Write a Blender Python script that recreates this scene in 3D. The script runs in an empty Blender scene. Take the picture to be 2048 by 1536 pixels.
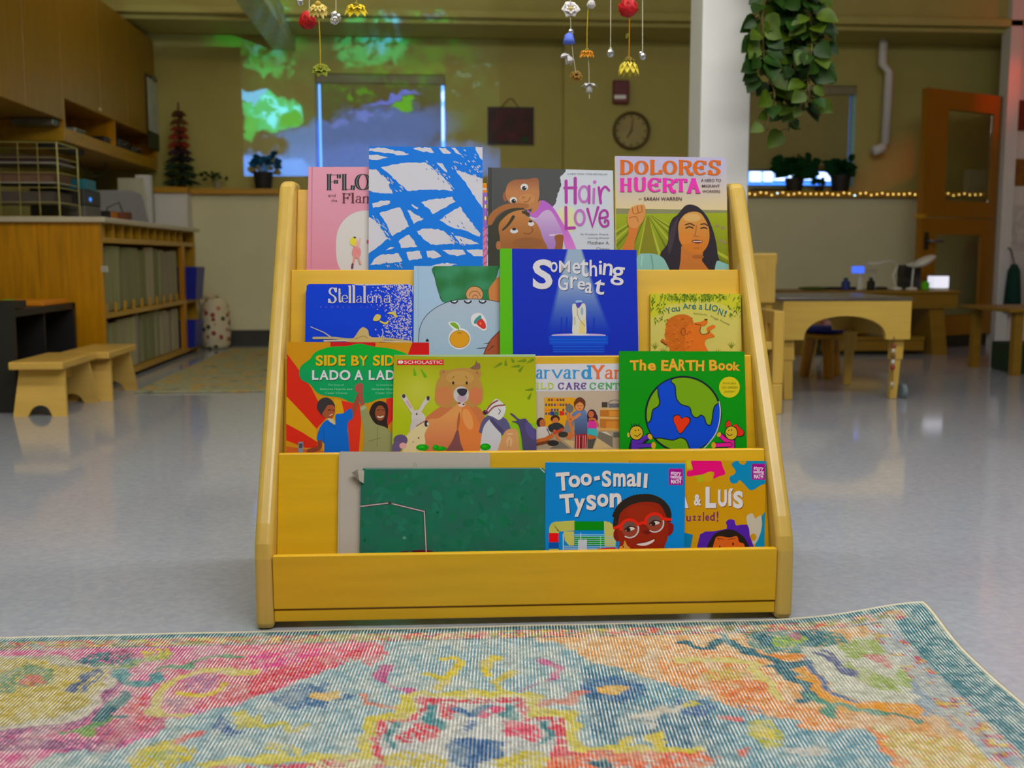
import bpy, bmesh, math, random
import numpy as np
from mathutils import Vector, Matrix
from mathutils.geometry import tessellate_polygon

scene = bpy.context.scene
COL = scene.collection
PI = math.pi

# ------------------------------------------------------------------ camera
W, HH, FPX, EYE = 2048, 1536, 2122.0, 0.633
YAW, PITCH = math.radians(4.4), math.radians(6.8)
FW = Vector((math.sin(YAW) * math.cos(PITCH), math.cos(YAW) * math.cos(PITCH), -math.sin(PITCH)))
RT = Vector((math.cos(YAW), -math.sin(YAW), 0))
UP = RT.cross(FW)
CAM = Vector((0, 0, EYE))
cd = bpy.data.cameras.new('camera')
cam = bpy.data.objects.new('camera', cd)
COL.objects.link(cam)
cam.matrix_world = Matrix(((RT.x, UP.x, -FW.x, 0), (RT.y, UP.y, -FW.y, 0), (RT.z, UP.z, -FW.z, EYE), (0, 0, 0, 1)))
cd.sensor_width = 36.0
cd.lens = 36.0 * FPX / W
cd.clip_start = 0.02
cd.dof.use_dof = True
cd.dof.focus_distance = 1.98
cd.dof.aperture_fstop = 4.8
scene.camera = cam

# ------------------------------------------------------------------ world and view
wd = bpy.data.worlds.new('daylight')
scene.world = wd
wd.use_nodes = True
bg = wd.node_tree.nodes['Background']
bg.inputs[0].default_value = (0.16, 0.40, 1.0, 1)
bg.inputs[1].default_value = 2.4
vs = scene.view_settings
scene.display_settings.display_device = 'sRGB'
vs.view_transform = 'Standard'
vs.look = 'None'
vs.gamma = 1.0
vs.use_curve_mapping = False
vs.exposure = 0.0
cy = scene.cycles
cy.use_denoising = True
cy.max_bounces = 6
cy.diffuse_bounces = 3
cy.glossy_bounces = 3
cy.sample_clamp_indirect = 4.0


def area(name, loc, target, sx, sy, power, color):
    l = bpy.data.lights.new(name, 'AREA')
    l.shape = 'RECTANGLE'
    l.size, l.size_y = sx, sy
    l.energy = power
    l.color = color
    o = bpy.data.objects.new(name, l)
    COL.objects.link(o)
    o.location = loc
    d = Vector(target) - Vector(loc)
    o.rotation_euler = d.to_track_quat('-Z', 'Y').to_euler()
    return o


# ceiling lamp over the reading corner; middle and back are added, unseen fill lights
area('ceiling_lamp_near', (0.50, 0.15, 2.60), (0.35, 1.2, 0.0), 2.4, 1.0, 60, (1.0, 0.985, 0.99))
area('fill_light_middle', (0.45, 2.5, 2.65), (0.45, 3.0, 0), 4.6, 0.35, 60, (1.0, 0.97, 0.92))  # added fill, brightens the column, flowers and stools
area('fill_light_back', (-0.9, 6.0, 2.7), (-0.9, 6.3, 0), 2.6, 0.3, 7, (1.0, 0.84, 0.45))  # added weak warm fill for the far end of the room

# ------------------------------------------------------------------ pixels of the photo -> points of the room
def ray(px, py):
    return FW + RT * ((px - W / 2) / FPX) + UP * ((HH / 2 - py) / FPX)


def on_floor(px, py, z=0.0):
    d = ray(px, py)
    return CAM + d * ((z - EYE) / d.z)


def at_y(px, py, Y):
    d = ray(px, py)
    return CAM + d * (Y / d.y)


def at_x(px, py, X):
    d = ray(px, py)
    return CAM + d * (X / d.x)


def at_plane(px, py, p0, n):
    d = ray(px, py)
    return CAM + d * ((p0 - CAM).dot(n) / d.dot(n))


def lin(c):
    r = []
    for v in c[:3]:
        v = v / 255.0
        r.append(v / 12.92 if v <= 0.04045 else ((v + 0.055) / 1.055) ** 2.4)
    return r


# ------------------------------------------------------------------ materials
MATS = {}


def nodes_of(name):
    m = bpy.data.materials.new(name)
    m.use_nodes = True
    nt = m.node_tree
    b = nt.nodes['Principled BSDF']
    return m, nt, b


def mat(name, c, rough=0.5, metal=0.0, var=0.12, scale=9.0, emit=0.0, bump=0.0, spec=0.5, stretch=(1, 1, 1), c2=None, detail=4.0, alpha=1.0, trans=0.0):
    """plain surface with a little procedural mottling; c is sRGB 0..255"""
    if name in MATS:
        return MATS[name]
    m, nt, b = nodes_of(name)
    N, L = nt.nodes, nt.links
    tc = N.new('ShaderNodeTexCoord')
    mp = N.new('ShaderNodeMapping')
    mp.inputs['Scale'].default_value = stretch
    no = N.new('ShaderNodeTexNoise')
    no.inputs['Scale'].default_value = scale
    no.inputs['Detail'].default_value = detail
    mx = N.new('ShaderNodeMix')
    mx.data_type = 'RGBA'
    a = lin(c)
    if c2 is None:
        lo = [v * (1 - var) for v in a]
        hi = [min(1, v * (1 + var)) for v in a]
    else:
        lo, hi = a, lin(c2)
    mx.inputs[6].default_value = (*lo, 1)
    mx.inputs[7].default_value = (*hi, 1)
    rmp = N.new('ShaderNodeMapRange')
    rmp.inputs[1].default_value = 0.3
    rmp.inputs[2].default_value = 0.7
    L.new(tc.outputs['Object'], mp.inputs[0])
    L.new(mp.outputs[0], no.inputs['Vector'])
    L.new(no.outputs['Fac'], rmp.inputs[0])
    L.new(rmp.outputs[0], mx.inputs[0])
    L.new(mx.outputs[2], b.inputs['Base Color'])
    b.inputs['Roughness'].default_value = rough
    b.inputs['Metallic'].default_value = metal
    b.inputs['Specular IOR Level'].default_value = spec
    b.inputs['Alpha'].default_value = alpha
    b.inputs['Transmission Weight'].default_value = trans
    if emit:
        L.new(mx.outputs[2], b.inputs['Emission Color'])
        b.inputs['Emission Strength'].default_value = emit
    if bump:
        bp = N.new('ShaderNodeBump')
        bp.inputs['Strength'].default_value = bump
        bp.inputs['Distance'].default_value = 0.002
        L.new(no.outputs['Fac'], bp.inputs['Height'])
        L.new(bp.outputs[0], b.inputs['Normal'])
    MATS[name] = m
    return m


def wood(name, c, axis=0, var=0.16, rough=0.35, spec=0.5):
    s = [14, 14, 14]
    s[axis] = 1.2
    return mat(name, c, rough=rough, var=var, scale=3.0, stretch=tuple(s), detail=6, bump=0.05, spec=spec)


def paint_mat():
    """printed colours: read from the mesh's own colour attribute"""
    if 'print' in MATS:
        return MATS['print']
    m, nt, b = nodes_of('print')
    at = nt.nodes.new('ShaderNodeVertexColor')
    at.layer_name = 'ink'
    nt.links.new(at.outputs[0], b.inputs['Base Color'])
    b.inputs['Roughness'].default_value = 0.5
    b.inputs['Specular IOR Level'].default_value = 0.12
    MATS['print'] = m
    return m


# ------------------------------------------------------------------ objects
def wloc(o):
    v = Vector((0, 0, 0))
    while o:
        v += o.location
        o = o.parent
    return v


def tag(o, label=None, cat=None, group=None, kind=None):
    if label: o['label'] = label
    if cat: o['category'] = cat
    if group: o['group'] = group
    if kind: o['kind'] = kind
    return o


def thing(name, label, cat, loc=(0, 0, 0), group=None):
    o = bpy.data.objects.new(name, None)
    COL.objects.link(o)
    o.empty_display_size = 0.05
    o.location = loc
    return tag(o, label, cat, group)


class MB:
    """collects shapes in world coordinates; build() links them as ONE mesh object"""

    def __init__(s):
        s.bm = bmesh.new()

    def face(s, pts):
        vs_ = [s.bm.verts.new(p) for p in pts]
        return s.bm.faces.new(vs_)

    def box(s, a, b, R=None, o=None):
        x0, y0, z0 = a
        x1, y1, z1 = b
        c = [Vector(p) for p in ((x0, y0, z0), (x1, y0, z0), (x1, y1, z0), (x0, y1, z0), (x0, y0, z1), (x1, y0, z1), (x1, y1, z1), (x0, y1, z1))]
        if R is not None:
            c = [R @ p + Vector(o) for p in c]
        v = [s.bm.verts.new(p) for p in c]
        for f in ((0, 3, 2, 1), (4, 5, 6, 7), (0, 1, 5, 4), (1, 2, 6, 5), (2, 3, 7, 6), (3, 0, 4, 7)):
            s.bm.faces.new([v[i] for i in f])
        return s

    def hexa(s, c):
        """8 corners: bottom four counter-clockwise, then top four"""
        v = [s.bm.verts.new(p) for p in c]
        for f in ((0, 3, 2, 1), (4, 5, 6, 7), (0, 1, 5, 4), (1, 2, 6, 5), (2, 3, 7, 6), (3, 0, 4, 7)):
            s.bm.faces.new([v[i] for i in f])
        return s

    def prism(s, pts, d):
        d = Vector(d)
        pts = [Vector(p) for p in pts]
        n = len(pts)
        a = [s.bm.verts.new(p) for p in pts]
        b = [s.bm.verts.new(p + d) for p in pts]
        s.bm.faces.new(a[::-1])
        s.bm.faces.new(b)
        for i in range(n):
            s.bm.faces.new((a[i], a[(i + 1) % n], b[(i + 1) % n], b[i]))
        return s

    def tube(s, pts, r, n=8, cap=True):
        pts = [Vector(p) for p in pts]
        rr = r if isinstance(r, (list, tuple)) else [r] * len(pts)
        rings = []
        up = None
        for i, p in enumerate(pts):
            d = (pts[min(i + 1, len(pts) - 1)] - pts[max(i - 1, 0)]).normalized()
            if up is None:
                up = Vector((0, 0, 1)) if abs(d.z) < 0.9 else Vector((1, 0, 0))
            sd = d.cross(up).normalized()
            up = sd.cross(d).normalized()
            rings.append([s.bm.verts.new(p + (sd * math.cos(2 * PI * k / n) + up * math.sin(2 * PI * k / n)) * rr[i]) for k in range(n)])
        for a, b in zip(rings, rings[1:]):
            for k in range(n):
                s.bm.faces.new((a[k], a[(k + 1) % n], b[(k + 1) % n], b[k]))
        if cap:
            s.bm.faces.new(rings[0][::-1])
            s.bm.faces.new(rings[-1])
        return s

    def lathe(s, prof, c, n=24, axis='Z'):
        """prof: list of (r, h)"""
        c = Vector(c)
        rings = []
        for r, h in prof:
            ring = []
            for k in range(n):
                a = 2 * PI * k / n
                q = Vector((r * math.cos(a), r * math.sin(a), h))
                if axis == 'Y':
                    q = Vector((r * math.cos(a), -h, r * math.sin(a)))
                elif axis == 'X':
                    q = Vector((h, r * math.cos(a), r * math.sin(a)))
                ring.append(s.bm.verts.new(c + q))
            rings.append(ring)
        for a, b in zip(rings, rings[1:]):
            for k in range(n):
                s.bm.faces.new((a[k], a[(k + 1) % n], b[(k + 1) % n], b[k]))
        s.bm.faces.new(rings[0][::-1])
        s.bm.faces.new(rings[-1])
        return s

    def ball(s, c, r, n=12, m=8, R=None):
        c = Vector(c)
        r = Vector(r) if not isinstance(r, (int, float)) else Vector((r, r, r))
        rings = []
        for i in range(1, m):
            t = PI * i / m
            ring = []
            for k in range(n):
                a = 2 * PI * k / n
                q = Vector((r.x * math.sin(t) * math.cos(a), r.y * math.sin(t) * math.sin(a), r.z * math.cos(t)))
                if R is not None: q = R @ q
                ring.append(s.bm.verts.new(c + q))
            rings.append(ring)
        qa, qb = Vector((0, 0, r.z)), Vector((0, 0, -r.z))
        if R is not None: qa, qb = R @ qa, R @ qb
        t, b = s.bm.verts.new(c + qa), s.bm.verts.new(c + qb)
        for k in range(n):
            s.bm.faces.new((t, rings[0][k], rings[0][(k + 1) % n]))
            s.bm.faces.new((b, rings[-1][(k + 1) % n], rings[-1][k]))
        for a_, b_ in zip(rings, rings[1:]):
            for k in range(n):
                s.bm.faces.new((a_[k], b_[k], b_[(k + 1) % n], a_[(k + 1) % n]))
        return s

    def leaf(s, base, tip, wid, nrm, fold=0.25):
        """a leaf blade with a folded midrib, and a little thickness"""
        base, tip = Vector(base), Vector(tip)
        d = tip - base
        sd = d.cross(Vector(nrm))
        if sd.length < 1e-6: sd = d.cross(Vector((0.3, 0.2, 0.9)))
        sd.normalize()
        nn = sd.cross(d).normalized()
        L_ = d.length
        prof = ((0, 0.02), (0.15, 0.75), (0.38, 1.0), (0.68, 0.72), (0.88, 0.3), (1, 0.01))
        mid = [s.bm.verts.new(base + d * t - nn * (0.10 * L_ * t * t)) for t, _ in prof]
        for sg in (1, -1):
            e = [s.bm.verts.new(base + d * t + sd * sg * wid * w_ + nn * (wid * w_ * fold - 0.10 * L_ * t * t)) for t, w_ in prof]
            for i in range(len(prof) - 1):
                q = (mid[i], mid[i + 1], e[i + 1], e[i])
                s.bm.faces.new(q if sg > 0 else q[::-1])
        return s

    def build(s, name, m, parent=None, bevel=0.0, smooth=False, loc=None, seg=2, solid=0.0):
        bmesh.ops.recalc_face_normals(s.bm, faces=s.bm.faces) if not solid else None
        me = bpy.data.meshes.new(name)
        if parent is not None:
            off = wloc(parent)
        else:
            off = Vector(loc) if loc is not None else sum((v.co for v in s.bm.verts), Vector()) / max(1, len(s.bm.verts))
        for v in s.bm.verts:
            v.co -= off
        s.bm.to_mesh(me)
        s.bm.free()
        for mm in (m if isinstance(m, (list, tuple)) else [m]):
            me.materials.append(mm)
        o = bpy.data.objects.new(name, me)
        COL.objects.link(o)
        if parent is not None:
            o.parent = parent
        else:
            o.location = off
        if smooth:
            for p in me.polygons: p.use_smooth = True
        if solid:
            sm_ = o.modifiers.new('thick', 'SOLIDIFY')
            sm_.thickness = solid
        if bevel:
            bv = o.modifiers.new('bevel', 'BEVEL')
            bv.width = bevel
            bv.segments = seg
            bv.limit_method = 'ANGLE'
            bv.angle_limit = math.radians(40)
            bv.harden_normals = False
        return o


def B(name, a, b, m, parent=None, bevel=0.0, R=None, o=None, loc=None):
    return MB().box(a, b, R, o).build(name, m, parent, bevel, loc=loc)


def S(name, a, b, m, bevel=0.0):
    o = B(name, a, b, m, None, bevel)
    o['kind'] = 'structure'
    return o


def dup(root, loc, label=None, group=None):
    r = root.copy()
    COL.objects.link(r)
    r.location = loc
    if label: r['label'] = label
    if group: r['group'] = group
    for ch in list(root.children):
        c = ch.copy()
        COL.objects.link(c)
        c.parent = r
        for g in ch.children:
            d = g.copy()
            COL.objects.link(d)
            d.parent = c
    return r


def catmull(pts, closed=True, n=5):
    out = []
    P = [Vector((p[0], p[1])) for p in pts]
    m = len(P)
    for i in range(m if closed else m - 1):
        g = (lambda k: P[k % m]) if closed else (lambda k: P[min(max(k, 0), m - 1)])
        p0, p1, p2, p3 = g(i - 1), g(i), g(i + 1), g(i + 2)
        for k in range(n):
            t = k / n
            out.append(0.5 * ((2 * p1) + (p2 - p0) * t + (2 * p0 - 5 * p1 + 4 * p2 - p3) * t * t + (3 * p1 - p0 - 3 * p2 + p3) * t ** 3))
    if not closed:
        out.append(P[-1])
    return [(p.x, p.y) for p in out]

# ------------------------------------------------------------------ the book display, in its own frame
SA = math.radians(-1.1)
SO = Vector((0.164, 1.767, 0))
SU = Vector((math.cos(SA), math.sin(SA), 0))
SD = Vector((-math.sin(SA), math.cos(SA), 0))
SZ = Vector((0, 0, 1))


def sl(u, d, z):
    return SO + SU * u + SD * d + SZ * z


LIPS = [(0.0, 0.130), (0.094, 0.289), (0.194, 0.450), (0.297, 0.609), (0.408, 0.768)]
TILT = math.radians(16)
NRM = (SD * -math.cos(TILT) + SZ * math.sin(TILT)).normalized()
SLP = (SD * math.sin(TILT) + SZ * math.cos(TILT)).normalized()
FLOORS = [0.092, 0.232, 0.393, 0.552]
HW = 0.466
TH = 0.031

maple = wood('maple', (222, 174, 12), axis=0, var=0.07, rough=0.32)
maple_edge = wood('maple_edge', (204, 170, 80), axis=2, var=0.06, rough=0.26)

disp = thing('book_display', 'golden maple stepped book display with four tiers of picture books standing behind the rug', 'book display', SO)
# side panels: profile in (d, z)
prof = [(0.004, 0.0), (0.0, 0.012), (0.0, 0.125), (0.006, 0.150), (0.022, 0.182), (0.362, 0.757), (0.372, 0.772), (0.386, 0.781), (0.402, 0.784), (0.450, 0.784), (0.462, 0.778), (0.466, 0.766), (0.466, 0.0)]
for sg in (-1, 1):
    u0 = -HW if sg < 0 else HW - TH
    mb = MB()
    mb.prism([sl(u0, d, z) for d, z in prof], SU * TH)
    mb.build('side_panel', maple_edge, disp, bevel=0.010, seg=4, smooth=False)
IN = HW - TH


def slab(mb, u0, u1, d0, z0, d1, z1, th):
    """board whose front face runs from (d0,z0) at the bottom to (d1,z1) at the top"""
    v = Vector((d1 - d0, z1 - z0)).normalized()
    nx, nz = v.y * th, -v.x * th      # towards the back
    nx, nz = abs(nx), -abs(nz)
    c = [sl(u0, d0, z0), sl(u1, d0, z0), sl(u1, d0 + nx, z0 + nz), sl(u0, d0 + nx, z0 + nz),
         sl(u0, d1, z1), sl(u1, d1, z1), sl(u1, d1 + nx, z1), sl(u0, d1 + nx, z1)]
    return mb.hexa(c)


mb = MB(); slab(mb, -IN, IN, 0.003, 0.036, 0.001, 0.130, 0.014); mb.build('front_board', maple, disp, bevel=0.002)
mb = MB(); slab(mb, -IN, IN, 0.006, 0.013, 0.006, 0.0335, 0.014); mb.build('bottom_rail', maple, disp, bevel=0.002)
for k in range(1, 5):
    d1, z1 = LIPS[k]
    z0 = FLOORS[k - 1] - 0.012
    d0 = d1 - (z1 - z0) * math.tan(TILT)
    mb = MB()
    slab(mb, -IN, IN, d0, z0, d1, z1, 0.012)
    mb.build('tier_panel' if k < 4 else 'back_panel', maple, disp, bevel=0.0015)
    dl = LIPS[k - 1][0] - (LIPS[k - 1][1] - FLOORS[k - 1]) * (math.tan(TILT) if k > 1 else 0) + 0.013
    B('pocket_floor', (-IN, dl, z0), (IN, d1 - (z1 - FLOORS[k - 1]) * math.tan(TILT) + 0.001, FLOORS[k - 1]), maple, disp,
      R=Matrix((SU, SD, SZ)).transposed(), o=SO)

# ------------------------------------------------------------------ printed artwork
EPS = 0.000015
GL = {}
ALB = 1.06          # printed colour -> albedo


def ink(c):
    return [min(0.86, v * ALB) for v in lin(c)]


def bfont(ch, bold):
    """triangles of one built-in-font letter"""
    key = (ch, bold)
    if key in GL: return GL[key]
    cu = bpy.data.curves.new('t', 'FONT')
    cu.body = ch
    cu.size = 1.0
    cu.offset = bold
    cu.resolution_u = 4
    ob = bpy.data.objects.new('t', cu)
    COL.objects.link(ob)
    bpy.context.view_layer.update()
    me = bpy.data.meshes.new_from_object(ob.evaluated_get(bpy.context.evaluated_depsgraph_get()))
    me.calc_loop_triangles()
    tr = [[(me.vertices[i].co.x, me.vertices[i].co.y) for i in t.vertices] for t in me.loop_triangles]
    bpy.data.objects.remove(ob)
    bpy.data.curves.remove(cu)
    bpy.data.meshes.remove(me)
    xs = [p[0] for t in tr for p in t] or [0]
    ys = [p[1] for t in tr for p in t] or [0]
    bb = (min(xs), min(ys), max(xs), max(ys))
    GL[key] = (tr, bb)
    return GL[key]


# serif letters as strokes (0..100 boxes, y up): strokes, then serif bars
SER = {
    'F': ([[(18, 0), (18, 100)], [(18, 96), (88, 96)], [(18, 52), (66, 52)], [(86, 100), (86, 74)], [(66, 64), (66, 40)]], [(18, 0), (18, 100)]),
    'L': ([[(22, 0), (22, 100)], [(22, 4), (88, 4)], [(88, 0), (90, 30)]], [(22, 0), (22, 100)]),
    'O': ([['o', 50, 50, 42, 46]], []),
    'o': ([['o', 50, 50, 40, 45]], []),
    'R': ([[(20, 0), (20, 100)], ['c', (20, 96), (58, 96), (80, 84), (80, 64), (58, 50), (20, 50)], ['c', (52, 50), (66, 30), (76, 4), (92, -6), (98, 2)]], [(20, 0), (20, 100)]),
    'A': ([[(14, 0), (50, 100)], [(50, 100), (86, 0)], [(28, 34), (72, 34)]], [(14, 0), (86, 0), (50, 100)]),
    'D': ([[(18, 0), (18, 100)], ['c', (18, 97), (52, 97), (82, 78), (88, 50), (82, 22), (52, 3), (18, 3)]], [(18, 0), (18, 100)]),
    'E': ([['c', (88, 84), (66, 97), (36, 96), (16, 74), (12, 46), (24, 16), (54, 2), (90, 12)], [(14, 50), (66, 50)], [(66, 64), (66, 38)], [(88, 98), (88, 74)]], []),
    'e': ([['c', (14, 52), (84, 54), (78, 84), (50, 97), (20, 82), (12, 50), (24, 14), (56, 3), (86, 20)]], []),
    'S': ([['c', (84, 78), (66, 96), (34, 96), (18, 76), (32, 58), (66, 44), (84, 24), (66, 4), (32, 3), (14, 22)], [(86, 100), (86, 70)], [(12, 0), (12, 28)]], []),
    'H': ([[(18, 0), (18, 100)], [(82, 0), (82, 100)], [(18, 52), (82, 52)]], [(18, 0), (18, 100), (82, 0), (82, 100)]),
    'U': ([['c', (18, 100), (18, 40), (26, 10), (50, 2), (74, 10), (82, 40), (82, 100)]], [(18, 100), (82, 100)]),
    'T': ([[(50, 0), (50, 100)], [(8, 96), (92, 96)], [(8, 100), (8, 72)], [(92, 100), (92, 72)]], [(50, 0)]),
    'N': ([[(16, 0), (16, 100)], [(16, 98), (84, 2)], [(84, 0), (84, 100)]], [(16, 0), (84, 100), (12, 100)]),
    'C': ([['c', (88, 78), (70, 97), (36, 96), (14, 72), (12, 36), (32, 6), (66, 3), (90, 22)], [(88, 100), (88, 70)]], []),
    'I': ([[(50, 0), (50, 100)]], [(50, 0), (50, 100)]),
    'Y': ([[(10, 100), (50, 46)], [(90, 100), (50, 46)], [(50, 48), (50, 0)]], [(10, 100), (90, 100), (50, 0)]),
    'a': ([['c', (20, 80), (44, 97), (70, 88), (74, 60)], [(74, 70), (74, 3)], ['c', (74, 56), (36, 54), (14, 34), (22, 8), (50, 4), (74, 24)]], [(82, 3)]),
    'r': ([[(28, 0), (28, 96)], ['c', (28, 62), (48, 92), (84, 90)]], [(28, 0), (22, 96)]),
    'v': ([[(12, 98), (50, 2)], [(88, 98), (50, 2)]], [(12, 98), (88, 98)]),
    'd': ([['o', 42, 34, 32, 32], [(76, 0), (76, 100)]], [(80, 2), (70, 98)]),
    'l': ([[(50, 0), (50, 100)]], [(50, 0), (38, 100)]),
    'm': ([[(12, 0), (12, 96)], ['c', (12, 66), (34, 94), (50, 80), (50, 0)], ['c', (50, 66), (70, 94), (88, 80), (88, 0)]], [(12, 0), (50, 0), (88, 0)]),
    'n': ([[(18, 0), (18, 96)], ['c', (18, 62), (44, 96), (78, 84), (80, 0)]], [(18, 0), (80, 0), (12, 96)]),
    't': ([['c', (46, 100), (46, 30), (54, 5), (86, 10)], [(16, 70), (82, 70)]], []),
    'u': ([['c', (16, 96), (18, 30), (36, 3), (76, 30)], [(78, 96), (78, 2)]], [(12, 96), (72, 96), (84, 2)]),
    'i': ([[(50, 0), (50, 68)], ['o', 50, 92, 7, 7]], [(50, 0), (42, 68)]),
    'g': ([['o', 46, 66, 32, 26], [(78, 88), (78, 24)], ['c', (78, 28), (70, 4), (40, 0), (16, 12)]], []),
}


def clip_convex(tri, poly):
    """clip points (x, y, rgb) to a convex polygon given counter-clockwise in y-down pixels"""
    out = tri
    n = len(poly)
    for i in range(n):
        ax, ay = poly[i]
        bx, by = poly[(i + 1) % n]
        ex, ey = bx - ax, by - ay
        src, out = out, []
        if not src: return out
        f = [ex * (p[1] - ay) - ey * (p[0] - ax) for p in src]
        for j, p in enumerate(src):
            q = src[(j + 1) % len(src)]
            fp, fq = f[j], f[(j + 1) % len(src)]
            if fp >= -1e-9: out.append(p)
            if (fp > 1e-9 and fq < -1e-9) or (fp < -1e-9 and fq > 1e-9):
                t = fp / (fp - fq)
                c = p[2] if p[2] is q[2] else [p[2][k] + (q[2][k] - p[2][k]) * t for k in range(3)]
                out.append((p[0] + (q[0] - p[0]) * t, p[1] + (q[1] - p[1]) * t, c))
    return out


class Art:
    """printed picture on a flat face: shapes in layers a few hundredths of a millimetre apart"""

    def __init__(s, outline, p0, n):
        s.p0, s.n = p0, n
        a = sum(outline[i][0] * outline[(i + 1) % len(outline)][1] - outline[(i + 1) % len(outline)][0] * outline[i][1] for i in range(len(outline)))
        s.out = outline if a > 0 else outline[::-1]
        s.V, s.Fc, s.Cc = [], [], []
        s.layer = 0
        s.z = (0.0, 0.0, 1.0)
        s.cl = s.out

    def zoom(s, ox, oy, k):
        s.z = (ox, oy, k)
        return s

    def T(s, p):
        return (s.z[0] + p[0] / s.z[2], s.z[1] + p[1] / s.z[2])

    def raw(s, pts):
        base = len(s.V)
        for p in pts:
            s.V.append(at_plane(p[0], p[1], s.p0, s.n) + s.n * (EPS * s.layer))
        s.Fc.append(list(range(base, base + len(pts))))
        s.Cc.extend(p[2] for p in pts)

    def tris(s, tl, col):
        for t in tl:
            if callable(col):
                q = [(x, y, ink(col(x, y))) for x, y in t]
            else:
                q = [(x, y, col) for x, y in t]
            q = clip_convex(q, s.cl)
            if len(q) >= 3:
                s.raw(q)

    def _tess(s, pts):
        v = [Vector((x, y, 0)) for x, y in pts]
        return [[pts[i] for i in t] for t in tessellate_polygon([v])]

    def poly(s, pts, col, up=True, sub=0):
        pts = [s.T(p) for p in pts]
        if up: s.layer += 1
        tl = s._tess(pts)
        if callable(col) and sub:
            for _ in range(sub):
                nt = []
                for a, b, c in tl:
                    m = [((a[0] + b[0]) / 2, (a[1] + b[1]) / 2), ((b[0] + c[0]) / 2, (b[1] + c[1]) / 2), ((c[0] + a[0]) / 2, (c[1] + a[1]) / 2)]
                    nt += [[a, m[0], m[2]], [m[0], b, m[1]], [m[2], m[1], c], [m[0], m[1], m[2]]]
                tl = nt
        s.tris(tl, col if callable(col) else ink(col))
        return s

    def blob(s, pts, col, up=True, sub=0, n=5):
        return s.poly(catmull(pts, True, n), col, up, sub)

    def ell(s, cx, cy, rx, ry, col, rot=0.0, n=26, up=True, sub=0):
        c, q = math.cos(rot), math.sin(rot)
        pts = []
        for k in range(n):
            x, y = rx * math.cos(2 * PI * k / n), ry * math.sin(2 * PI * k / n)
            pts.append((cx + x * c - y * q, cy + x * q + y * c))
        return s.poly(pts, col, up, sub)

    def stroke(s, pts, w, col, up=True, curve=False, wf=None, cap=True):
        if curve: pts = catmull(pts, False, 6)
        if up: s.layer += 1
        pts = [s.T(p) for p in pts]
        pts = [p for i, p in enumerate(pts) if i == 0 or math.hypot(p[0] - pts[i - 1][0], p[1] - pts[i - 1][1]) > 1e-4]
        c = ink(col) if not callable(col) else col
        k = s.z[2]
        m = len(pts)
        if m < 2: return s
        D = []
        for i in range(m - 1):
            dx, dy = pts[i + 1][0] - pts[i][0], pts[i + 1][1] - pts[i][1]
            L_ = math.hypot(dx, dy)
            D.append((dx / L_, dy / L_))
        closed = m > 3 and math.hypot(pts[0][0] - pts[-1][0], pts[0][1] - pts[-1][1]) < 1e-3
        Lf, Rt, Wd = [], [], []
        for i in range(m):
            d0 = D[i - 1] if i > 0 else (D[-1] if closed else D[0])
            d1 = D[i] if i < m - 1 else (D[0] if closed else D[-1])
            tx, ty = d0[0] + d1[0], d0[1] + d1[1]
            L_ = math.hypot(tx, ty)
            if L_ < 1e-3: tx, ty, L_ = d1[0], d1[1], 1.0
            tx, ty = tx / L_, ty / L_
            mit = min(1.7, 1.0 / max(.3, tx * d1[0] + ty * d1[1]))
            if wf: wd = wf((tx, ty)) / k / 2
            elif isinstance(w, tuple): wd = (w[0] + (w[1] - w[0]) * i / (m - 1)) / k / 2
            else: wd = w / k / 2
            Wd.append(wd)
            wd *= mit
            Lf.append((pts[i][0] - ty * wd, pts[i][1] + tx * wd))
            Rt.append((pts[i][0] + ty * wd, pts[i][1] - tx * wd))
        tl = []
        for i in range(m - 1):
            tl += [[Lf[i], Lf[i + 1], Rt[i + 1]], [Lf[i], Rt[i + 1], Rt[i]]]
        if cap and not closed:
            for i, sg, d in ((0, -1, D[0]), (m - 1, 1, D[-1])):
                r = Wd[i]
                x, y = pts[i]
                a0 = math.atan2(d[1] * sg, d[0] * sg)
                arc = [(x + r * math.cos(a0 - PI / 2 + PI * j / 6), y + r * math.sin(a0 - PI / 2 + PI * j / 6)) for j in range(7)]
                tl += [[arc[0], arc[j], arc[j + 1]] for j in range(1, 6)]
        s.tris(tl, c)
        return s

    def cyc(s, i, n=12):
        """scattered marks share a few layers in turn"""
        if i == 0: s.lay0 = s.layer
        s.layer = s.lay0 + 1 + i % n

    def ring(s, cx, cy, rx, ry, w, col, a0=0.0, a1=2 * PI, n=30, up=True):
        return s.stroke([(cx + rx * math.cos(a0 + (a1 - a0) * k / n), cy + ry * math.sin(a0 + (a1 - a0) * k / n)) for k in range(n + 1)], w, col, up)

    def lt(s, ch, x0, y0, x1, y1, col, rot=0.0, bold=0.02, up=True, shear=0.0):
        """one sans letter fitted to the box"""
        tr, bb = bfont(ch, bold)
        if up: s.layer += 1
        cx, cy = (x0 + x1) / 2, (y0 + y1) / 2
        c, q = math.cos(rot), math.sin(rot)
        kx, ky = (x1 - x0) / max(1e-6, bb[2] - bb[0]), (y1 - y0) / max(1e-6, bb[3] - bb[1])
        out = []
        for t in tr:
            r = []
            for x, y in t:
                X, Y = x0 + (x - bb[0]) * kx - cx, y1 - (y - bb[1]) * ky - cy
                X -= shear * Y
                r.append(s.T((cx + X * c - Y * q, cy + X * q + Y * c)))
            out.append(r)
        s.tris(out, ink(col) if not callable(col) else col)
        return s

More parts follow.
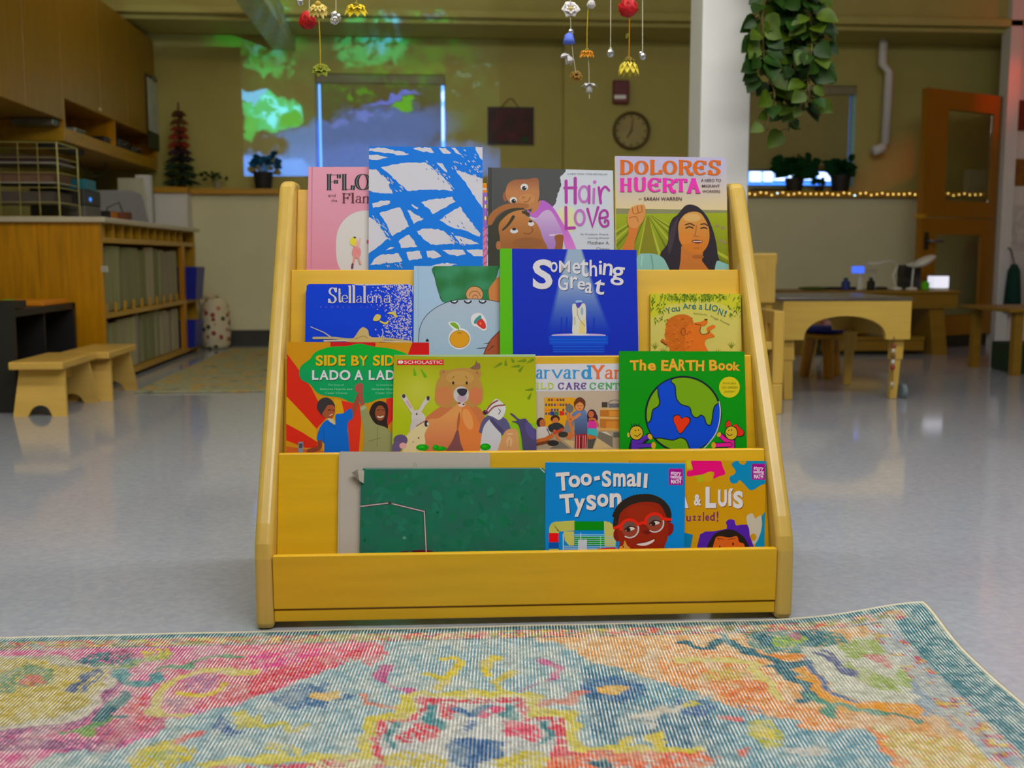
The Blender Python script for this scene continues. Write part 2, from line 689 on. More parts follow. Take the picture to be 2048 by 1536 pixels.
    def text(s, st, x0, x1, yt, yb, col, rot=0.0, bold=0.0, up=True):
        """a line of sans text from x0 to x1, capitals from yt down to yb"""
        if up: s.layer += 1
        tr, bb = bfont(st, bold)
        cap = bfont('H', bold)[1][3]
        kx, ky = (x1 - x0) / max(1e-6, bb[2] - bb[0]), (yb - yt) / cap
        c, q = math.cos(rot), math.sin(rot)
        out = []
        for t in tr:
            r = []
            for x, y in t:
                X, Y = (x - bb[0]) * kx, -y * ky
                r.append(s.T((x0 + X * c - Y * q, yb + X * q + Y * c)))
            out.append(r)
        s.tris(out, ink(col))
        return s

    def ser(s, ch, x0, y0, x1, y1, col, thick=0.2, thin=0.07, serw=0.17, rot=0.0, up=True):
        """one serif letter fitted to the box"""
        if up: s.layer += 1
        h = abs(y1 - y0)
        T_, t_ = thick * h, thin * h
        strokes, bars = SER[ch]
        cx, cy = (x0 + x1) / 2, (y0 + y1) / 2
        c, q = math.cos(rot), math.sin(rot)

        def m(p):
            X, Y = x0 + (x1 - x0) * p[0] / 100 - cx, y1 - (y1 - y0) * p[1] / 100 - cy
            return (cx + X * c - Y * q, cy + X * q + Y * c)
        wf = lambda d: t_ + (T_ - t_) * abs(d[1]) ** 1.5
        for st in strokes:
            if st[0] == 'o':
                pts = [m((st[1] + st[3] * math.cos(2 * PI * k / 28), st[2] + st[4] * math.sin(2 * PI * k / 28))) for k in range(29)]
            elif st[0] == 'c':
                pts = [m(p) for p in catmull(st[1:], False, 6)]
            else:
                pts = [m(p) for p in st]
            s.stroke(pts, 1, col, True, wf=wf, cap=len(pts) > 2)
        for b in bars:
            hw = serw * h / max(1e-6, abs(x1 - x0)) * 100
            s.stroke([m((b[0] - hw, b[1])), m((b[0] + hw, b[1]))], t_ * 1.15, col, True, cap=False)
        return s

    def word(s, st, boxes, col, serif=False, **kw):
        s.layer += 1
        for ch, b in zip(st, boxes):
            (s.ser if serif else s.lt)(ch, b[0], b[1], b[2], b[3], col, rot=b[4] if len(b) > 4 else 0.0, up=False, **kw)
        return s


BOOKS = {}


def book(name, label, tier, w, thick, quad, edge, spine=None, kind='hard', pages=(214, 205, 185), rnd=0.0, group=None, part_label=None, bottom=None):
    """a closed book leaning in a pocket; quad = cover corners in the photo TL, TR, BR, BL (bottom corners where the pocket hides it).
    w = distance of its cover from the board behind. Returns (thing, Art of the cover)."""
    d1, z1 = LIPS[tier]
    w += 0.0012
    p0 = sl(0, d1, z1) + NRM * w
    TL, TR, BR, BL = [at_plane(x, y, p0, NRM) for x, y in quad]
    zf = FLOORS[tier - 1] + 0.0012 + thick * NRM.z

    def ext(a, b):
        v = (b - a)
        return a + v * ((zf - NRM.z * w * 0 - a.z) / v.z)
    BL2, BR2 = ext(TL, BL), ext(TR, BR)
    um = max((p - NRM * k_ - SO).dot(SU) for p in (TR, BR2) for k_ in (0, thick)) - IN + .0012
    if um > 0:
        TR, BR2 = TR - SU * um, BR2 - SU * um
    th = thing(name, label, 'book', (BL2 + BR2) / 2 - NRM * thick / 2, group)
    bt = 0.0024 if kind == 'hard' else 0.0007
    us, vs_ = (TR - TL).normalized(), (TL - BL2).normalized()
    outline_w = [TL, TR, BR2, BL2]
    if rnd:
        o2 = []
        for i, (p, a, b) in enumerate(((TL, BL2, TR), (TR, TL, BR2))):
            va, vb = (a - p).normalized(), (b - p).normalized()
            cc = p + (va + vb) * rnd
            for k in range(6):
                t = PI / 2 * k / 5
                o2.append(cc - vb * rnd * math.cos(t) - va * rnd * math.sin(t))
        outline_w = o2 + [BR2, BL2]
    # cover board with its picture
    px = []
    for p in outline_w:
        v = p - CAM
        z = v.dot(FW)
        px.append((W / 2 + FPX * v.dot(RT) / z, HH / 2 - FPX * v.dot(UP) / z))
    art = Art(px, p0, NRM)
    art.th, art.outline, art.bt = th, outline_w, bt
    art.edge = edge
    art.raw([(x, y, ink(edge)) for x, y in art.out])
    # pages, back cover, spine
    ins = 0.0035 if kind == 'hard' else 0.0006
    a = [BL2 + us * bt, BR2 - us * ins, TR - us * ins - vs_ * ins, TL + us * bt - vs_ * ins]
    if rnd:
        a = [BL2 + us * bt, BR2 - us * ins, TR - us * ins - vs_ * (rnd + ins), TR - us * (rnd * .7 + ins) - vs_ * (rnd * .3 + ins), TR - us * (rnd + ins) * 1.3 - vs_ * ins,
             TL + us * rnd * 1.3 - vs_ * ins, TL + us * rnd * .7 - vs_ * (rnd * .3 + ins), TL + us * bt - vs_ * rnd]
    pm = mat('pages_%d_%d_%d' % pages, pages, rough=0.8, var=0.06, scale=60, stretch=(1, 1, 1))
    mb = MB(); mb.prism([p - NRM * (bt * 1.02) for p in a], -NRM * (thick - 2 * bt)); mb.build('page_block', pm, th)
    em = mat('cover_%d_%d_%d' % tuple(edge), [min(255, int(c * 1.05)) for c in edge], rough=0.4, var=0.03)
    mb = MB(); mb.prism([p - NRM * (thick - bt * 0.98) for p in outline_w], -NRM * bt); mb.build('back_cover', em, th)
    sm_ = em if spine is None else mat('cover_%d_%d_%d' % tuple(spine), [min(255, int(c * 1.05)) for c in spine], rough=0.4, var=0.03)
    mb = MB()
    tl2 = TL if not rnd else TL - vs_ * rnd
    mb.prism([BL2 - NRM * bt * 1.02, BL2 + us * bt - NRM * bt * 1.02, tl2 + us * bt - NRM * bt * 1.02, tl2 - NRM * bt * 1.02], -NRM * (thick - 2 * bt))
    mb.build('spine', sm_, th)
    return th, art


def close_book(art, label=None, name='front_cover'):
    th = art.th
    # thickness of the board below the picture
    base = len(art.V)
    o = art.outline
    e = ink(art.edge)
    n = len(o)
    back = [p - art.n * art.bt for p in o]
    V = art.V
    for i in range(n):
        q = [o[i], back[i], back[(i + 1) % n], o[(i + 1) % n]]
        b = len(V)
        V.extend(q)
        art.Fc.append([b, b + 1, b + 2, b + 3])
        art.Cc.extend([e] * 4)
    b = len(V)
    V.extend(back[::-1])
    art.Fc.append(list(range(b, b + n)))
    art.Cc.extend([e] * n)
    return art_mesh(art, name, th, label)


def art_mesh(art, name, parent, label=None, loc=None):
    off = wloc(parent) if parent else Vector(loc)
    me = bpy.data.meshes.new(name)
    me.from_pydata([tuple(v - off) for v in art.V], [], art.Fc)
    ca = me.color_attributes.new('ink', 'FLOAT_COLOR', 'CORNER')
    flat = np.ones((len(art.Cc), 4), dtype=np.float32)
    flat[:, :3] = np.array(art.Cc, dtype=np.float32)
    ca.data.foreach_set('color', flat.ravel())
    # all printed faces look out of the cover
    me.materials.append(paint_mat())
    ob = bpy.data.objects.new(name, me)
    COL.objects.link(ob)
    if parent:
        ob.parent = parent
    else:
        ob.location = off
    if label: ob['label'] = label
    me.update()
    return ob


def rough_pts(pts, amp, step, rnd):
    out = []
    n = len(pts)
    for i in range(n):
        a, b = pts[i], pts[(i + 1) % n]
        L_ = math.hypot(b[0] - a[0], b[1] - a[1])
        m = max(1, int(L_ / step))
        for k in range(m):
            t = k / m
            j = 0 if k == 0 else amp
            out.append((a[0] + (b[0] - a[0]) * t + rnd.uniform(-j, j), a[1] + (b[1] - a[1]) * t + rnd.uniform(-j, j)))
    return out


def mixc(a, b, t):
    t = max(0.0, min(1.0, t))
    return [a[i] + (b[i] - a[i]) * t for i in range(3)]

# ------------------------------------------------------------------ the books, tier by tier (top tier first)
rnd = random.Random(5)
WHT = (206, 205, 214)

# ---- top tier
th, A = book('picture_book', 'pink hardcover half hidden behind the tall blue and white book', 4, 0.011, 0.011,
             [(617, 334), (812, 334), (812, 540), (613, 537)], (222, 150, 172))
A.zoom(590, 280, 5.12)
A.poly([(120, 270), (1150, 270), (1150, 1320), (120, 1320)], lambda x, y: mixc((226, 158, 178), (216, 140, 160), (y - 330) / 210), sub=2)
A.poly([(168, 270), (182, 270), (172, 1320), (158, 1320)], (204, 130, 152))
A.blob([(420, 1080), (450, 900), (560, 770), (720, 722), (900, 760), (1060, 900), (1100, 1080), (1060, 1300), (900, 1440), (600, 1440), (450, 1300)], (214, 210, 206))
A.word('FLORA', [(322, 352, 470, 512), (476, 352, 606, 512), (620, 346, 770, 516), (780, 352, 930, 512), (935, 352, 1080, 512)], (44, 50, 52), True, thick=.27, thin=.035)
A.word('FLORA', [(322, 352, 470, 512), (476, 352, 606, 512), (620, 346, 770, 516), (780, 352, 930, 512), (935, 352, 1080, 512)], (150, 140, 146), True, thick=.05, thin=.0, serw=.02)
A.text('and', 340, 415, 555, 584, (104, 66, 76)); A.text('the', 372, 432, 607, 633, (104, 66, 76))
A.word('Flamingo', [(485, 548, 570, 645), (572, 545, 612, 645), (618, 575, 686, 645), (690, 575, 800, 645), (805, 550, 835, 645), (840, 575, 905, 645), (910, 570, 975, 670), (980, 575, 1040, 645)], (104, 56, 66), True, thick=.2, thin=.05)
A.ell(630, 1150, 46, 62, (226, 140, 140)); A.stroke([(640, 1180), (670, 1270)], 20, (224, 150, 140)); A.stroke([(610, 1200), (590, 1290)], 20, (224, 150, 140))
A.ell(618, 1060, 34, 36, (228, 178, 160)); A.ell(596, 1040, 32, 44, (226, 214, 60)); A.stroke([(590, 1275), (586, 1310)], 22, (110, 60, 90))
A.stroke([(650, 1110), (668, 1010)], 14, (228, 178, 160)); A.ell(612, 1000, 14, 8, (70, 60, 60))
A.ell(745, 1045, 12, 22, (214, 90, 130))
close_book(A)

th, A = book('picture_book', 'thin book showing only a purple and orange edge beside the blue and white book', 4, 0.012, 0.007,
             [(840, 366), (973.5, 366), (974, 536), (840, 536)], (226, 160, 60), kind='soft')
A.zoom(590, 280, 5.12)
A.poly([(1700, 520), (1970, 520), (1970, 900), (1700, 900)], (150, 108, 200)); A.poly([(1700, 900), (1975, 900), (1975, 1320), (1700, 1320)], (214, 128, 172))
A.poly([(1700, 455), (1970, 455), (1970, 492), (1700, 492)], (236, 140, 20)); A.poly([(1700, 492), (1970, 492), (1970, 512), (1700, 512)], (225, 205, 190)); A.poly([(1700, 512), (1970, 512), (1970, 540), (1700, 540)], (236, 140, 20))
for y in (600, 680, 800): A.ell(1950, y, 10, 22, (232, 226, 90))
for y in range(930, 1300, 70): A.stroke([(1925, y), (1968, y - 40)], 6, (140, 60, 120))
close_book(A)

th, A = book('picture_book', 'tall white hardcover crossed by wide bright blue brush strokes on the top tier', 4, 0.026, 0.012,
             [(738, 293), (965, 294), (965.5, 533), (737, 533)], (205, 205, 214))
A.zoom(590, 280, 5.12)
A.poly([(740, 60), (1930, 60), (1930, 1420), (740, 1420)], (0, 118, 222))
for i, pg in enumerate([
    [(765, 85), (850, 75), (1000, 100), (1170, 140), (1090, 155), (900, 130), (755, 112)], [(750, 150), (850, 150), (955, 175), (820, 205), (750, 190)],
    [(1210, 85), (1250, 76), (1390, 80), (1425, 130), (1290, 115)], [(1470, 80), (1540, 82), (1600, 135), (1520, 140)], [(1600, 80), (1640, 80), (1705, 150), (1670, 145)],
    [(1850, 70), (1930, 70), (1930, 215), (1890, 180), (1850, 100)],
    [(880, 280), (1000, 250), (1200, 232), (1340, 230), (1420, 300), (1520, 380), (1620, 520), (1500, 510), (1300, 510), (1150, 520), (1050, 430), (980, 360)],
    [(740, 300), (830, 300), (900, 370), (975, 430), (960, 460), (1000, 550), (900, 545), (740, 520)], [(1450, 230), (1510, 240), (1560, 335), (1500, 290)],
    [(1650, 310), (1720, 330), (1800, 360), (1930, 395), (1930, 710), (1850, 600), (1760, 460), (1700, 380)],
    [(790, 650), (880, 620), (975, 625), (970, 650), (880, 680), (800, 695)], [(1290, 640), (1400, 610), (1530, 600), (1610, 580), (1645, 630), (1520, 700), (1410, 760), (1380, 710)],
    [(865, 750), (960, 720), (1075, 690), (1110, 760), (1170, 885), (1080, 940), (990, 990), (950, 890)], [(1150, 720), (1180, 720), (1250, 770), (1320, 805), (1215, 860)],
    [(740, 780), (830, 830), (880, 900), (950, 1010), (850, 1090), (740, 1170)], [(1480, 820), (1560, 760), (1690, 680), (1760, 790), (1900, 960), (1890, 990), (1780, 940), (1600, 890)],
    [(1250, 935), (1300, 910), (1400, 905), (1520, 930), (1600, 1000), (1640, 1060), (1500, 1070), (1390, 1070), (1310, 1010)],
    [(1060, 1040), (1110, 1000), (1170, 970), (1255, 1090), (1180, 1095), (1085, 1105)], [(1630, 980), (1700, 990), (1800, 1020), (1890, 1070), (1760, 1065), (1690, 1060)],
    [(930, 1130), (980, 1095), (1020, 1100), (970, 1120)], [(770, 1280), (810, 1220), (900, 1170), (1060, 1160), (1100, 1240), (1000, 1260)], [(1140, 1150), (1280, 1135), (1300, 1215), (1170, 1235)],
    [(1345, 1135), (1420, 1130), (1500, 1190), (1440, 1210), (1360, 1205)], [(1510, 1130), (1620, 1120), (1720, 1125), (1750, 1170), (1660, 1190), (1590, 1175)],
    [(1755, 1125), (1930, 1125), (1930, 1190), (1830, 1190)], [(1380, 1300), (1480, 1270), (1560, 1255), (1665, 1275), (1560, 1290)], [(1190, 655), (1265, 695), (1250, 710), (1200, 675)], [(1010, 490), (1055, 525), (1040, 530)]]):
    A.poly(rough_pts(pg, 7, 26, rnd), WHT, up=(i == 0))
A.layer += 1
for (x0, y0, x1, y1, nn, sp) in ((1710, 90, 1900, 330, 46, 60), (1360, 240, 1600, 480, 40, 50), (1620, 240, 1860, 380, 34, 60), (820, 780, 960, 980, 40, 45), (900, 320, 1100, 500, 30, 40), (1590, 960, 1700, 1060, 26, 40), (1560, 780, 1860, 960, 20, 40), (820, 1240, 1100, 1300, 14, 30)):
    for i_ in range(nn):
        A.cyc(i_, 6)
        t = rnd.random()
        x, y = x0 + (x1 - x0) * t + rnd.uniform(-sp, sp), y0 + (y1 - y0) * t + rnd.uniform(-sp, sp)
        a = rnd.uniform(0.5, 1.2)
        A.stroke([(x, y), (x + 20 * math.cos(a), y + 20 * math.sin(a))], rnd.uniform(4, 9), WHT if rnd.random() < .6 else (20, 110, 214), up=False)
close_book(A)

th, A = book('picture_book', 'hardcover with a child hugging a man under a cloud of dark hair and purple lettering', 4, 0.013, 0.012,
             [(976, 335), (1226, 341), (1230, 541), (974, 534)], (200, 205, 214), spine=(196, 198, 204))
A.zoom(960, 280, 6.827)
SK, SK2 = (186, 124, 74), (166, 104, 54)
A.poly([(90, 350), (1860, 350), (1860, 1760), (90, 1760)], (200, 206, 214))
A.ell(1180, 1090, 170, 190, (212, 214, 178)); A.ell(1190, 1090, 110, 130, (216, 216, 160))
A.poly(rough_pts([(108, 366), (1180, 380), (1150, 450), (1095, 500), (1110, 600), (1060, 750), (1030, 870), (990, 915), (800, 1000), (560, 1100), (300, 1300), (300, 1760), (108, 1760)], 9, 22, rnd), (76, 77, 76))
A.poly([(108, 366), (166, 368), (166, 1760), (108, 1760)], (62, 63, 62)); A.poly([(166, 366), (176, 366), (176, 1760), (166, 1760)], (86, 87, 86))
A.poly([(108, 1120), (330, 1120), (300, 1760), (108, 1760)], (58, 60, 50))
A.ell(346, 770, 34, 70, (150, 92, 62))
A.blob([(350, 740), (375, 610), (470, 545), (640, 535), (785, 520), (805, 640), (808, 770), (760, 900), (640, 950), (520, 905), (400, 850)], lambda x, y: mixc((150, 92, 62), SK, (y - 358) / 25), sub=1)
A.ell(640, 805, 110, 70, (196, 134, 78))
A.blob([(640, 950), (720, 985), (830, 830), (930, 860), (1020, 950), (1130, 1130), (1240, 1310), (1320, 1540), (1200, 1560), (1120, 1300), (1050, 1100), (950, 960), (860, 980), (780, 1060), (690, 1040)], lambda x, y: mixc((180, 96, 196), (214, 124, 204), (y - 410) / 90), sub=1)
A.poly([(690, 1020), (720, 900), (830, 820), (800, 930), (750, 980)], SK)
A.blob([(660, 1020), (720, 1080), (800, 1050), (880, 975), (960, 965), (1040, 1080), (1125, 1285), (1040, 1310), (1040, 1560), (880, 1560), (830, 1280), (740, 1120)], lambda x, y: mixc((200, 168, 208), (166, 124, 192), (y - 430) / 60), sub=1)
A.poly([(940, 1290), (1130, 1280), (1125, 1300), (955, 1312)], (216, 196, 216))
A.blob([(1020, 1310), (1130, 1295), (1135, 1400), (1105, 1560), (1000, 1560), (1035, 1420)], (150, 90, 48))
A.blob([(255, 1180), (300, 1080), (400, 1000), (590, 950), (620, 1020), (700, 1080), (790, 1160), (850, 1320), (900, 1560), (330, 1560), (270, 1320)], lambda x, y: mixc((190, 126, 66), (158, 98, 46), (y - 430) / 60), sub=1)
A.stroke([(225, 1330), (215, 1160), (320, 1030), (450, 955), (590, 935)], (80, 34), (62, 60, 44), curve=True)
A.stroke([(130, 1120), (200, 1010), (330, 925), (470, 895), (640, 900)], (96, 60), SK2, curve=True)
A.stroke([(310, 1230), (390, 1150), (455, 1050)], (22, 46), (66, 58, 38), curve=True); A.stroke([(590, 985), (660, 1010)], 40, (66, 58, 38))
A.ell(465, 1243, 54, 33, (214, 212, 212)); A.ell(466, 1218, 28, 18, (40, 38, 40)); A.ell(697, 1145, 42, 32, (214, 212, 212)); A.ell(690, 1112, 26, 16, (40, 38, 40))
A.stroke([(600, 1270), (660, 1285), (720, 1240), (700, 1190)], 14, (140, 84, 40), curve=True); A.ell(650, 1400, 200, 70, (150, 94, 48)); A.ell(252, 1440, 34, 60, (176, 112, 66))
A.ell(605, 645, 52, 47, (216, 216, 214)); A.ell(604, 660, 32, 30, (44, 46, 44)); A.ell(618, 648, 7, 7, (240, 240, 240))
A.ell(455, 822, 49, 42, (216, 216, 214)); A.ell(460, 836, 32, 28, (44, 46, 44)); A.ell(474, 826, 7, 7, (240, 240, 240))
A.stroke([(575, 800), (590, 775), (610, 790)], 8, (150, 92, 52), curve=True); A.stroke([(600, 845), (650, 840), (690, 780)], 9, (140, 84, 50), curve=True)
PU, PL = (174, 58, 160), (190, 112, 190)
A.stroke([(1175, 560), (1178, 850)], 42, PU); A.stroke([(1300, 525), (1300, 860)], 44, PU); A.stroke([(1155, 655), (1312, 652)], 36, PU)
A.ring(1420, 740, 66, 106, 34, PL); A.stroke([(1490, 630), (1490, 860)], 36, (180, 76, 170)); A.ell(1566, 575, 25, 24, PL); A.stroke([(1556, 670), (1550, 860)], 36, PL)
A.stroke([(1622, 650), (1648, 860)], 36, PU); A.stroke([(1640, 800), (1660, 690), (1710, 640), (1762, 690)], 32, PU, curve=True)
A.stroke([(1172, 920), (1176, 1205), (1290, 1200)], 40, PU); A.ring(1362, 1060, 64, 100, 36, PL)
A.stroke([(1468, 945), (1535, 1180), (1612, 920)], 38, PU); A.stroke([(1640, 1068), (1735, 1050), (1735, 985), (1690, 960), (1640, 1010), (1635, 1110), (1680, 1180), (1745, 1165), (1748, 1110), (1712, 1098), (1705, 1125)], 32, PU, curve=True)
GR = (120, 122, 130)
A.text('A NEW YORK TIMES BESTSELLER', 1190, 1740, 454, 476, GR, rot=.01); A.text('by Academy Award', 1376, 1748, 1272, 1298, GR, rot=.01); A.text('winning director', 1470, 1770, 1326, 1350, GR)
A.text('Matthew A.', 1470, 1768, 1380, 1424, (96, 98, 106), rot=.01); A.text('Cherry', 1588, 1772, 1468, 1512, (96, 98, 106), rot=.01)
close_book(A)

th, A = book('picture_book', 'thin pale blue book edge showing beside the cover with the raised fist', 4, 0.011, 0.007,
             [(1300, 392), (1459, 394), (1457, 545), (1300, 545)], (148, 186, 200), kind='soft')
A.zoom(0, 0, 1); A.poly([(1457, 390), (1466, 390), (1469, 560), (1460, 560)], (136, 176, 192))
close_book(A)

th, A = book('picture_book', 'book with orange and magenta slab lettering above a dark haired woman raising her fist', 4, 0.022, 0.009,
             [(1230, 312), (1452, 315), (1457, 543), (1232, 542)], (190, 184, 208), spine=(206, 196, 70), kind='soft')
A.zoom(1200, 280, 5.12)
A.poly([(130, 150), (1330, 150), (1330, 780), (130, 780)], lambda x, y: mixc((186, 180, 212), (216, 196, 148), (y - 330) / 85), sub=3)
A.poly([(130, 700), (1330, 720), (1330, 780), (130, 765)], (134, 134, 92))
A.poly([(130, 760), (1330, 745), (1330, 1500), (130, 1500)], lambda x, y: mixc((152, 166, 20), (120, 128, 10), (y - 430) / 110), sub=2)
for i in range(15):
    A.cyc(i, 15)
    xb = -600 + i * 160
    A.stroke([(480 + (xb - 480) * .05, 775), (xb, 1400)], (4, 44), (104, 118, 4) if i % 2 else (170, 178, 50), up=False)
A.poly([(480, 785), (500, 785), (640, 1400), (360, 1400)], (128, 126, 20))
for (x, y) in ((1200, 880), (1260, 900), (1230, 1030), (1280, 1050)): A.ell(x, y, 26, 14, (150, 128, 90))
A.poly([(146, 150), (158, 150), (170, 1500), (156, 1500)], (212, 200, 90))
OR, MG = (216, 102, 16), (234, 46, 172)
tb = [(205, 212, 335, 350), (358, 215, 486, 352), (508, 212, 632, 350), (648, 215, 780, 352), (800, 212, 945, 350), (955, 215, 1086, 355), (1108, 212, 1232, 356)]
A.word('DOLORES', [(a + 3, b + 3, c + 3, d + 3) for a, b, c, d in tb], (186, 126, 110), True, thick=.28, thin=.09); A.word('DOLORES', tb, OR, True, thick=.28, thin=.09)
tb = [(205, 398, 322, 525), (344, 398, 470, 527), (490, 395, 622, 530), (636, 398, 765, 530), (768, 400, 886, 525), (890, 402, 1020, 540)]
A.word('HUERTA', [(a + 3, b + 3, c + 3, d + 3) for a, b, c, d in tb], (196, 110, 170), True, thick=.28, thin=.09); A.word('HUERTA', tb, MG, True, thick=.28, thin=.09)
DK = (78, 48, 60)
A.text('A HERO TO', 1032, 1236, 402, 430, DK, bold=.012); A.text('MIGRANT', 1042, 1226, 460, 486, DK, bold=.012); A.text('WORKERS', 1046, 1228, 516, 541, DK, bold=.012)
A.text('BY', 398, 428, 600, 614, DK); A.text('SARAH WARREN', 448, 836, 588, 622, DK, bold=.012)
A.blob([(300, 880), (385, 880), (380, 960), (355, 1040), (330, 1150), (220, 1150), (250, 1060), (285, 970)], (204, 118, 44))
A.blob([(278, 840), (284, 760), (326, 690), (430, 664), (460, 690), (456, 790), (420, 860), (370, 905), (300, 890)], (210, 140, 72))
for q in ([(330, 700), (345, 760), (420, 740)], [(380, 680), (390, 750)], [(300, 800), (370, 790), (390, 840)], [(425, 680), (430, 740)]): A.stroke(q, 8, (160, 90, 40), curve=True)
A.blob([(790, 770), (880, 672), (985, 680), (1075, 760), (1130, 860), (1175, 1000), (1200, 1160), (1205, 1400), (690, 1400), (655, 1250), (615, 1170), (690, 1060), (705, 900), (740, 810)], (42, 34, 42))
A.blob([(700, 1000), (740, 880), (800, 790), (780, 900), (750, 1050), (700, 1180)], (62, 50, 60))
A.poly([(830, 1090), (1060, 1110), (1040, 1240), (1150, 1380), (800, 1380), (822, 1240)], (190, 112, 40))
A.blob([(806, 850), (860, 770), (940, 738), (1020, 750), (1070, 810), (1110, 900), (1118, 1010), (1090, 1100), (1030, 1160), (950, 1160), (870, 1120), (815, 1040), (800, 940)], lambda x, y: mixc((206, 150, 74), (204, 116, 30), (y - 425) / 70), sub=2)
A.ell(1000, 1200, 60, 20, (166, 92, 30)); A.ell(880, 1010, 60, 60, (212, 128, 40)); A.ell(940, 800, 90, 40, (212, 166, 96))
for q in ([(872, 872), (920, 860), (962, 880)], [(1030, 868), (1070, 862), (1100, 880)]): A.stroke(q, 14, (92, 56, 30), curve=True)
for q in ([(878, 905), (915, 892), (950, 906)], [(1030, 908), (1065, 900), (1092, 912)]): A.stroke(q, 13, (56, 36, 28), curve=True)
A.stroke([(985, 880), (975, 960), (965, 985), (1005, 990)], 10, (166, 96, 40), curve=True)
A.blob([(935, 1040), (980, 1025), (1050, 1040), (1000, 1065)], (120, 50, 36)); A.stroke([(955, 1042), (1035, 1042)], 9, (220, 200, 180)); A.stroke([(1010, 1110), (960, 1108)], 8, (170, 96, 40))
A.blob([(380, 1195), (470, 1165), (590, 1180), (670, 1250), (700, 1420), (360, 1420)], (134, 184, 172)); A.blob([(1190, 1250), (1260, 1260), (1340, 1300), (1340, 1420), (1180, 1420)], (134, 184, 180))
A.stroke([(520, 1180), (540, 1300), (530, 1400)], 14, (104, 156, 140), curve=True); A.stroke([(430, 1190), (420, 1290)], 12, (160, 204, 192))
close_book(A)

# ---- third tier
th, A = book('board_book', 'small worn blue board book with white serif title and a twig on the third tier', 3, 0.017, 0.017,
             [(612, 568), (826, 568), (827, 712), (610, 712)], (206, 198, 190), rnd=0.008)
A.zoom(590, 520, 5.12)
A.blob([(118, 300), (150, 240), (400, 238), (540, 240), (700, 262), (1100, 250), (1190, 262), (1200, 320), (1195, 990), (110, 990)], (0, 62, 216), n=3)
A.layer += 1
for i_ in range(950):
    A.cyc(i_, 14)
    x = 1195 - abs(rnd.gauss(0, 190)); y = rnd.uniform(250, 840)
    if x < 700 or (x < 960 and 480 < y < 640 and rnd.random() < .6) or (x < 900 and y > 480 and rnd.random() < .8): continue
    A.ell(x, y, rnd.uniform(4, 10), rnd.uniform(4, 10), (196, 190, 216) if rnd.random() < .8 else (70, 80, 200), n=5, up=False)
SW = (212, 206, 204)
A.word('Stellaluna', [(338, 285, 432, 440), (436, 300, 480, 438), (474, 358, 546, 438), (546, 268, 580, 436), (586, 264, 620, 436), (622, 368, 696, 438), (696, 268, 730, 436), (732, 368, 812, 440), (818, 366, 896, 438), (902, 362, 992, 440)], (4, 54, 200), True, thick=.24, thin=.15, serw=.08)
A.word('Stellaluna', [(338, 285, 432, 440), (436, 300, 480, 438), (474, 358, 546, 438), (546, 268, 580, 436), (586, 264, 620, 436), (622, 368, 696, 438), (696, 268, 730, 436), (732, 368, 812, 440), (818, 366, 896, 438), (902, 362, 992, 440)], SW, True, thick=.14, thin=.06, serw=.08)
for i, ch in enumerate('JANELL CANNON'):
    if ch != ' ': A.lt(ch, 250 + i * 60, 474, 270 + i * 60, 492, (118, 96, 214), up=False, bold=0)
YL = (216, 194, 90)
for q in ([(800, 620), (830, 560), (880, 570), (860, 620)], [(870, 620), (920, 640), (960, 620), (940, 660), (880, 645)], [(940, 550), (1000, 530), (1040, 560), (1030, 595), (1000, 560)]): A.blob(q, YL)
A.stroke([(160, 685), (300, 745), (370, 792)], (8, 12), (196, 190, 196)); A.stroke([(880, 800), (900, 760), (895, 705)], (14, 5), (204, 190, 150), curve=True)
A.stroke([(190, 800), (400, 800), (560, 815), (900, 806), (1190, 840)], 24, (186, 172, 128), curve=True); A.stroke([(300, 830), (700, 822), (1190, 846)], 16, (206, 196, 170))
A.blob([(530, 840), (600, 800), (660, 716), (700, 690), (748, 720), (770, 786), (880, 800), (880, 840)], (204, 178, 112)); A.stroke([(620, 810), (700, 780), (740, 800)], 8, (160, 132, 76), curve=True)
A.poly([(100, 840), (1200, 850), (1200, 1000), (100, 1000)], (90, 96, 150))
close_book(A)

th, A = book('picture_book', 'light blue book with a green cloth shape and two fruit stickers on the third tier', 3, 0.012, 0.010,
             [(828, 532), (1060, 532), (1060, 712), (827, 711)], (166, 196, 222))
A.zoom(590, 520, 5.12)
A.poly([(1215, 60), (2440, 60), (2440, 1200), (1215, 1200)], (164, 194, 220))
A.poly([(1258, 60), (1266, 60), (1266, 1200), (1258, 1200)], (150, 182, 210))
A.blob([(1980, 300), (2040, 200), (2200, 160), (2400, 400), (2400, 470), (2000, 450)], (206, 126, 66))
A.poly(catmull([(1424, 66), (1436, 200), (1470, 330), (1515, 430), (1700, 470), (1920, 460), (1990, 430), (1985, 300), (2060, 190), (2110, 66), (2300, 60), (1800, 58)], True, 4), lambda x, y: mixc((58, 140, 96), (40, 116, 62), (math.sin(x * .11) + math.cos(y * .13 + x * .03)) * .5 + .5), sub=3)
A.stroke([(1424, 66), (1436, 200), (1470, 330), (1515, 432)], 5, (40, 60, 50), curve=True)
A.ell(1838, 352, 88, 84, (214, 152, 98)); A.ring(1838, 352, 88, 84, 6, (60, 40, 30)); A.ring(1840, 370, 56, 52, 6, (120, 80, 50), PI, 2 * PI); A.ring(1846, 386, 26, 28, 6, (120, 80, 50), PI, 2 * PI)
A.poly([(1925, 300), (1982, 300), (1982, 420), (1922, 420)], (40, 124, 72))
A.blob([(1268, 1300), (1264, 840), (1280, 690), (1340, 575), (1440, 490), (1540, 440), (1640, 412), (1780, 400), (1900, 402), (2010, 415), (2140, 440), (2350, 470), (2450, 800), (2400, 1300)], lambda x, y: mixc((172, 188, 204), (158, 190, 214), (y - 600) / 100), sub=2)
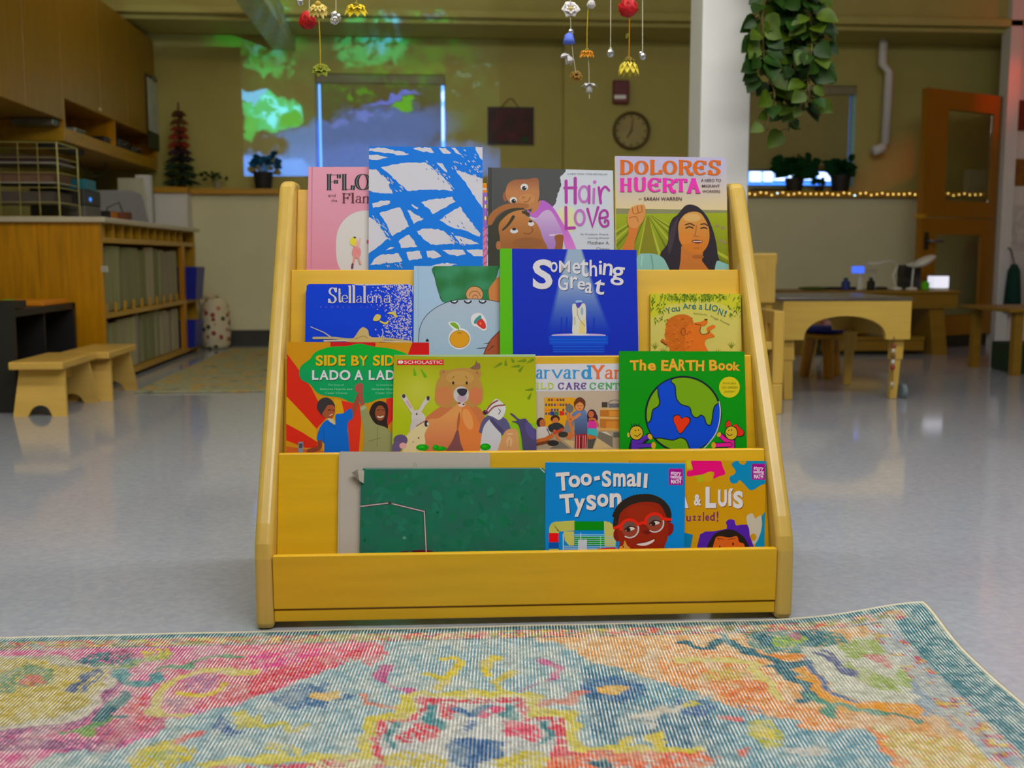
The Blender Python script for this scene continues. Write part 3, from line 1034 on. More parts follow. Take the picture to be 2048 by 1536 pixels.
A.stroke([(1264, 840), (1280, 690), (1340, 575), (1440, 490), (1540, 440), (1640, 412), (1780, 400), (1900, 402), (2010, 415), (2140, 440)], 6, (44, 50, 56), curve=True)
for x in (1630, 1770, 1920): A.ring(x, 415, 34, 26, 14, (38, 40, 44), 0.2, PI - .2); A.ell(x + 8, 424, 10, 7, (230, 230, 230))
A.ell(1685, 806, 114, 110, (226, 224, 226)); A.blob([(1570, 650), (1600, 632), (1660, 640), (1690, 680), (1680, 730), (1640, 730)], (226, 224, 226)); A.ell(1685, 810, 100, 88, (222, 158, 24)); A.ring(1685, 810, 100, 88, 5, (150, 90, 10))
A.blob([(1588, 650), (1630, 640), (1670, 670), (1678, 710), (1630, 690)], (122, 176, 40)); A.stroke([(1670, 690), (1680, 730)], 12, (122, 176, 40)); A.ell(1685, 748, 26, 7, (180, 120, 10))
A.blob([(1800, 610), (1820, 560), (1880, 540), (1930, 570), (1962, 640), (1960, 710), (1925, 724), (1870, 690), (1820, 670)], (226, 222, 224)); A.blob([(1865, 620), (1900, 592), (1945, 640), (1955, 690), (1930, 708), (1885, 680), (1858, 650)], (214, 52, 46))
A.blob([(1830, 640), (1850, 600), (1900, 565), (1905, 600), (1870, 625), (1850, 655)], (50, 150, 150)); A.ell(1900, 650, 10, 14, (236, 120, 60))
A.blob([(1925, 985), (1990, 840), (2060, 760), (2130, 700), (2250, 690), (2250, 1300), (1900, 1300)], (170, 82, 48)); A.stroke([(1925, 985), (1990, 840), (2060, 760), (2130, 700)], 8, (90, 50, 44), curve=True)
for q in ([(1860, 905), (1950, 900)], [(1930, 858), (1985, 850)], [(1975, 930), (2030, 880)]): A.stroke(q, (3, 9), (40, 40, 50))
A.blob([(1340, 835), (1352, 806), (1372, 830)], (40, 44, 50))
close_book(A)

th, A = book('picture_book', 'deep blue book with a bright green spine strip and a spotlight on a pedestal', 3, 0.0255, 0.010,
             [(1000, 497), (1273, 500), (1277, 713), (1000, 711)], (10, 44, 184), spine=(88, 186, 0))
A.zoom(960, 480, 5.689)
A.poly([(200, 80), (1830, 80), (1830, 1700), (200, 1700)], (6, 42, 184))
A.poly([(200, 80), (364, 80), (376, 1700), (200, 1700)], (88, 184, 0))
for i, w_ in enumerate((40, 26, 12, 0)):
    A.poly([(1010 - w_ * .5, 90), (1140 + w_ * .5, 90), (1300 + w_, 640), (1470 + w_, 1075), (790 - w_, 1075), (890 - w_, 640)],
           (lambda q: lambda x, y: mixc(mixc((6, 42, 184), (150, 172, 196), q), (6, 46, 186), ((y - 560) / 105) * (1.0 if y > 560 else .4)) if y > 495 else (150, 172, 196))((.35, .6, .85, 1)[i]), sub=3)
for x in (920, 980, 1290): A.poly([(x, 880), (x + 18, 880), (x + 10, 1060), (x - 14, 1060)], lambda x_, y: mixc((10, 60, 190), (8, 44, 184), (y - 640) / 26))
lb = [('S', 600, 220, 825, 560, 0), ('o', 800, 248, 882, 366, 0), ('M', 900, 236, 1026, 372, 0), ('e', 1052, 258, 1142, 386, 0), ('t', 1140, 216, 1236, 420, 0), ('h', 1246, 226, 1332, 414, 0), ('i', 1352, 236, 1388, 392, 0), ('n', 1400, 266, 1508, 402, .1), ('g', 1490, 306, 1640, 516, .1),
      ('G', 888, 396, 1002, 572, .05), ('r', 1028, 416, 1112, 550, 0), ('e', 1110, 466, 1196, 566, .1), ('a', 1196, 484, 1278, 606, .1), ('t', 1300, 448, 1420, 620, .15)]
for dx, dy, c in ((5, 7, (20, 34, 96)), (0, 0, (218, 214, 218))):
    A.layer += 1
    for ch, a, b_, c_, d_, r in lb: A.lt(ch, a + dx, b_ + dy, c_ + dx, d_ + dy, c, rot=r, bold=.028 if ch == 'S' else .012, up=False)
A.ell(1125, 700, 40, 16, (150, 190, 220))
A.blob([(1050, 740), (1090, 730), (1120, 760), (1160, 724), (1200, 740), (1205, 900), (1200, 1088), (1060, 1088), (1055, 900)], (214, 212, 196), n=3)
A.poly([(1130, 940), (1196, 900), (1198, 1085), (1125, 1085)], (222, 204, 132)); A.blob([(1095, 722), (1160, 712), (1130, 768), (1105, 770)], (74, 70, 180)); A.stroke([(1105, 770), (1120, 880), (1195, 980)], 7, (160, 140, 110), curve=True); A.ell(1160, 810, 16, 46, (150, 170, 200)); A.stroke([(1075, 880), (1080, 960)], 16, (180, 190, 150))
A.ell(1122, 1084, 312, 20, (196, 176, 216)); A.poly([(780, 1090), (1458, 1090), (1455, 1190), (790, 1190)], (2, 76, 208)); A.poly([(820, 1190), (1420, 1190), (1408, 1290), (835, 1290)], (2, 60, 200))
for y in (1130, 1165, 1212, 1245, 1272): A.stroke([(800 if y < 1180 else 832, y), (1440 if y < 1180 else 1412, y)], 5, (30, 110, 220))
A.ell(1130, 1076, 110, 10, (216, 216, 216))
close_book(A)

th, A = book('picture_book', 'yellow book with an orange maned lion under hanging green fronds', 3, 0.010, 0.009,
             [(1301, 587), (1484, 588), (1485, 716), (1301, 714)], (206, 198, 92), spine=(170, 142, 26), kind='soft')
A.zoom(1260, 540, 6.0235)
A.poly([(230, 260), (1420, 260), (1420, 1100), (230, 1100)], lambda x, y: mixc((206, 200, 80), (206, 194, 96), (y - 590) / 60), sub=2)
A.blob([(240, 260), (700, 255), (1400, 258), (1400, 480), (1300, 500), (1180, 440), (900, 370), (600, 400), (440, 430), (360, 520), (255, 560)], (200, 196, 40))
A.layer += 1
for i_ in range(230):
    A.cyc(i_, 14)
    x = rnd.uniform(250, 1370); lim = 430 if (x < 430 or x > 1130) else 360
    if x < 420: lim = 640
    elif x > 1180: lim = 560
    y = rnd.uniform(280, lim)
    if 430 < x < 1180 and y > 395: continue
    a = rnd.choice((0.9, 2.2, 1.5)) + rnd.uniform(-.3, .3); L_ = rnd.uniform(24, 60)
    A.stroke([(x, y), (x + L_ * math.cos(a), y + L_ * math.sin(a))], (16, 3), rnd.choice(((92, 124, 10), (116, 144, 16), (150, 160, 20), (72, 106, 12))), up=False)
for x0, y0 in ((300, 900), (1220, 890), (1370, 960), (405, 960), (1060, 980)):
    for a in (-2.4, -2.0, -1.5, -1.1, -.7): A.stroke([(x0, y0 + 50), (x0 + 60 * math.cos(a), y0 + 50 + 80 * math.sin(a))], (16, 3), (124, 132, 20))
TE = (28, 108, 112)
for ch, a, b_, c_, d_, r in [('Y', 432, 452, 492, 530, -.25), ('o', 500, 452, 548, 506, -.2), ('u', 552, 444, 600, 500, -.15), ('A', 634, 404, 702, 472, -.08), ('r', 708, 418, 738, 470, 0), ('e', 746, 418, 796, 476, 0), ('a', 832, 420, 872, 478, .05), ('L', 905, 408, 946, 482, .1), ('I', 956, 412, 974, 486, .15), ('O', 984, 424, 1056, 500, .2), ('N', 1062, 466, 1118, 546, .28), ('!', 1136, 488, 1160, 562, .35)]:
    A.lt(ch, a, b_, c_, d_, TE, rot=r, bold=.01)
A.text('And Other Fun', 762, 930, 512, 532, (130, 120, 60), rot=.12); A.text('Yoga Poses', 960, 1220, 540, 562, (130, 120, 60), rot=.42)
mane = [(420, 800), (430, 700), (450, 610), (540, 550), (640, 535), (720, 560), (765, 640), (740, 800), (800, 940), (760, 1020), (500, 1020), (470, 920), (370, 860), (400, 830), (440, 870)]
A.poly(rough_pts(catmull(mane, True, 4), 16, 18, rnd), (202, 104, 14))
A.blob([(680, 700), (770, 640), (860, 622), (905, 598), (936, 628), (905, 668), (850, 690), (842, 740), (870, 775), (930, 762), (925, 700), (1000, 662), (1026, 690), (960, 740), (1022, 800), (930, 830), (900, 880), (930, 960), (960, 1020), (720, 1020), (660, 900)], (222, 112, 20))
A.layer += 1
for i_ in range(70):
    A.cyc(i_, 8)
    x, y = rnd.uniform(440, 760), rnd.uniform(570, 960); a = rnd.uniform(2.6, 3.6)
    A.stroke([(x, y), (x + 30 * math.cos(a), y + 30 * math.sin(a))], (9, 3), rnd.choice(((166, 76, 8), (226, 130, 30), (184, 92, 12))), up=False)
A.ring(640, 745, 26, 44, 10, (150, 66, 10)); A.stroke([(850, 690), (842, 740), (870, 776), (935, 765), (960, 735)], 9, (90, 60, 20), curve=True); A.ell(915, 600, 20, 9, (70, 40, 20)); A.stroke([(780, 650), (850, 665)], 8, (90, 50, 14), curve=True); A.stroke([(375, 860), (440, 905)], 14, (120, 60, 10))
close_book(A)

# ---- second tier
th, A = book('picture_book', 'book with red and amber sunburst rays behind a green cloud with yellow and white lettering', 2, 0.011, 0.008,
             [(574, 684), (858, 685), (862, 907), (571, 907)], (206, 142, 6), spine=(190, 120, 10), kind='soft')
A.zoom(540, 660, 6.0235)
A.poly([(180, 130), (1960, 130), (1960, 1700), (180, 1700)], (206, 142, 8))
RD = (216, 40, 16)
A.poly([(200, 280), (340, 470), (500, 700), (680, 1060), (560, 1190), (400, 1010), (200, 800)], RD); A.poly([(195, 1130), (400, 1240), (570, 1350), (560, 1420), (430, 1420), (195, 1330)], RD)
A.poly([(200, 800), (400, 1010), (560, 1190), (570, 1350), (400, 1240), (200, 1130)], (214, 160, 14))
A.poly([(728, 140), (1272, 140), (1270, 200), (728, 200)], (206, 20, 26)); A.poly([(1720, 140), (1940, 140), (1940, 300), (1660, 300)], (204, 12, 14))
A.poly([(780, 820), (860, 850), (960, 1100), (950, 1500), (640, 1500), (620, 1200)], (214, 160, 14))
A.poly([(860, 850), (1000, 880), (1080, 880), (1100, 1100), (1050, 1700), (950, 1700), (940, 1200)], (222, 50, 24)); A.poly([(1400, 830), (1500, 810), (1500, 1060), (1400, 1180)], (216, 40, 30)); A.poly([(1330, 1400), (1480, 1350), (1480, 1700), (1300, 1700)], (206, 60, 70))
A.poly([(195, 1400), (440, 1440), (660, 1460), (660, 1700), (195, 1700)], (204, 96, 30))
A.blob([(352, 520), (378, 430), (480, 350), (550, 265), (720, 205), (920, 195), (1080, 165), (1250, 200), (1440, 222), (1600, 268), (1720, 330), (1840, 420), (1840, 800), (1480, 815), (1310, 832), (1180, 878), (1000, 880), (850, 818), (600, 775), (480, 655), (380, 600)], lambda x, y: mixc((0, 170, 44), (6, 156, 88), (y - 700) / 50), sub=2)
YE, WH = (234, 180, 8), (218, 216, 220)
wl = [('S', 552, 305, 640, 432), ('I', 652, 305, 684, 430), ('D', 694, 305, 806, 430), ('E', 826, 305, 908, 430), ('B', 980, 308, 1072, 430), ('Y', 1072, 308, 1180, 430), ('S', 1240, 305, 1328, 432), ('I', 1340, 305, 1372, 430), ('D', 1384, 305, 1496, 430), ('E', 1514, 305, 1596, 430)]
for dx, dy, c in ((6, 8, (10, 70, 20)), (0, 0, YE)):
    A.layer += 1
    for ch, a, b_, c_, d_ in wl: A.lt(ch, a + dx, b_ + dy, c_ + dx, d_ + dy, c, bold=.03, up=False)
wl = [('L', 508, 485, 584, 602), ('A', 596, 485, 706, 602), ('D', 718, 485, 826, 602), ('O', 838, 482, 970, 606), ('A', 1015, 482, 1122, 604), ('L', 1190, 485, 1262, 602), ('A', 1276, 485, 1384, 602), ('D', 1396, 485, 1504, 602), ('O', 1516, 482, 1646, 606)]
for dx, dy, c in ((5, 8, (10, 70, 40)), (0, 0, WH)):
    A.layer += 1
    for ch, a, b_, c_, d_ in wl: A.lt(ch, a + dx, b_ + dy, c_ + dx, d_ + dy, c, bold=.03, up=False)
LG = (130, 206, 160)
A.text('The Story of', 700, 890, 650, 672, LG); A.text('Dolores Huerta and', 605, 990, 700, 722, LG, bold=.01); A.text('Cesar Chavez', 665, 932, 746, 770, LG)
A.text('La historia de', 1285, 1480, 650, 672, LG); A.text('Dolores Huerta y', 1230, 1560, 700, 722, LG, bold=.01); A.text('César Chávez', 1272, 1540, 746, 770, LG)
A.stroke([(985, 1020), (1020, 930), (1070, 790)], (66, 52), (160, 74, 54), curve=True); A.stroke([(1120, 920), (1098, 820), (1090, 740)], 50, (170, 80, 62)); A.blob([(1020, 690), (1060, 645), (1105, 640), (1122, 690), (1110, 745), (1040, 750)], (176, 80, 66))
A.blob([(565, 930), (590, 850), (670, 812), (745, 845), (785, 920), (760, 960), (690, 950), (660, 1050), (600, 1000)], (58, 52, 52)); A.blob([(660, 960), (700, 905), (770, 915), (786, 980), (760, 1050), (735, 1085), (690, 1070), (630, 1020)], (166, 84, 46))
A.stroke([(700, 965), (730, 962)], 10, (60, 30, 20)); A.stroke([(755, 968), (772, 966)], 9, (60, 30, 20)); A.stroke([(720, 1030), (750, 1015)], 11, (220, 190, 170)); A.poly([(690, 1060), (760, 1070), (790, 1140), (720, 1110)], (206, 190, 160))
A.blob([(680, 1085), (740, 1120), (790, 1140), (790, 1020), (880, 1005), (970, 945), (998, 1060), (935, 1130), (955, 1400), (960, 1720), (660, 1720), (655, 1370), (565, 1330), (600, 1180)], (4, 104, 206), n=3); A.stroke([(700, 1120), (790, 1180)], 10, (4, 84, 176)); A.stroke([(650, 1180), (650, 1360)], 8, (4, 84, 176))
A.stroke([(600, 1350), (585, 1420), (470, 1460)], 56, (140, 66, 40), curve=True)
A.blob([(1195, 1040), (1225, 910), (1310, 856), (1395, 880), (1425, 960), (1412, 1100), (1420, 1190), (1360, 1190), (1260, 1130)], (46, 34, 30)); A.ell(1328, 1000, 62, 92, (150, 80, 42)); A.stroke([(1300, 1045), (1330, 1052), (1362, 1040)], 16, (222, 210, 200), curve=True); A.stroke([(1295, 965), (1320, 962)], 8, (50, 26, 20)); A.stroke([(1350, 962), (1374, 965)], 8, (50, 26, 20))
A.blob([(1090, 930), (1150, 905), (1215, 1050), (1280, 1135), (1400, 1175), (1490, 1280), (1500, 1380), (1490, 1720), (1110, 1720), (1130, 1400), (1130, 1200), (1092, 1010)], (150, 150, 98), n=3); A.poly([(1085, 935), (1145, 905), (1160, 940), (1100, 975)], (160, 180, 130)); A.stroke([(1190, 1340), (1330, 1300)], 8, (120, 120, 70)); A.stroke([(1300, 1160), (1290, 1400)], 7, (120, 120, 70))
A.poly([(340, 1350), (400, 1345), (405, 1700), (335, 1700)], (130, 140, 150)); A.poly([(350, 1370), (390, 1366), (392, 1420), (352, 1424)], (70, 76, 90))
close_book(A)

th, A = book('picture_book', 'yellow green paperback with a praying bear between a white rabbit and a badger', 2, 0.021, 0.008,
             [(788, 710), (1071, 708.5), (1073, 908), (784, 908)], (178, 186, 110), kind='soft')
A.zoom(770, 690, 6.4)
A.poly([(90, 120), (1950, 120), (1950, 1700), (90, 1700)], lambda x, y: mixc(mixc((166, 166, 4), (172, 188, 12), (y - 715) / 90), (192, 194, 62), 1.1 - math.hypot(x - 836, (y - 782) * 1.1) / 62), sub=5)
A.poly([(90, 118), (1950, 110), (1950, 150), (700, 152), (90, 130)], (170, 196, 150))
A.poly([(1500, 1000), (1950, 1000), (1950, 1700), (1400, 1700)], (136, 190, 10))
LV = (112, 140, 6)
for q in ([(370, 300), (385, 380)], [(460, 310), (515, 400)], [(1400, 290), (1480, 240)], [(1545, 190), (1545, 250)], [(1620, 280), (1710, 270)], [(1770, 270), (1725, 330)], [(1700, 210), (1790, 200)], [(1820, 230), (1890, 190)], [(1620, 170), (1640, 210)], [(1800, 580), (1880, 570)], [(1870, 620), (1840, 680)]): A.stroke(q, (12, 40), LV if q[0][0] > 500 else (100, 170, 10))
A.poly([(155, 188), (752, 188), (752, 257), (155, 257)], (214, 28, 26)); A.text('SCHOLASTIC', 246, 736, 200, 240, (232, 200, 196), bold=.02); A.blob([(170, 205), (198, 198), (230, 205), (230, 232), (200, 240), (170, 234)], (232, 220, 220), n=2); A.stroke([(200, 202), (200, 236)], 4, (214, 60, 60))
A.blob([(500, 970), (620, 850), (760, 770), (980, 730), (1180, 790), (1270, 900), (1300, 1100), (1290, 1700), (470, 1700), (460, 1200)], (202, 116, 66))
hd = [(640, 620), (655, 500), (700, 410), (770, 340), (900, 302), (1080, 300), (1160, 340), (1215, 440), (1250, 560), (1250, 700), (1180, 780), (980, 800), (760, 800), (650, 740)]
for cx, cy in ((748, 368), (1178, 372)): A.ell(cx, cy, 54, 58, (184, 132, 70)); A.ell(cx + (12 if cx < 900 else -12), cy + 4, 26, 36, (150, 84, 60))
A.poly(rough_pts(catmull(hd, True, 4), 10, 16, rnd), (188, 138, 68)); A.ell(760, 650, 110, 120, (204, 126, 72)); A.ell(1160, 650, 84, 110, (208, 120, 72)); A.ell(960, 420, 180, 90, (196, 150, 76))
A.blob([(1090, 300), (1150, 250), (1165, 190), (1180, 230), (1215, 240), (1210, 310)], (138, 98, 74))
A.ell(975, 636, 100, 108, (200, 192, 184)); A.ell(985, 680, 60, 50, (190, 160, 176)); A.blob([(922, 575), (985, 556), (1050, 572), (1036, 630), (990, 654), (945, 630)], (54, 48, 62)); A.ell(873, 486, 14, 20, (48, 36, 36)); A.ell(1046, 486, 14, 20, (48, 36, 36))
for q in ([(860, 430), (885, 400)], [(1030, 400), (1055, 430)]): A.stroke(q, 10, (150, 100, 40))
A.blob([(530, 970), (700, 930), (860, 810), (960, 735), (1000, 770), (975, 900), (940, 1080), (860, 1250), (720, 1500), (470, 1500), (480, 1160)], lambda x, y: mixc((220, 150, 82), (206, 120, 76), (y - 830) / 60), sub=1)
A.blob([(990, 770), (1070, 780), (1180, 950), (1230, 1100), (1245, 1500), (1000, 1500), (930, 1090), (975, 900)], (220, 124, 58)); A.ell(1060, 950, 60, 140, (228, 150, 80), rot=-.3)
A.blob([(770, 1400), (860, 1230), (930, 1080), (965, 1240), (1000, 1400)], (126, 76, 76)); A.ell(985, 765, 46, 28, (222, 196, 186)); A.ell(950, 745, 20, 12, (110, 70, 60)); A.ell(1005, 760, 16, 10, (110, 70, 60)); A.ell(940, 980, 16, 120, (176, 92, 50), rot=.12)
RB = (206, 196, 190)
A.stroke([(360, 860), (300, 760), (240, 660)], (50, 66), RB, curve=True); A.stroke([(330, 800), (280, 720)], 26, (206, 160, 160)); A.ell(240, 655, 22, 26, (70, 60, 66)); A.stroke([(440, 860), (490, 770), (548, 690)], (40, 60), RB, curve=True); A.ell(552, 682, 20, 30, (70, 60, 66))
A.blob([(340, 900), (400, 830), (480, 870), (520, 930), (480, 1000), (360, 1010)], RB); A.blob([(350, 960), (500, 980), (500, 1160), (330, 1180)], (200, 190, 182)); A.ell(406, 884, 9, 14, (50, 44, 50))
A.blob([(290, 1140), (400, 1050), (520, 975), (565, 1010), (530, 1090), (505, 1150), (515, 1260), (460, 1400), (240, 1400), (250, 1230)], (216, 200, 150)); A.ell(530, 1008, 26, 40, (46, 42, 56)); A.ell(545, 1010, 10, 20, (210, 204, 206)); A.ell(430, 1190, 10, 14, (130, 90, 70)); A.ell(360, 1240, 8, 10, (150, 110, 80)); A.stroke([(400, 1040), (510, 975)], 12, (150, 90, 90))
A.ell(200, 1220, 90, 74, (98, 80, 120)); A.ell(150, 1320, 60, 90, (104, 86, 128)); A.ell(230, 1290, 46, 40, (222, 166, 160))
A.blob([(1210, 1080), (1260, 950), (1350, 900), (1540, 940), (1610, 1090), (1560, 1150), (1240, 1130)], (92, 88, 128)); A.blob([(1245, 1110), (1330, 960), (1380, 990), (1480, 1110), (1460, 1500), (1230, 1500)], (200, 200, 206)); A.stroke([(1360, 960), (1420, 1030), (1490, 1100)], (40, 56), (76, 70, 108))
A.blob([(1262, 870), (1340, 770), (1420, 690), (1500, 740), (1545, 800), (1520, 900), (1460, 960), (1380, 920)], (214, 212, 212)); A.ell(1285, 862, 34, 30, (60, 44, 60)); A.stroke([(1290, 850), (1360, 760), (1440, 712)], 20, (150, 76, 70), curve=True); A.stroke([(1310, 880), (1400, 790), (1530, 770)], 20, (150, 80, 76), curve=True); A.stroke([(1455, 820), (1476, 850), (1455, 885)], 10, (110, 60, 60), curve=True)
A.blob([(1600, 880), (1640, 885), (1720, 950), (1800, 945), (1870, 1040), (1960, 1140), (1960, 1500), (1800, 1500), (1740, 1150), (1700, 1015), (1620, 980), (1690, 965)], (78, 70, 110)); A.ell(1860, 1100, 50, 120, (88, 78, 140), rot=-.4)
A.blob([(1430, 1500), (1460, 1290), (1530, 1120), (1600, 1075), (1690, 1090), (1715, 1240), (1710, 1500)], (208, 152, 96)); A.ell(1590, 1240, 40, 70, (220, 172, 120)); A.stroke([(1570, 1140), (1630, 1140)], 14, (226, 190, 150)); A.stroke([(1590, 1220), (1585, 1320)], 8, (170, 110, 70))
for x, y, a, b_ in ((480, 1312, 82, 40), (700, 1325, 90, 28), (1285, 1305, 70, 44), (650, 1310, 40, 34)): A.ell(x, y, a, b_, (20, 160, 6)); A.ell(x - 10, y - 8, a * .5, b_ * .4, (40, 190, 20))
close_book(A)

th, A = book('brochure', 'child care center brochure with a photo of children on a classroom floor', 2, 0.004, 0.003,
             [(1052, 728), (1246, 727), (1247, 905), (1052, 905)], (210, 208, 214), kind='soft')
A.zoom(1040, 690, 6.981)
BL, OG, LM, PP, GN = (54, 146, 206), (232, 112, 64), (190, 206, 50), (104, 66, 150), (84, 170, 96)
A.word('Harvard', [(60, 292, 205, 465), (225, 342, 318, 468), (325, 348, 432, 465), (440, 348, 600, 465), (606, 342, 716, 468), (722, 348, 850, 465), (862, 290, 1006, 468)], BL, True, thick=.24, thin=.1)
A.word('Yard', [(1004, 292, 1172, 465), (1182, 345, 1302, 468), (1312, 348, 1400, 465), (1410, 290, 1500, 468)], OG, True, thick=.24, thin=.1)
A.word('CHILD', [(60, 530, 140, 612), (150, 530, 225, 612), (232, 530, 268, 612), (286, 530, 368, 612), (388, 530, 474, 612)], LM, True, thick=.22, thin=.1); A.word('CARE', [(530, 530, 614, 614), (640, 530, 728, 612), (748, 530, 834, 612), (850, 530, 926, 612)], PP, True, thick=.22, thin=.1); A.word('CENTER', [(972, 530, 1060, 614), (1086, 530, 1178, 612), (1194, 530, 1290, 612), (1298, 530, 1384, 612), (1400, 530, 1480, 612), (1490, 530, 1580, 612)], GN, True, thick=.22, thin=.1)
A.poly([(80, 650), (1500, 640), (1500, 1210), (80, 1210)], lambda x, y: mixc((196, 182, 156), (188, 164, 142), (x - 1070) / 160), sub=2); A.poly([(80, 1200), (1500, 1190), (1500, 1600), (80, 1600)], (170, 150, 124))
A.poly([(335, 735), (770, 735), (770, 1140), (335, 1140)], (222, 158, 14)); A.layer += 1
for r, y in enumerate((768, 838, 908, 960)):
    for c_ in range(9):
        A.poly([(350 + c_ * 40, y - 18), (378 + c_ * 40, y - 18), (378 + c_ * 40, y + 18), (350 + c_ * 40, y + 18)], rnd.choice(((230, 120, 10), (120, 80, 60), (90, 80, 110), (226, 160, 40))), up=False)
A.poly([(420, 930), (475, 930), (475, 985), (420, 985)], (40, 60, 140)); A.poly([(485, 930), (540, 930), (540, 985), (485, 985)], (70, 120, 60)); A.poly([(550, 925), (606, 925), (606, 985), (550, 985)], (214, 40, 30))
A.poly([(1115, 885), (1500, 885), (1500, 910), (1115, 910)], (214, 170, 100)); A.poly([(1115, 910), (1500, 910), (1500, 1200), (1115, 1200)], (190, 112, 34)); A.poly([(1110, 1000), (1500, 1010), (1500, 1045), (1110, 1030)], (220, 170, 100)); A.poly([(1240, 920), (1500, 925), (1500, 1000), (1240, 995)], (216, 140, 50)); A.poly([(1200, 1070), (1500, 1060), (1500, 1170), (1200, 1165)], (212, 134, 44)); A.poly([(1110, 1160), (1500, 1170), (1500, 1205), (1110, 1195)], (214, 160, 84))
A.poly([(1140, 800), (1220, 800), (1220, 872), (1140, 872)], (70, 62, 50)); A.poly([(1235, 820), (1500, 815), (1500, 872), (1235, 876)], (110, 106, 110)); A.ring(1320, 830, 90, 60, 8, (90, 90, 96), PI, 2 * PI)
for q, c_ in (([(560, 1340), (400, 1460), (720, 1460)], (120, 112, 98)), ([(600, 1330), (760, 1340), (740, 1450)], (206, 176, 120)), ([(940, 1290), (1060, 1300), (1010, 1450), (940, 1450)], (80, 76, 70)), ([(1075, 1300), (1290, 1440), (1020, 1450)], (206, 176, 124)), ([(1100, 1210), (1290, 1270), (1290, 1430), (1080, 1290)], (120, 112, 98)), ([(1130, 1215), (1290, 1280), (1200, 1210)], (214, 200, 170)), ([(1300, 1220), (1400, 1215), (1400, 1290), (1300, 1290)], (104, 98, 88))): A.poly(q, c_)
A.ell(690, 890, 56, 60, (110, 108, 108)); A.poly([(610, 1200), (640, 1060), (700, 980), (760, 1000), (740, 1230), (640, 1260)], (130, 124, 120)); A.stroke([(670, 960), (690, 1080), (740, 1220)], 44, (206, 122, 60), curve=True); A.ell(690, 1270, 50, 50, (206, 112, 50))
A.ell(290, 1085, 60, 70, (60, 30, 24)); A.ell(315, 1095, 44, 56, (186, 102, 50)); A.blob([(230, 1170), (330, 1140), (400, 1170), (430, 1280), (330, 1320), (230, 1320)], (204, 194, 186)); A.stroke([(260, 1340), (350, 1320), (440, 1270)], 60, (196, 104, 40), curve=True); A.stroke([(230, 1390), (400, 1350)], 40, (120, 60, 30)); A.stroke([(375, 1170), (410, 1250)], 12, (60, 50, 80))
A.ell(490, 1030, 64, 50, (72, 36, 24)); A.ell(495, 1060, 42, 46, (204, 116, 56)); A.blob([(390, 1140), (460, 1095), (540, 1090), (610, 1140), (590, 1200), (430, 1215)], (48, 50, 52)); A.stroke([(480, 1200), (520, 1290), (550, 1330)], 36, (204, 112, 50), curve=True); A.stroke([(480, 1230), (590, 1180)], 40, (190, 70, 40)); A.ell(600, 1250, 70, 40, (60, 52, 40)); A.ell(460, 1370, 80, 40, (46, 40, 36))
A.ell(1000, 985, 66, 84, (70, 34, 50)); A.blob([(945, 960), (1060, 960), (1075, 1060), (940, 1080)], (70, 34, 50)); A.ell(990, 970, 40, 48, (196, 100, 50)); A.poly([(950, 1060), (1065, 1060), (1070, 1170), (945, 1165)], (214, 50, 150)); A.poly([(940, 1165), (1070, 1170), (1085, 1280), (925, 1240)], (60, 176, 182)); A.stroke([(970, 1040), (1040, 1040), (1090, 1130)], 30, (200, 106, 52), curve=True); A.ell(990, 1290, 60, 30, (196, 100, 40))
A.blob([(715, 990), (760, 930), (840, 915), (925, 940), (935, 1260), (850, 1280), (765, 1270), (755, 1060)], lambda x, y: mixc((100, 124, 170), (70, 80, 116), (y - 826) / 40), n=3); A.poly([(765, 1255), (938, 1240), (925, 1455), (765, 1455)], (160, 30, 36)); A.layer += 1
for x in (790, 830, 880, 910): A.stroke([(x, 1265), (x - 4, 1445)], 7, (210, 170, 170), up=False)
A.stroke([(845, 1290), (846, 1450)], 14, (90, 20, 26)); A.stroke([(715, 1000), (690, 1060), (760, 1020), (830, 970)], 40, (212, 128, 68), curve=True); A.stroke([(690, 1060), (730, 1180), (748, 1250)], 30, (208, 120, 60), curve=True)
A.ell(832, 830, 80, 98, (96, 50, 26)); A.ell(828, 862, 60, 62, (220, 140, 76)); A.ell(808, 852, 7, 7, (50, 30, 20)); A.ell(852, 850, 7, 7, (50, 30, 20)); A.ell(832, 892, 14, 8, (190, 70, 50)); A.blob([(752, 800), (830, 738), (905, 780), (900, 830), (830, 800), (770, 840)], (106, 54, 26))
A.poly([(80, 1455), (1500, 1445), (1500, 1600), (80, 1600)], (196, 174, 140))
close_book(A, name='front_page')

th, A = book('picture_book', 'green book with a blue and green globe, a red heart and two smiling figures', 2, 0.019, 0.009,
             [(1239, 702), (1489, 703), (1494, 903), (1240, 904)], (4, 148, 4), kind='soft')
A.zoom(1210, 680, 5.689)
A.poly([(150, 110), (1640, 110), (1640, 1600), (150, 1600)], (0, 146, 2))
lb = [('T', 284, 230, 388, 345), ('h', 394, 222, 468, 346), ('e', 486, 262, 578, 348), ('E', 640, 228, 722, 350), ('A', 716, 212, 836, 352), ('R', 838, 222, 916, 348), ('T', 916, 228, 1032, 348), ('H', 1034, 230, 1128, 352), ('B', 1186, 224, 1280, 348), ('o', 1288, 262, 1366, 344), ('o', 1374, 266, 1454, 348), ('k', 1458, 250, 1536, 348)]
for dx, dy, c in ((5, 5, (150, 70, 20)), (0, 0, (240, 172, 44))):
    A.layer += 1
    for i, (ch, a, b_, c_, d_) in enumerate(lb): A.lt(ch, a + dx, b_ + dy, c_ + dx, d_ + dy, c, rot=(-.04, .03)[i % 2], bold=.032, up=False)
CX, CY, R_ = 890, 845, 424
KO = (20, 36, 40)
A.ell(CX, CY, R_ + 14, R_ + 14, KO, n=48); A.ell(CX, CY + 2, R_, R_, (2, 72, 208), n=48)
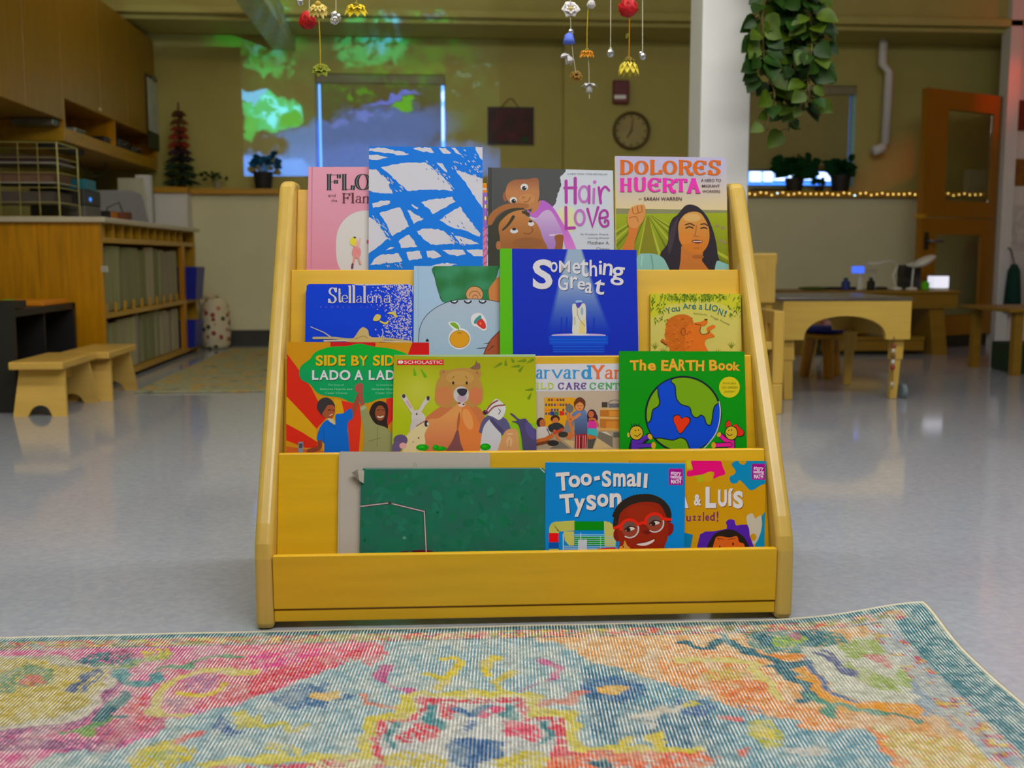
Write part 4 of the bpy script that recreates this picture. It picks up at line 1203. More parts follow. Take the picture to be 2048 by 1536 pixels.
def inglobe(pts):
    o = []
    for x, y in pts:
        d = math.hypot(x - CX, y - CY)
        if d > R_ - 2: x, y = CX + (x - CX) * (R_ - 2) / d, CY + (y - CY) * (R_ - 2) / d
        o.append((x, y))
    return o
for pg in ([(750, 470), (795, 520), (805, 620), (820, 680), (870, 735), (960, 765), (985, 840), (1020, 880), (1060, 880), (1090, 855), (1130, 880), (1150, 945), (1190, 972), (1215, 930), (1240, 770), (1290, 720), (1310, 700), (1290, 640), (1240, 560), (1160, 490), (1060, 430), (950, 405), (850, 412), (790, 425)],
           [(590, 545), (605, 620), (622, 700), (605, 755), (545, 795), (528, 880), (510, 925), (472, 945), (440, 900), (440, 760), (500, 640)], [(545, 1140), (620, 1115), (700, 1130), (780, 1138), (850, 1112), (910, 1130), (945, 1190), (955, 1290), (780, 1290), (660, 1230)]):
    q = inglobe(catmull(pg, True, 4)); A.poly(q, (118, 166, 4)); A.stroke(q + [q[0]], 13, KO)
A.stroke([(1296, 700), (1312, 800), (1300, 940), (1250, 1080), (1120, 1240), (1060, 1275)], 13, (186, 188, 192), curve=True)
ht = [(855, 1072), (800, 975), (772, 900), (790, 855), (840, 850), (875, 888), (920, 870), (965, 885), (972, 930), (930, 990)]
A.blob(ht, KO); A.blob([(855 + (x - 868) * .9 + 11, 955 + (y - 955) * .9) for x, y in ht], (236, 52, 4))
A.ell(1415, 537, 118, 119, (214, 194, 20), n=36); A.text('Includes', 1345, 1490, 478, 504, (90, 100, 10)); A.text('GO GREEN', 1328, 1508, 528, 552, (90, 100, 10), bold=.01); A.text('poster!', 1358, 1480, 572, 598, (90, 100, 10))
A.stroke([(300, 1290), (320, 1170), (420, 1160), (500, 1090)], 66, KO, curve=True); A.poly([(290, 1130), (425, 1130), (420, 1600), (275, 1600)], KO); A.poly([(302, 1140), (412, 1140), (408, 1600), (287, 1600)], (92, 40, 176)); A.stroke([(390, 1180), (440, 1120), (500, 1098)], 46, (92, 40, 176), curve=True); A.stroke([(390, 1205), (540, 1198)], 58, KO); A.stroke([(380, 1205), (530, 1198)], 42, (92, 40, 176)); A.ell(512, 1100, 24, 34, (216, 166, 30), rot=-.5); A.ell(552, 1200, 26, 40, (216, 166, 30))
A.ell(268, 1080, 16, 28, (190, 180, 60)); A.ell(357, 1056, 82, 86, KO); A.ell(357, 1056, 72, 76, (212, 172, 24)); A.ell(346, 1030, 7, 8, KO); A.ell(380, 1026, 7, 8, KO); A.stroke([(336, 1080), (366, 1096), (404, 1066)], 8, KO, curve=True)
for x in (300, 325, 352, 382): A.stroke([(x + 8, 985), (x, 955)], 8, KO)
A.stroke([(1300, 1075), (1370, 1130), (1420, 1140)], 62, KO, curve=True); A.poly([(1390, 1130), (1480, 1130), (1490, 1600), (1360, 1600)], KO); A.poly([(1400, 1140), (1468, 1140), (1478, 1600), (1372, 1600)], (234, 20, 150)); A.stroke([(1320, 1095), (1370, 1140), (1420, 1160)], 44, (234, 20, 150), curve=True); A.stroke([(1255, 1198), (1420, 1190)], 58, KO); A.stroke([(1262, 1198), (1420, 1190)], 42, (234, 20, 150)); A.ell(1296, 1076, 22, 30, (216, 166, 30), rot=.5); A.ell(1234, 1198, 26, 36, (216, 166, 30))
for q in ([(1372, 980), (1388, 930), (1415, 922), (1438, 985), (1400, 1000)], [(1450, 990), (1490, 955), (1520, 990), (1575, 1040), (1560, 1085), (1500, 1090), (1500, 1030)]): A.blob([(x + (x - 1440) * .08, y + (y - 1000) * .08) for x, y in q], KO); A.blob(q, (228, 44, 20))
A.ell(1436, 1058, 76, 84, KO); A.ell(1436, 1058, 66, 74, (208, 176, 30)); A.ell(1408, 1030, 6, 8, KO); A.ell(1440, 1026, 6, 8, KO); A.stroke([(1384, 1064), (1412, 1086), (1446, 1076)], 8, KO, curve=True)
close_book(A)

# ---- bottom tier
th, A = book('whiteboard_book', 'large plain off-white board standing behind the green cover on the bottom tier', 1, 0.009, 0.008,
             [(678, 903), (980, 905), (981, 1110), (675, 1110)], (182, 174, 162), kind='hard', rnd=0.004)
A.zoom(640, 880, 4.267)
A.stroke([(800, 195), (803, 232)], 4, (140, 132, 120)); A.stroke([(816, 192), (824, 230)], 4, (140, 132, 120)); A.stroke([(172, 110), (164, 980)], 4, (160, 152, 138))
close_book(A)

th, A = book('picture_book', 'wide mottled green hardcover with one thin pink zigzag line on the bottom tier', 1, 0.019, 0.009,
             [(722, 936), (1090, 935), (1092, 1106), (719, 1106)], (30, 96, 68), rnd=0.008)
A.zoom(640, 880, 4.267)
A.poly([(330, 236), (1930, 236), (1930, 1500), (330, 1500)], lambda x, y: mixc((24, 112, 82), (40, 100, 84), .5 + .5 * math.sin(x * .05) * math.cos(y * .06)), sub=4)
A.layer += 1
for i_ in range(150):
    A.cyc(i_, 20)
    x, y = rnd.uniform(350, 1900), rnd.uniform(260, 1000)
    A.ell(x, y, rnd.uniform(14, 60), rnd.uniform(10, 36), mixc((26, 112, 80), rnd.choice(((4, 108, 66), (52, 106, 92), (20, 96, 72), (40, 120, 100))), rnd.uniform(.2, .6)), n=14, up=False, rot=rnd.uniform(0, 3))
A.stroke([(390, 246), (1880, 240)], 9, (110, 150, 140)); A.stroke([(1880, 240), (1915, 275)], 8, (196, 196, 190)); A.ell(720, 835, 16, 14, (90, 140, 130))
A.blob([(670, 975), (700, 952), (860, 938), (950, 945), (960, 985), (700, 995)], (90, 20, 24), n=3); A.poly([(680, 962), (950, 955), (960, 1100), (670, 1100)], (176, 10, 30))
for w_, c_ in ((19, (58, 44, 40)), (10, (190, 172, 172))):
    A.stroke([(335, 568), (590, 537), (890, 610), (912, 1060)], w_, c_)
A.ell(596, 537, 15, 10, (70, 58, 54))
close_book(A)
# torn paper corner sticking out of the same cover
p0g = A.p0
c1 = [at_plane(640 + x / 4.267, 880 + y / 4.267, p0g + NRM * .004, NRM) for x, y in ((262, 276), (330, 242), (376, 262), (372, 372), (340, 350), (300, 312))]
mb = MB(); mb.prism(c1, -NRM * .0035); mb.build('torn_corner', mat('torn_paper', (178, 172, 158), rough=.9, scale=80, var=.15), A.th)
c1 = [at_plane(640 + x / 4.267, 880 + y / 4.267, p0g + NRM * .0045, NRM) for x, y in ((272, 280), (320, 250), (334, 338))]
mb = MB(); mb.prism(c1, -NRM * .0006); mb.build('torn_flap', mat('torn_paper_dark', (128, 122, 108), rough=.9, scale=80, var=.15), A.th)


def badge(A, x0, y0, x1, y1):
    w_, h_ = x1 - x0, y1 - y0
    A.poly([(x0 - 6, y0 - 6), (x1 + 6, y0 - 6), (x1 + 6, y1 + 6), (x0 - 6, y1 + 6)], (150, 70, 170)); A.poly([(x0, y0), (x1, y0), (x1, y1), (x0, y1)], (168, 4, 136))
    A.text('story', x0 + w_ * .12, x1 - w_ * .1, y0 + h_ * .10, y0 + h_ * .34, (232, 206, 232), rot=.06, bold=.03); A.text('telling', x0 + w_ * .08, x1 - w_ * .06, y0 + h_ * .36, y0 + h_ * .58, (232, 206, 232), rot=.05, bold=.03); A.text('MATH', x0 + w_ * .14, x1 - w_ * .12, y0 + h_ * .67, y0 + h_ * .92, (236, 214, 236), bold=.04)


th, A = book('picture_book', 'sky blue book with white lettering and a smiling child in round red glasses', 1, 0.0205, 0.009,
             [(1091, 924), (1370.5, 926), (1369, 1104), (1090, 1105)], (0, 130, 206), kind='soft')
A.zoom(1060, 900, 6.0235)
A.poly([(170, 130), (1900, 130), (1900, 1600), (170, 1600)], lambda x, y: mixc((0, 130, 202), (0, 132, 214), (y - 930) / 150), sub=1)
A.poly([(170, 134), (1900, 140), (1880, 168), (170, 152)], (120, 170, 206))
lb = [('T', 315, 270, 482, 490, -.06), ('o', 465, 304, 604, 452, 0), ('o', 608, 284, 746, 430, 0), ('-', 772, 316, 842, 364, -.2), ('S', 868, 248, 980, 446, 0), ('m', 1004, 280, 1152, 440, 0), ('a', 1166, 284, 1282, 442, 0), ('l', 1290, 272, 1336, 444, .05), ('l', 1372, 284, 1414, 456, .06),
      ('T', 362, 530, 534, 762, -.08), ('y', 530, 584, 664, 806, 0), ('s', 680, 540, 798, 726, 0), ('o', 808, 528, 944, 684, 0), ('n', 960, 520, 1102, 692, 0)]
for dx, dy, c in ((10, 12, (0, 74, 130)), (0, 0, (226, 216, 210))):
    A.layer += 1
    for ch, a, b_, c_, d_, r in lb: A.lt(ch, a + dx, b_ + dy, c_ + dx, d_ + dy, c, rot=r, bold=.034 if ch not in 'as' else .022, up=False)
badge(A, 1676, 228, 1836, 418)
LI = (190, 188, 84)
A.stroke([(290, 1000), (300, 930), (390, 920), (540, 910)], 120, LI, curve=True, cap=False); A.poly([(228, 1000), (342, 1000), (342, 1110), (228, 1110)], (232, 6, 14)); A.poly([(225, 1110), (345, 1110), (345, 1195), (225, 1195)], (0, 84, 176)); A.poly([(230, 1190), (345, 1190), (345, 1300), (230, 1300)], LI)
A.poly([(405, 980), (530, 980), (530, 1150), (470, 1150), (420, 1090)], (198, 192, 96)); A.poly([(535, 860), (890, 860), (890, 968), (535, 968)], (0, 138, 4)); A.poly([(535, 1040), (900, 1040), (900, 1150), (535, 1150)], (10, 150, 10)); A.poly([(890, 855), (960, 870), (1010, 910), (1040, 1000), (1030, 1170), (900, 1170)], (198, 190, 96))
A.poly([(405, 1150), (1050, 1165), (1050, 1400), (405, 1400)], (90, 150, 220)); A.layer += 1
for y in range(1040, 1240, 24): A.stroke([(530 if y < 1150 else 410, y), (1030, y + 4)], 7, (150, 196, 206), up=False)
A.stroke([(400, 1010), (400, 1300)], 10, (206, 206, 206)); A.stroke([(520, 1022), (890, 1022)], 14, (120, 190, 224)); A.stroke([(850, 1040), (850, 1210)], 10, (120, 220, 120)); A.stroke([(610, 1000), (612, 1080)], 8, (200, 220, 220)); A.poly([(580, 1080), (686, 1080), (680, 1400), (575, 1400)], (196, 200, 214))
A.blob([(1000, 930), (1015, 800), (1070, 660), (1180, 575), (1320, 535), (1460, 535), (1590, 590), (1680, 690), (1702, 800), (1660, 870), (1300, 800), (1060, 920)], (42, 34, 26)); A.layer += 1
for k in range(26):
    A.cyc(k, 3); t = k / 25 * 2.6 + .25; A.ell(1350 - 350 * math.cos(t), 870 - 320 * math.sin(t), 22, 22, (42, 34, 26), n=8, up=False)
FS = (150, 36, 6)
A.ell(1060, 1020, 56, 80, (132, 26, 8)); A.blob([(1640, 880), (1720, 890), (1728, 970), (1680, 1030), (1620, 1010)], (136, 24, 16))
A.blob([(1060, 880), (1090, 760), (1180, 680), (1300, 635), (1440, 625), (1560, 655), (1625, 760), (1660, 880), (1660, 1050), (1620, 1160), (1580, 1260), (1100, 1260), (1080, 1110), (1050, 1000)], FS)
A.ell(1360, 760, 190, 100, (158, 40, 8)); A.ell(1400, 960, 80, 60, (140, 34, 8)); A.ell(1410, 990, 50, 24, (120, 26, 10))
for cx, cy, rr in ((1200, 950, 106), (1500, 880, 108)):
    A.ell(cx, cy, rr - 8, rr - 8, (150, 66, 44)); A.ell(cx - 10, cy - 45, 70, 40, (110, 80, 74), rot=-.2)
    A.stroke([(cx - 60, cy + 10), (cx, cy - 30), (cx + 70, cy - 14)], 16, (60, 24, 14), curve=True); A.blob([(cx - 50, cy + 20), (cx + 10, cy - 22), (cx + 64, cy - 6), (cx + 20, cy + 20)], (222, 206, 204)); A.ell(cx - 16, cy + 10, 26, 26, (44, 30, 24))
    A.ring(cx, cy, rr, rr, 16, (206, 200, 200), -.7, 2.1, n=24); A.ring(cx, cy, rr + 4, rr + 4, 34, (238, 36, 12), PI * .98, PI * 1.78, n=24)
A.stroke([(1015, 940), (1070, 920), (1100, 900)], 34, (238, 36, 12)); A.stroke([(1300, 900), (1340, 880), (1395, 870)], 34, (238, 36, 12), curve=True); A.stroke([(1600, 830), (1690, 838)], 36, (238, 36, 12))
A.blob([(1285, 1130), (1400, 1112), (1494, 1074), (1480, 1110), (1400, 1150), (1320, 1150)], (224, 208, 204)); A.stroke([(1280, 1128), (1400, 1108), (1500, 1068)], 8, (90, 16, 10), curve=True); A.stroke([(1390, 980), (1420, 1000), (1450, 985)], 10, (100, 20, 8), curve=True)
A.stroke([(820, 1200), (1020, 1185)], 26, (206, 20, 30)); A.blob([(1060, 1300), (1080, 1170), (1120, 1150), (1140, 1090), (1170, 1150), (1210, 1190), (1220, 1300)], (220, 150, 60)); A.ell(1122, 1165, 7, 12, (60, 30, 20))
close_book(A)

th, A = book('picture_book', 'amber book with pink and blue jigsaw pieces and white lettering beside the right side panel', 1, 0.0075, 0.0062,
             [(1260, 921), (1533, 922), (1530, 1100), (1260, 1100)], (206, 152, 2), kind='soft')
A.zoom(1330, 900, 7.314)
A.poly([(-600, 140), (1530, 140), (1530, 1900), (-600, 1900)], (206, 150, 2)); A.poly([(300, 145), (400, 145), (390, 270), (330, 280)], (204, 194, 20))
A.poly(catmull([(385, 150), (600, 146), (800, 150), (845, 250), (882, 350), (790, 385), (705, 420), (722, 340), (690, 318), (640, 318), (560, 352), (450, 372), (340, 388), (318, 350), (335, 305), (410, 285)], True, 3), (234, 0, 116)); A.poly([(450, 380), (570, 360), (580, 440), (490, 485)], (176, 180, 10)); A.ell(630, 400, 70, 70, (206, 164, 8))
A.blob([(972, 210), (1030, 165), (1075, 155), (1092, 195), (1150, 216), (1190, 180), (1210, 150), (1540, 150), (1540, 440), (1400, 515), (1260, 592), (1170, 510), (1092, 440), (1060, 478), (1000, 492), (952, 460), (950, 390), (1015, 355), (1030, 300)], (0, 136, 186), n=3)
badge(A, 1274, 206, 1458, 432)
for dx, dy, c in ((9, 10, (150, 76, 20)), (0, 0, (222, 218, 222))):
    A.layer += 1
    for ch, a, b_, c_, d_, bo in [('A', 150, 560, 346, 850, .06), ('&', 422, 648, 530, 815, .04), ('L', 592, 540, 748, 850, .05), ('U', 775, 580, 905, 830, .05), ('í', 918, 562, 1000, 820, .04), ('S', 998, 600, 1142, 856, .05)]: A.lt(ch, a + dx, b_ + dy, c_ + dx, d_ + dy, c, bold=bo, up=False)
PZ = (122, 44, 100)
for ch, a, b_, c_, d_ in [('P', 230, 925, 292, 1045), ('u', 312, 965, 378, 1045), ('z', 402, 962, 456, 1035), ('z', 476, 962, 530, 1035), ('l', 556, 908, 572, 1040), ('e', 588, 955, 648, 1036), ('d', 658, 912, 728, 1036), ('!', 756, 896, 780, 1050)]: A.lt(ch, a, b_, c_, d_, PZ, bold=.02)
A.poly([(200, 1190), (410, 1240), (360, 1500), (200, 1500)], (0, 124, 176))
A.blob([(1490, 880), (1540, 870), (1540, 1600), (1250, 1600), (1360, 1300), (1420, 1100), (1410, 980)], (0, 140, 186), n=3); A.blob([(1190, 1010), (1210, 950), (1280, 930), (1320, 1000), (1390, 955), (1415, 1030), (1400, 1200), (1330, 1360), (1270, 1360), (1220, 1180)], (198, 190, 170)); A.ell(1290, 1275, 46, 54, (200, 146, 14))
A.poly(catmull([(512, 1235), (700, 1190), (905, 1150), (890, 1060), (940, 1014), (1020, 1030), (1038, 1105), (1205, 1092), (1240, 1260), (1280, 1600), (540, 1600)], True, 2), (84, 30, 170))
A.blob([(640, 1500), (690, 1270), (810, 1185), (980, 1165), (1110, 1235), (1190, 1330), (1210, 1500)], (40, 30, 22)); A.blob([(725, 1500), (735, 1300), (800, 1262), (940, 1280), (1050, 1262), (1085, 1345), (1150, 1370), (1160, 1440), (1090, 1500)], (220, 100, 22)); A.ell(995, 1375, 12, 22, (60, 20, 14)); A.ell(800, 1420, 12, 22, (60, 20, 14))
for q in ([(780, 1290), (860, 1310)], [(920, 1310), (1030, 1290)], [(760, 1280), (790, 1320)]): A.stroke(q, 9, (130, 50, 16))
close_book(A)

# ------------------------------------------------------------------ the rug in front
RA = Vector((1.0, -0.0107, 0)).normalized()
RB_ = Vector((-0.075, -1.0, 0)).normalized()
RC0 = Vector((0.862, 1.7475, 0))          # back right corner on the floor
RUGZ = 0.006
A0, B1, STEP = -2.2, 1.3, 0.0048
na, nb = int(-A0 / STEP) + 1, int(B1 / STEP) + 1
ga = np.linspace(A0, 0, na)
gb = np.linspace(0, B1, nb)
AA, BB = np.meshgrid(ga, gb, indexing='ij')
_det = RA.x * RB_.y - RA.y * RB_.x


def rugab(px, py):
    p = on_floor(px, py, RUGZ) - RC0
    return ((p.x * RB_.y - p.y * RB_.x) / _det, (RA.x * p.y - RA.y * p.x) / _det)


rg = np.random.default_rng(3)
CREAM = np.array([222, 216, 200.])
base = np.zeros((na, nb, 3))
TEAL, TEALD, BLUE, OLV, PNK, RED, ORG, YEL, PUR, GRN = [(66, 124, 146), (20, 86, 104), (44, 96, 146), (170, 152, 46), (212, 92, 150), (206, 50, 74), (222, 134, 40), (222, 200, 60), (146, 84, 132), (96, 146, 90)]
base[:] = TEAL
RIB = np.ones((na, nb))


def smooth_noise(sa, sb, seed):
    r = np.random.default_rng(seed)
    m1, m2 = max(2, int(-A0 / sa)), max(2, int(B1 / sb))
    g = r.random((m1 + 2, m2 + 2))
    x = (AA - A0) / -A0 * m1
    y = BB / B1 * m2
    i, j = x.astype(int), y.astype(int)
    fx, fy = x - i, y - j
    fx, fy = fx * fx * (3 - 2 * fx), fy * fy * (3 - 2 * fy)
    return g[i, j] * (1 - fx) * (1 - fy) + g[i + 1, j] * fx * (1 - fy) + g[i, j + 1] * (1 - fx) * fy + g[i + 1, j + 1] * fx * fy


WOB = (smooth_noise(.02, .02, 1) - .5) * .018, (smooth_noise(.02, .02, 2) - .5) * .018


def inside(pts):
    x, y = AA + WOB[0], BB + WOB[1]
    m = np.zeros(AA.shape, bool)
    n = len(pts)
    for i in range(n):
        (x0, y0), (x1, y1) = pts[i], pts[(i + 1) % n]
        if abs(y1 - y0) < 1e-9: continue
        c = ((y0 > y) != (y1 > y)) & (x < (x1 - x0) * (y - y0) / (y1 - y0) + x0)
        m ^= c
    return m


def rpoly(pts, col, z, op=1.0, sm=True):
    q = [rugab(z[0] + x / z[2], z[1] + y / z[2]) for x, y in pts]
    if sm: q = catmull(q, True, 4)
    area_ = abs(sum(q[i][0] * q[(i + 1) % len(q)][1] - q[(i + 1) % len(q)][0] * q[i][1] for i in range(len(q)))) / 2
    m = inside(q) & (rg.random(AA.shape) < op)
    base[m] = col
    RIB[m] = 1.0 if area_ > .02 else .45


def rline(pts, w, col, z, op=1.0, sm=True):
    q = [rugab(z[0] + x / z[2], z[1] + y / z[2]) for x, y in pts]
    if sm: q = catmull(q, False, 6)
    x, y = AA + WOB[0], BB + WOB[1]
    d = np.full(AA.shape, 9.)
    for (x0, y0), (x1, y1) in zip(q, q[1:]):
        vx, vy = x1 - x0, y1 - y0
        L2 = vx * vx + vy * vy + 1e-12
        t = np.clip(((x - x0) * vx + (y - y0) * vy) / L2, 0, 1)
        d = np.minimum(d, np.hypot(x - x0 - vx * t, y - y0 - vy * t))
    m = (d < w / 2) & (rg.random(AA.shape) < op)
    base[m] = col
    RIB[m] = .4


Z1, Z2, Z3 = (0, 1200, 2.926), (600, 1200, 2.56), (1300, 1200, 2.738)
n1, n2, n3 = smooth_noise(.10, .10, 4), smooth_noise(.03, .03, 5), smooth_noise(.25, .25, 6)
base[n1 > .55] = (92, 146, 164)
base[n1 < .3] = (50, 104, 130)
lite = (AA < -.62) & (n3 > .35); base[lite] = (132, 170, 182)
# stepped corner fields: pink to the left, orange to the right
rpoly([(0, 240), (2200, 225), (2200, 330), (2050, 330), (1950, 400), (1830, 430), (1810, 460), (1650, 500), (1440, 590), (1250, 640), (1100, 690), (960, 720), (880, 790), (700, 860), (600, 880), (280, 900), (220, 983), (-900, 1100), (-900, 240)], PNK, Z1, sm=False)
rpoly([(1400, 230), (2200, 215), (2200, 380), (2010, 350), (1830, 430), (1810, 460), (1450, 560), (1250, 640), (1000, 560), (1300, 330)], (214, 88, 110), Z1, .8)
rpoly([(1900, 330), (2100, 300), (2100, 350), (1930, 400), (1800, 460), (1650, 490), (1440, 590), (1300, 560), (1500, 450)], RED, Z1, .7)
rpoly([(900, 400), (1300, 330), (1500, 420), (1300, 560), (1100, 660), (700, 800), (600, 700), (800, 560)], (206, 108, 132), Z1, .7)
rpoly([(-200, -60), (2400, -60), (2400, 1200), (1350, 920), (1190, 700), (870, 715), (800, 640), (640, 640), (610, 590), (480, 560), (350, 560), (330, 510), (200, 500), (160, 460), (0, 430), (-350, 330), (-420, 270), (-700, 190)], (222, 164, 96), Z3, sm=False)
rpoly([(100, 250), (560, 310), (800, 560), (1200, 620), (1190, 700), (870, 715), (800, 640), (640, 640), (350, 540), (200, 490), (0, 420)], (222, 128, 50), Z3, .6)
rpoly([(0, 130), (600, 200), (640, 320), (300, 330), (0, 330)], (230, 190, 140), Z3, .5)
rpoly([(1190, 700), (1500, 690), (2048, 900), (2300, 1100), (1500, 1100), (1350, 900)], (206, 184, 92), Z3, .75)
rpoly([(1200, 640), (1650, 620), (1900, 780), (1500, 740), (1320, 700)], (222, 160, 96), Z3, .8)
# left medallion and its purple rim
rpoly([(-900, 300), (-100, 330), (380, 330), (480, 380), (700, 390), (690, 440), (560, 620), (400, 690), (0, 760), (-900, 800)], (176, 172, 150), Z1)
rpoly([(-900, 340), (-100, 345), (100, 350), (480, 400), (640, 430), (520, 590), (360, 670), (0, 735), (-900, 760)], OLV, Z1)
rpoly([(90, 350), (250, 360), (460, 420), (430, 520), (300, 640), (100, 690), (-300, 700), (-300, 480), (0, 500), (60, 420)], (186, 164, 40), Z1, .75)
rpoly([(0, 430), (90, 400), (240, 380), (320, 420), (300, 480), (130, 520), (30, 540), (-60, 500)], (110, 146, 110), Z1, .8); rpoly([(110, 470), (180, 440), (260, 460), (240, 495), (150, 505)], (206, 110, 96), Z1, .85)
rline([(420, 530), (500, 440), (560, 420)], .012, (70, 90, 130), Z1); rline([(480, 530), (590, 430)], .010, (70, 90, 130), Z1)
rline([(-600, 790), (0, 785), (330, 745), (480, 690), (600, 580), (680, 440), (700, 400)], .026, PUR, Z1, .85); rline([(-600, 850), (0, 845), (400, 850), (600, 860), (640, 800), (570, 740)], .03, PUR, Z1, .8)
rline([(-600, 760), (0, 758), (360, 705), (520, 640), (640, 470), (700, 400)], .012, CREAM, Z1)
rpoly([(560, 740), (690, 700), (880, 690), (980, 710), (900, 780), (760, 790), (640, 840), (560, 830)], (190, 86, 120), Z1, .8); rpoly([(700, 620), (860, 540), (900, 660), (960, 705), (800, 720)], RED, Z1, .6)
rpoly([(440, 360), (520, 320), (700, 300), (830, 340), (830, 380), (640, 395), (520, 390)], TEALD, Z1, .8); rpoly([(520, 380), (700, 370), (960, 300), (980, 340), (820, 380), (640, 400)], (120, 160, 70), Z1, .8); rpoly([(640, 310), (760, 290), (800, 320), (700, 345)], (170, 96, 130), Z1, .8)
rpoly([(840, 300), (960, 280), (990, 320), (860, 350)], YEL, Z1, .6)
rline([(900, 400), (1100, 390), (1210, 340), (1440, 330)], .012, (80, 140, 110), Z1); rline([(690, 420), (720, 470), (860, 490), (900, 440)], .022, (70, 140, 150), Z1); rline([(600, 690), (680, 590), (730, 560)], .022, TEALD, Z1); rline([(620, 680), (700, 690)], .014, TEALD, Z1)
rline([(480, 760), (540, 740), (500, 800)], .014, (110, 150, 60), Z1); rline([(380, 770), (560, 730), (640, 690)], .010, GRN, Z1)
rline([(1480, 420), (1150, 425), (1000, 470), (950, 540), (890, 640), (960, 680), (1100, 670)], .020, (222, 206, 110), Z1); rline([(1320, 500), (1250, 540), (1180, 550), (1060, 540)], .014, YEL, Z1)
rpoly([(1080, 450), (1240, 440), (1300, 480), (1180, 530), (1100, 500)], (186, 130, 170), Z1, .7); rpoly([(960, 590), (1060, 570), (1040, 640), (990, 620)], PUR, Z1, .7); rpoly([(1480, 330), (1800, 290), (1820, 340), (1500, 400)], (226, 70, 150), Z1, .6)
# right medallion
rpoly([(560, 170), (1000, 180), (1100, 230), (1060, 300), (800, 300), (600, 280), (520, 220)], (60, 116, 110), Z3, .9)
rpoly([(580, 190), (660, 200), (640, 250), (590, 245)], TEALD, Z3, .9); rpoly([(830, 190), (960, 170), (960, 250), (880, 260)], TEALD, Z3, .9); rpoly([(660, 210), (850, 200), (860, 250), (700, 270)], (140, 176, 60), Z3, .8); rpoly([(760, 190), (840, 180), (840, 220), (780, 222)], (170, 96, 130), Z3, .8)
rpoly([(830, 290), (1060, 240), (1300, 200), (1420, 230), (1560, 330), (1560, 480), (1470, 560), (1400, 580), (1200, 560), (1060, 520), (920, 400)], (196, 200, 180), Z3)
rpoly([(1030, 260), (1120, 230), (1370, 220), (1380, 280), (1250, 300), (1100, 330)], (156, 176, 96), Z3, .9); rpoly([(1340, 420), (1420, 310), (1490, 330), (1470, 460), (1400, 470)], (150, 176, 90), Z3, .9); rpoly([(1080, 340), (1200, 380), (1340, 430), (1390, 500), (1200, 470), (1130, 420)], (150, 170, 90), Z3, .85)
rpoly([(1180, 310), (1280, 310), (1320, 370), (1240, 350)], (206, 120, 120), Z3, .9); rline([(920, 290), (1000, 330), (1110, 420)], .010, (90, 100, 140), Z3); rline([(960, 280), (1060, 350), (1130, 410)], .008, (90, 100, 140), Z3)
rline([(840, 300), (900, 400), (1000, 500), (1120, 560)], .010, (84, 110, 150), Z3)
rpoly([(1390, 240), (1500, 260), (1560, 340), (1560, 460), (1480, 560), (1450, 470), (1510, 370), (1440, 290)], (120, 150, 176), Z3, .8); rpoly([(1440, 520), (1560, 480), (1800, 640), (1880, 720), (1760, 760), (1600, 640), (1480, 610)], (150, 172, 190), Z3, .9)
rpoly([(1570, 400), (1700, 440), (1740, 520), (1580, 510)], (160, 180, 110), Z3, .9)
for x, y in ((1700, 600), (1780, 660), (1860, 700), (1750, 700), (1820, 750)): rpoly([(x - 20, y - 16), (x + 30, y - 6), (x + 10, y + 18)], (90, 90, 150), Z3)
rline([(560, 290), (760, 320), (840, 300)], .018, ORG, Z3); rline([(790, 390), (900, 480), (1000, 560), (1150, 590), (1420, 590)], .034, (226, 150, 30), Z3, .9); rpoly([(1200, 640), (1230, 700), (1330, 820), (1440, 900), (1350, 900), (1200, 720)], (226, 120, 40), Z3, .8)
rline([(170, 230), (300, 265), (380, 240), (400, 200)], .016, TEALD, Z3); rline([(420, 230), (560, 290), (680, 330), (760, 400), (800, 440), (860, 480), (870, 540), (820, 550)], .018, TEALD, Z3); rline([(660, 360), (760, 360), (840, 350)], .02, TEALD, Z3); rline([(880, 520), (960, 580), (1000, 640), (1010, 580), (1200, 610), (1420, 640), (1460, 670)], .012, (60, 130, 110), Z3)
rline([(150, 330), (400, 330), (560, 350), (620, 440), (700, 530)], .018, (226, 212, 130), Z3); rpoly([(330, 380), (500, 370), (520, 440), (400, 470), (330, 440)], (206, 180, 80), Z3, .6); rpoly([(300, 460), (600, 440), (600, 500), (480, 560), (340, 500)], (222, 120, 60), Z3, .6)
rline([(1830, 740), (1880, 820), (1990, 890)], .022, (60, 140, 96), Z3)
# centre of the rug
for x, y, c in ((0, 490, (50, 100, 150)), (1590, 455, (36, 92, 140))):
    rpoly([(x - 190 + 60, y + 10), (x - 60, y - 50), (x + 20, y - 60), (x + 120, y - 66), (x + 130, y - 20), (x + 280, y), (x + 140, y + 40), (x + 130, y + 70), (x + 30, y + 60), (x - 60, y + 70)] if c[0] == 50 else [(x - 150, y), (x - 120, y - 50), (x, y - 60), (x + 120, y - 64), (x + 180, y - 10), (x + 140, y + 40), (x, y + 62), (x - 110, y + 50)], c, Z2, .92)
rpoly([(70, 490), (130, 470), (210, 480), (190, 510), (100, 515)], (226, 190, 110), Z2); rpoly([(1520, 455), (1560, 436), (1640, 438), (1670, 460), (1600, 484), (1540, 478)], (226, 170, 60), Z2)
rpoly([(400, 340), (480, 330), (450, 380), (460, 430), (600, 460), (560, 470), (400, 410)], (186, 84, 140), Z2); rpoly([(1220, 315), (1330, 320), (1340, 380), (1240, 420), (1140, 460), (1150, 450), (1260, 400), (1290, 350)], (186, 84, 140), Z2)
rline([(740, 300), (800, 310), (800, 370), (730, 410), (720, 450)], .016, YEL, Z2); rline([(650, 375), (720, 410)], .016, (206, 190, 60), Z2); rline([(1010, 300), (940, 320), (950, 380)], .016, YEL, Z2); rline([(1090, 370), (1020, 410), (1010, 450)], .016, (206, 190, 60), Z2)
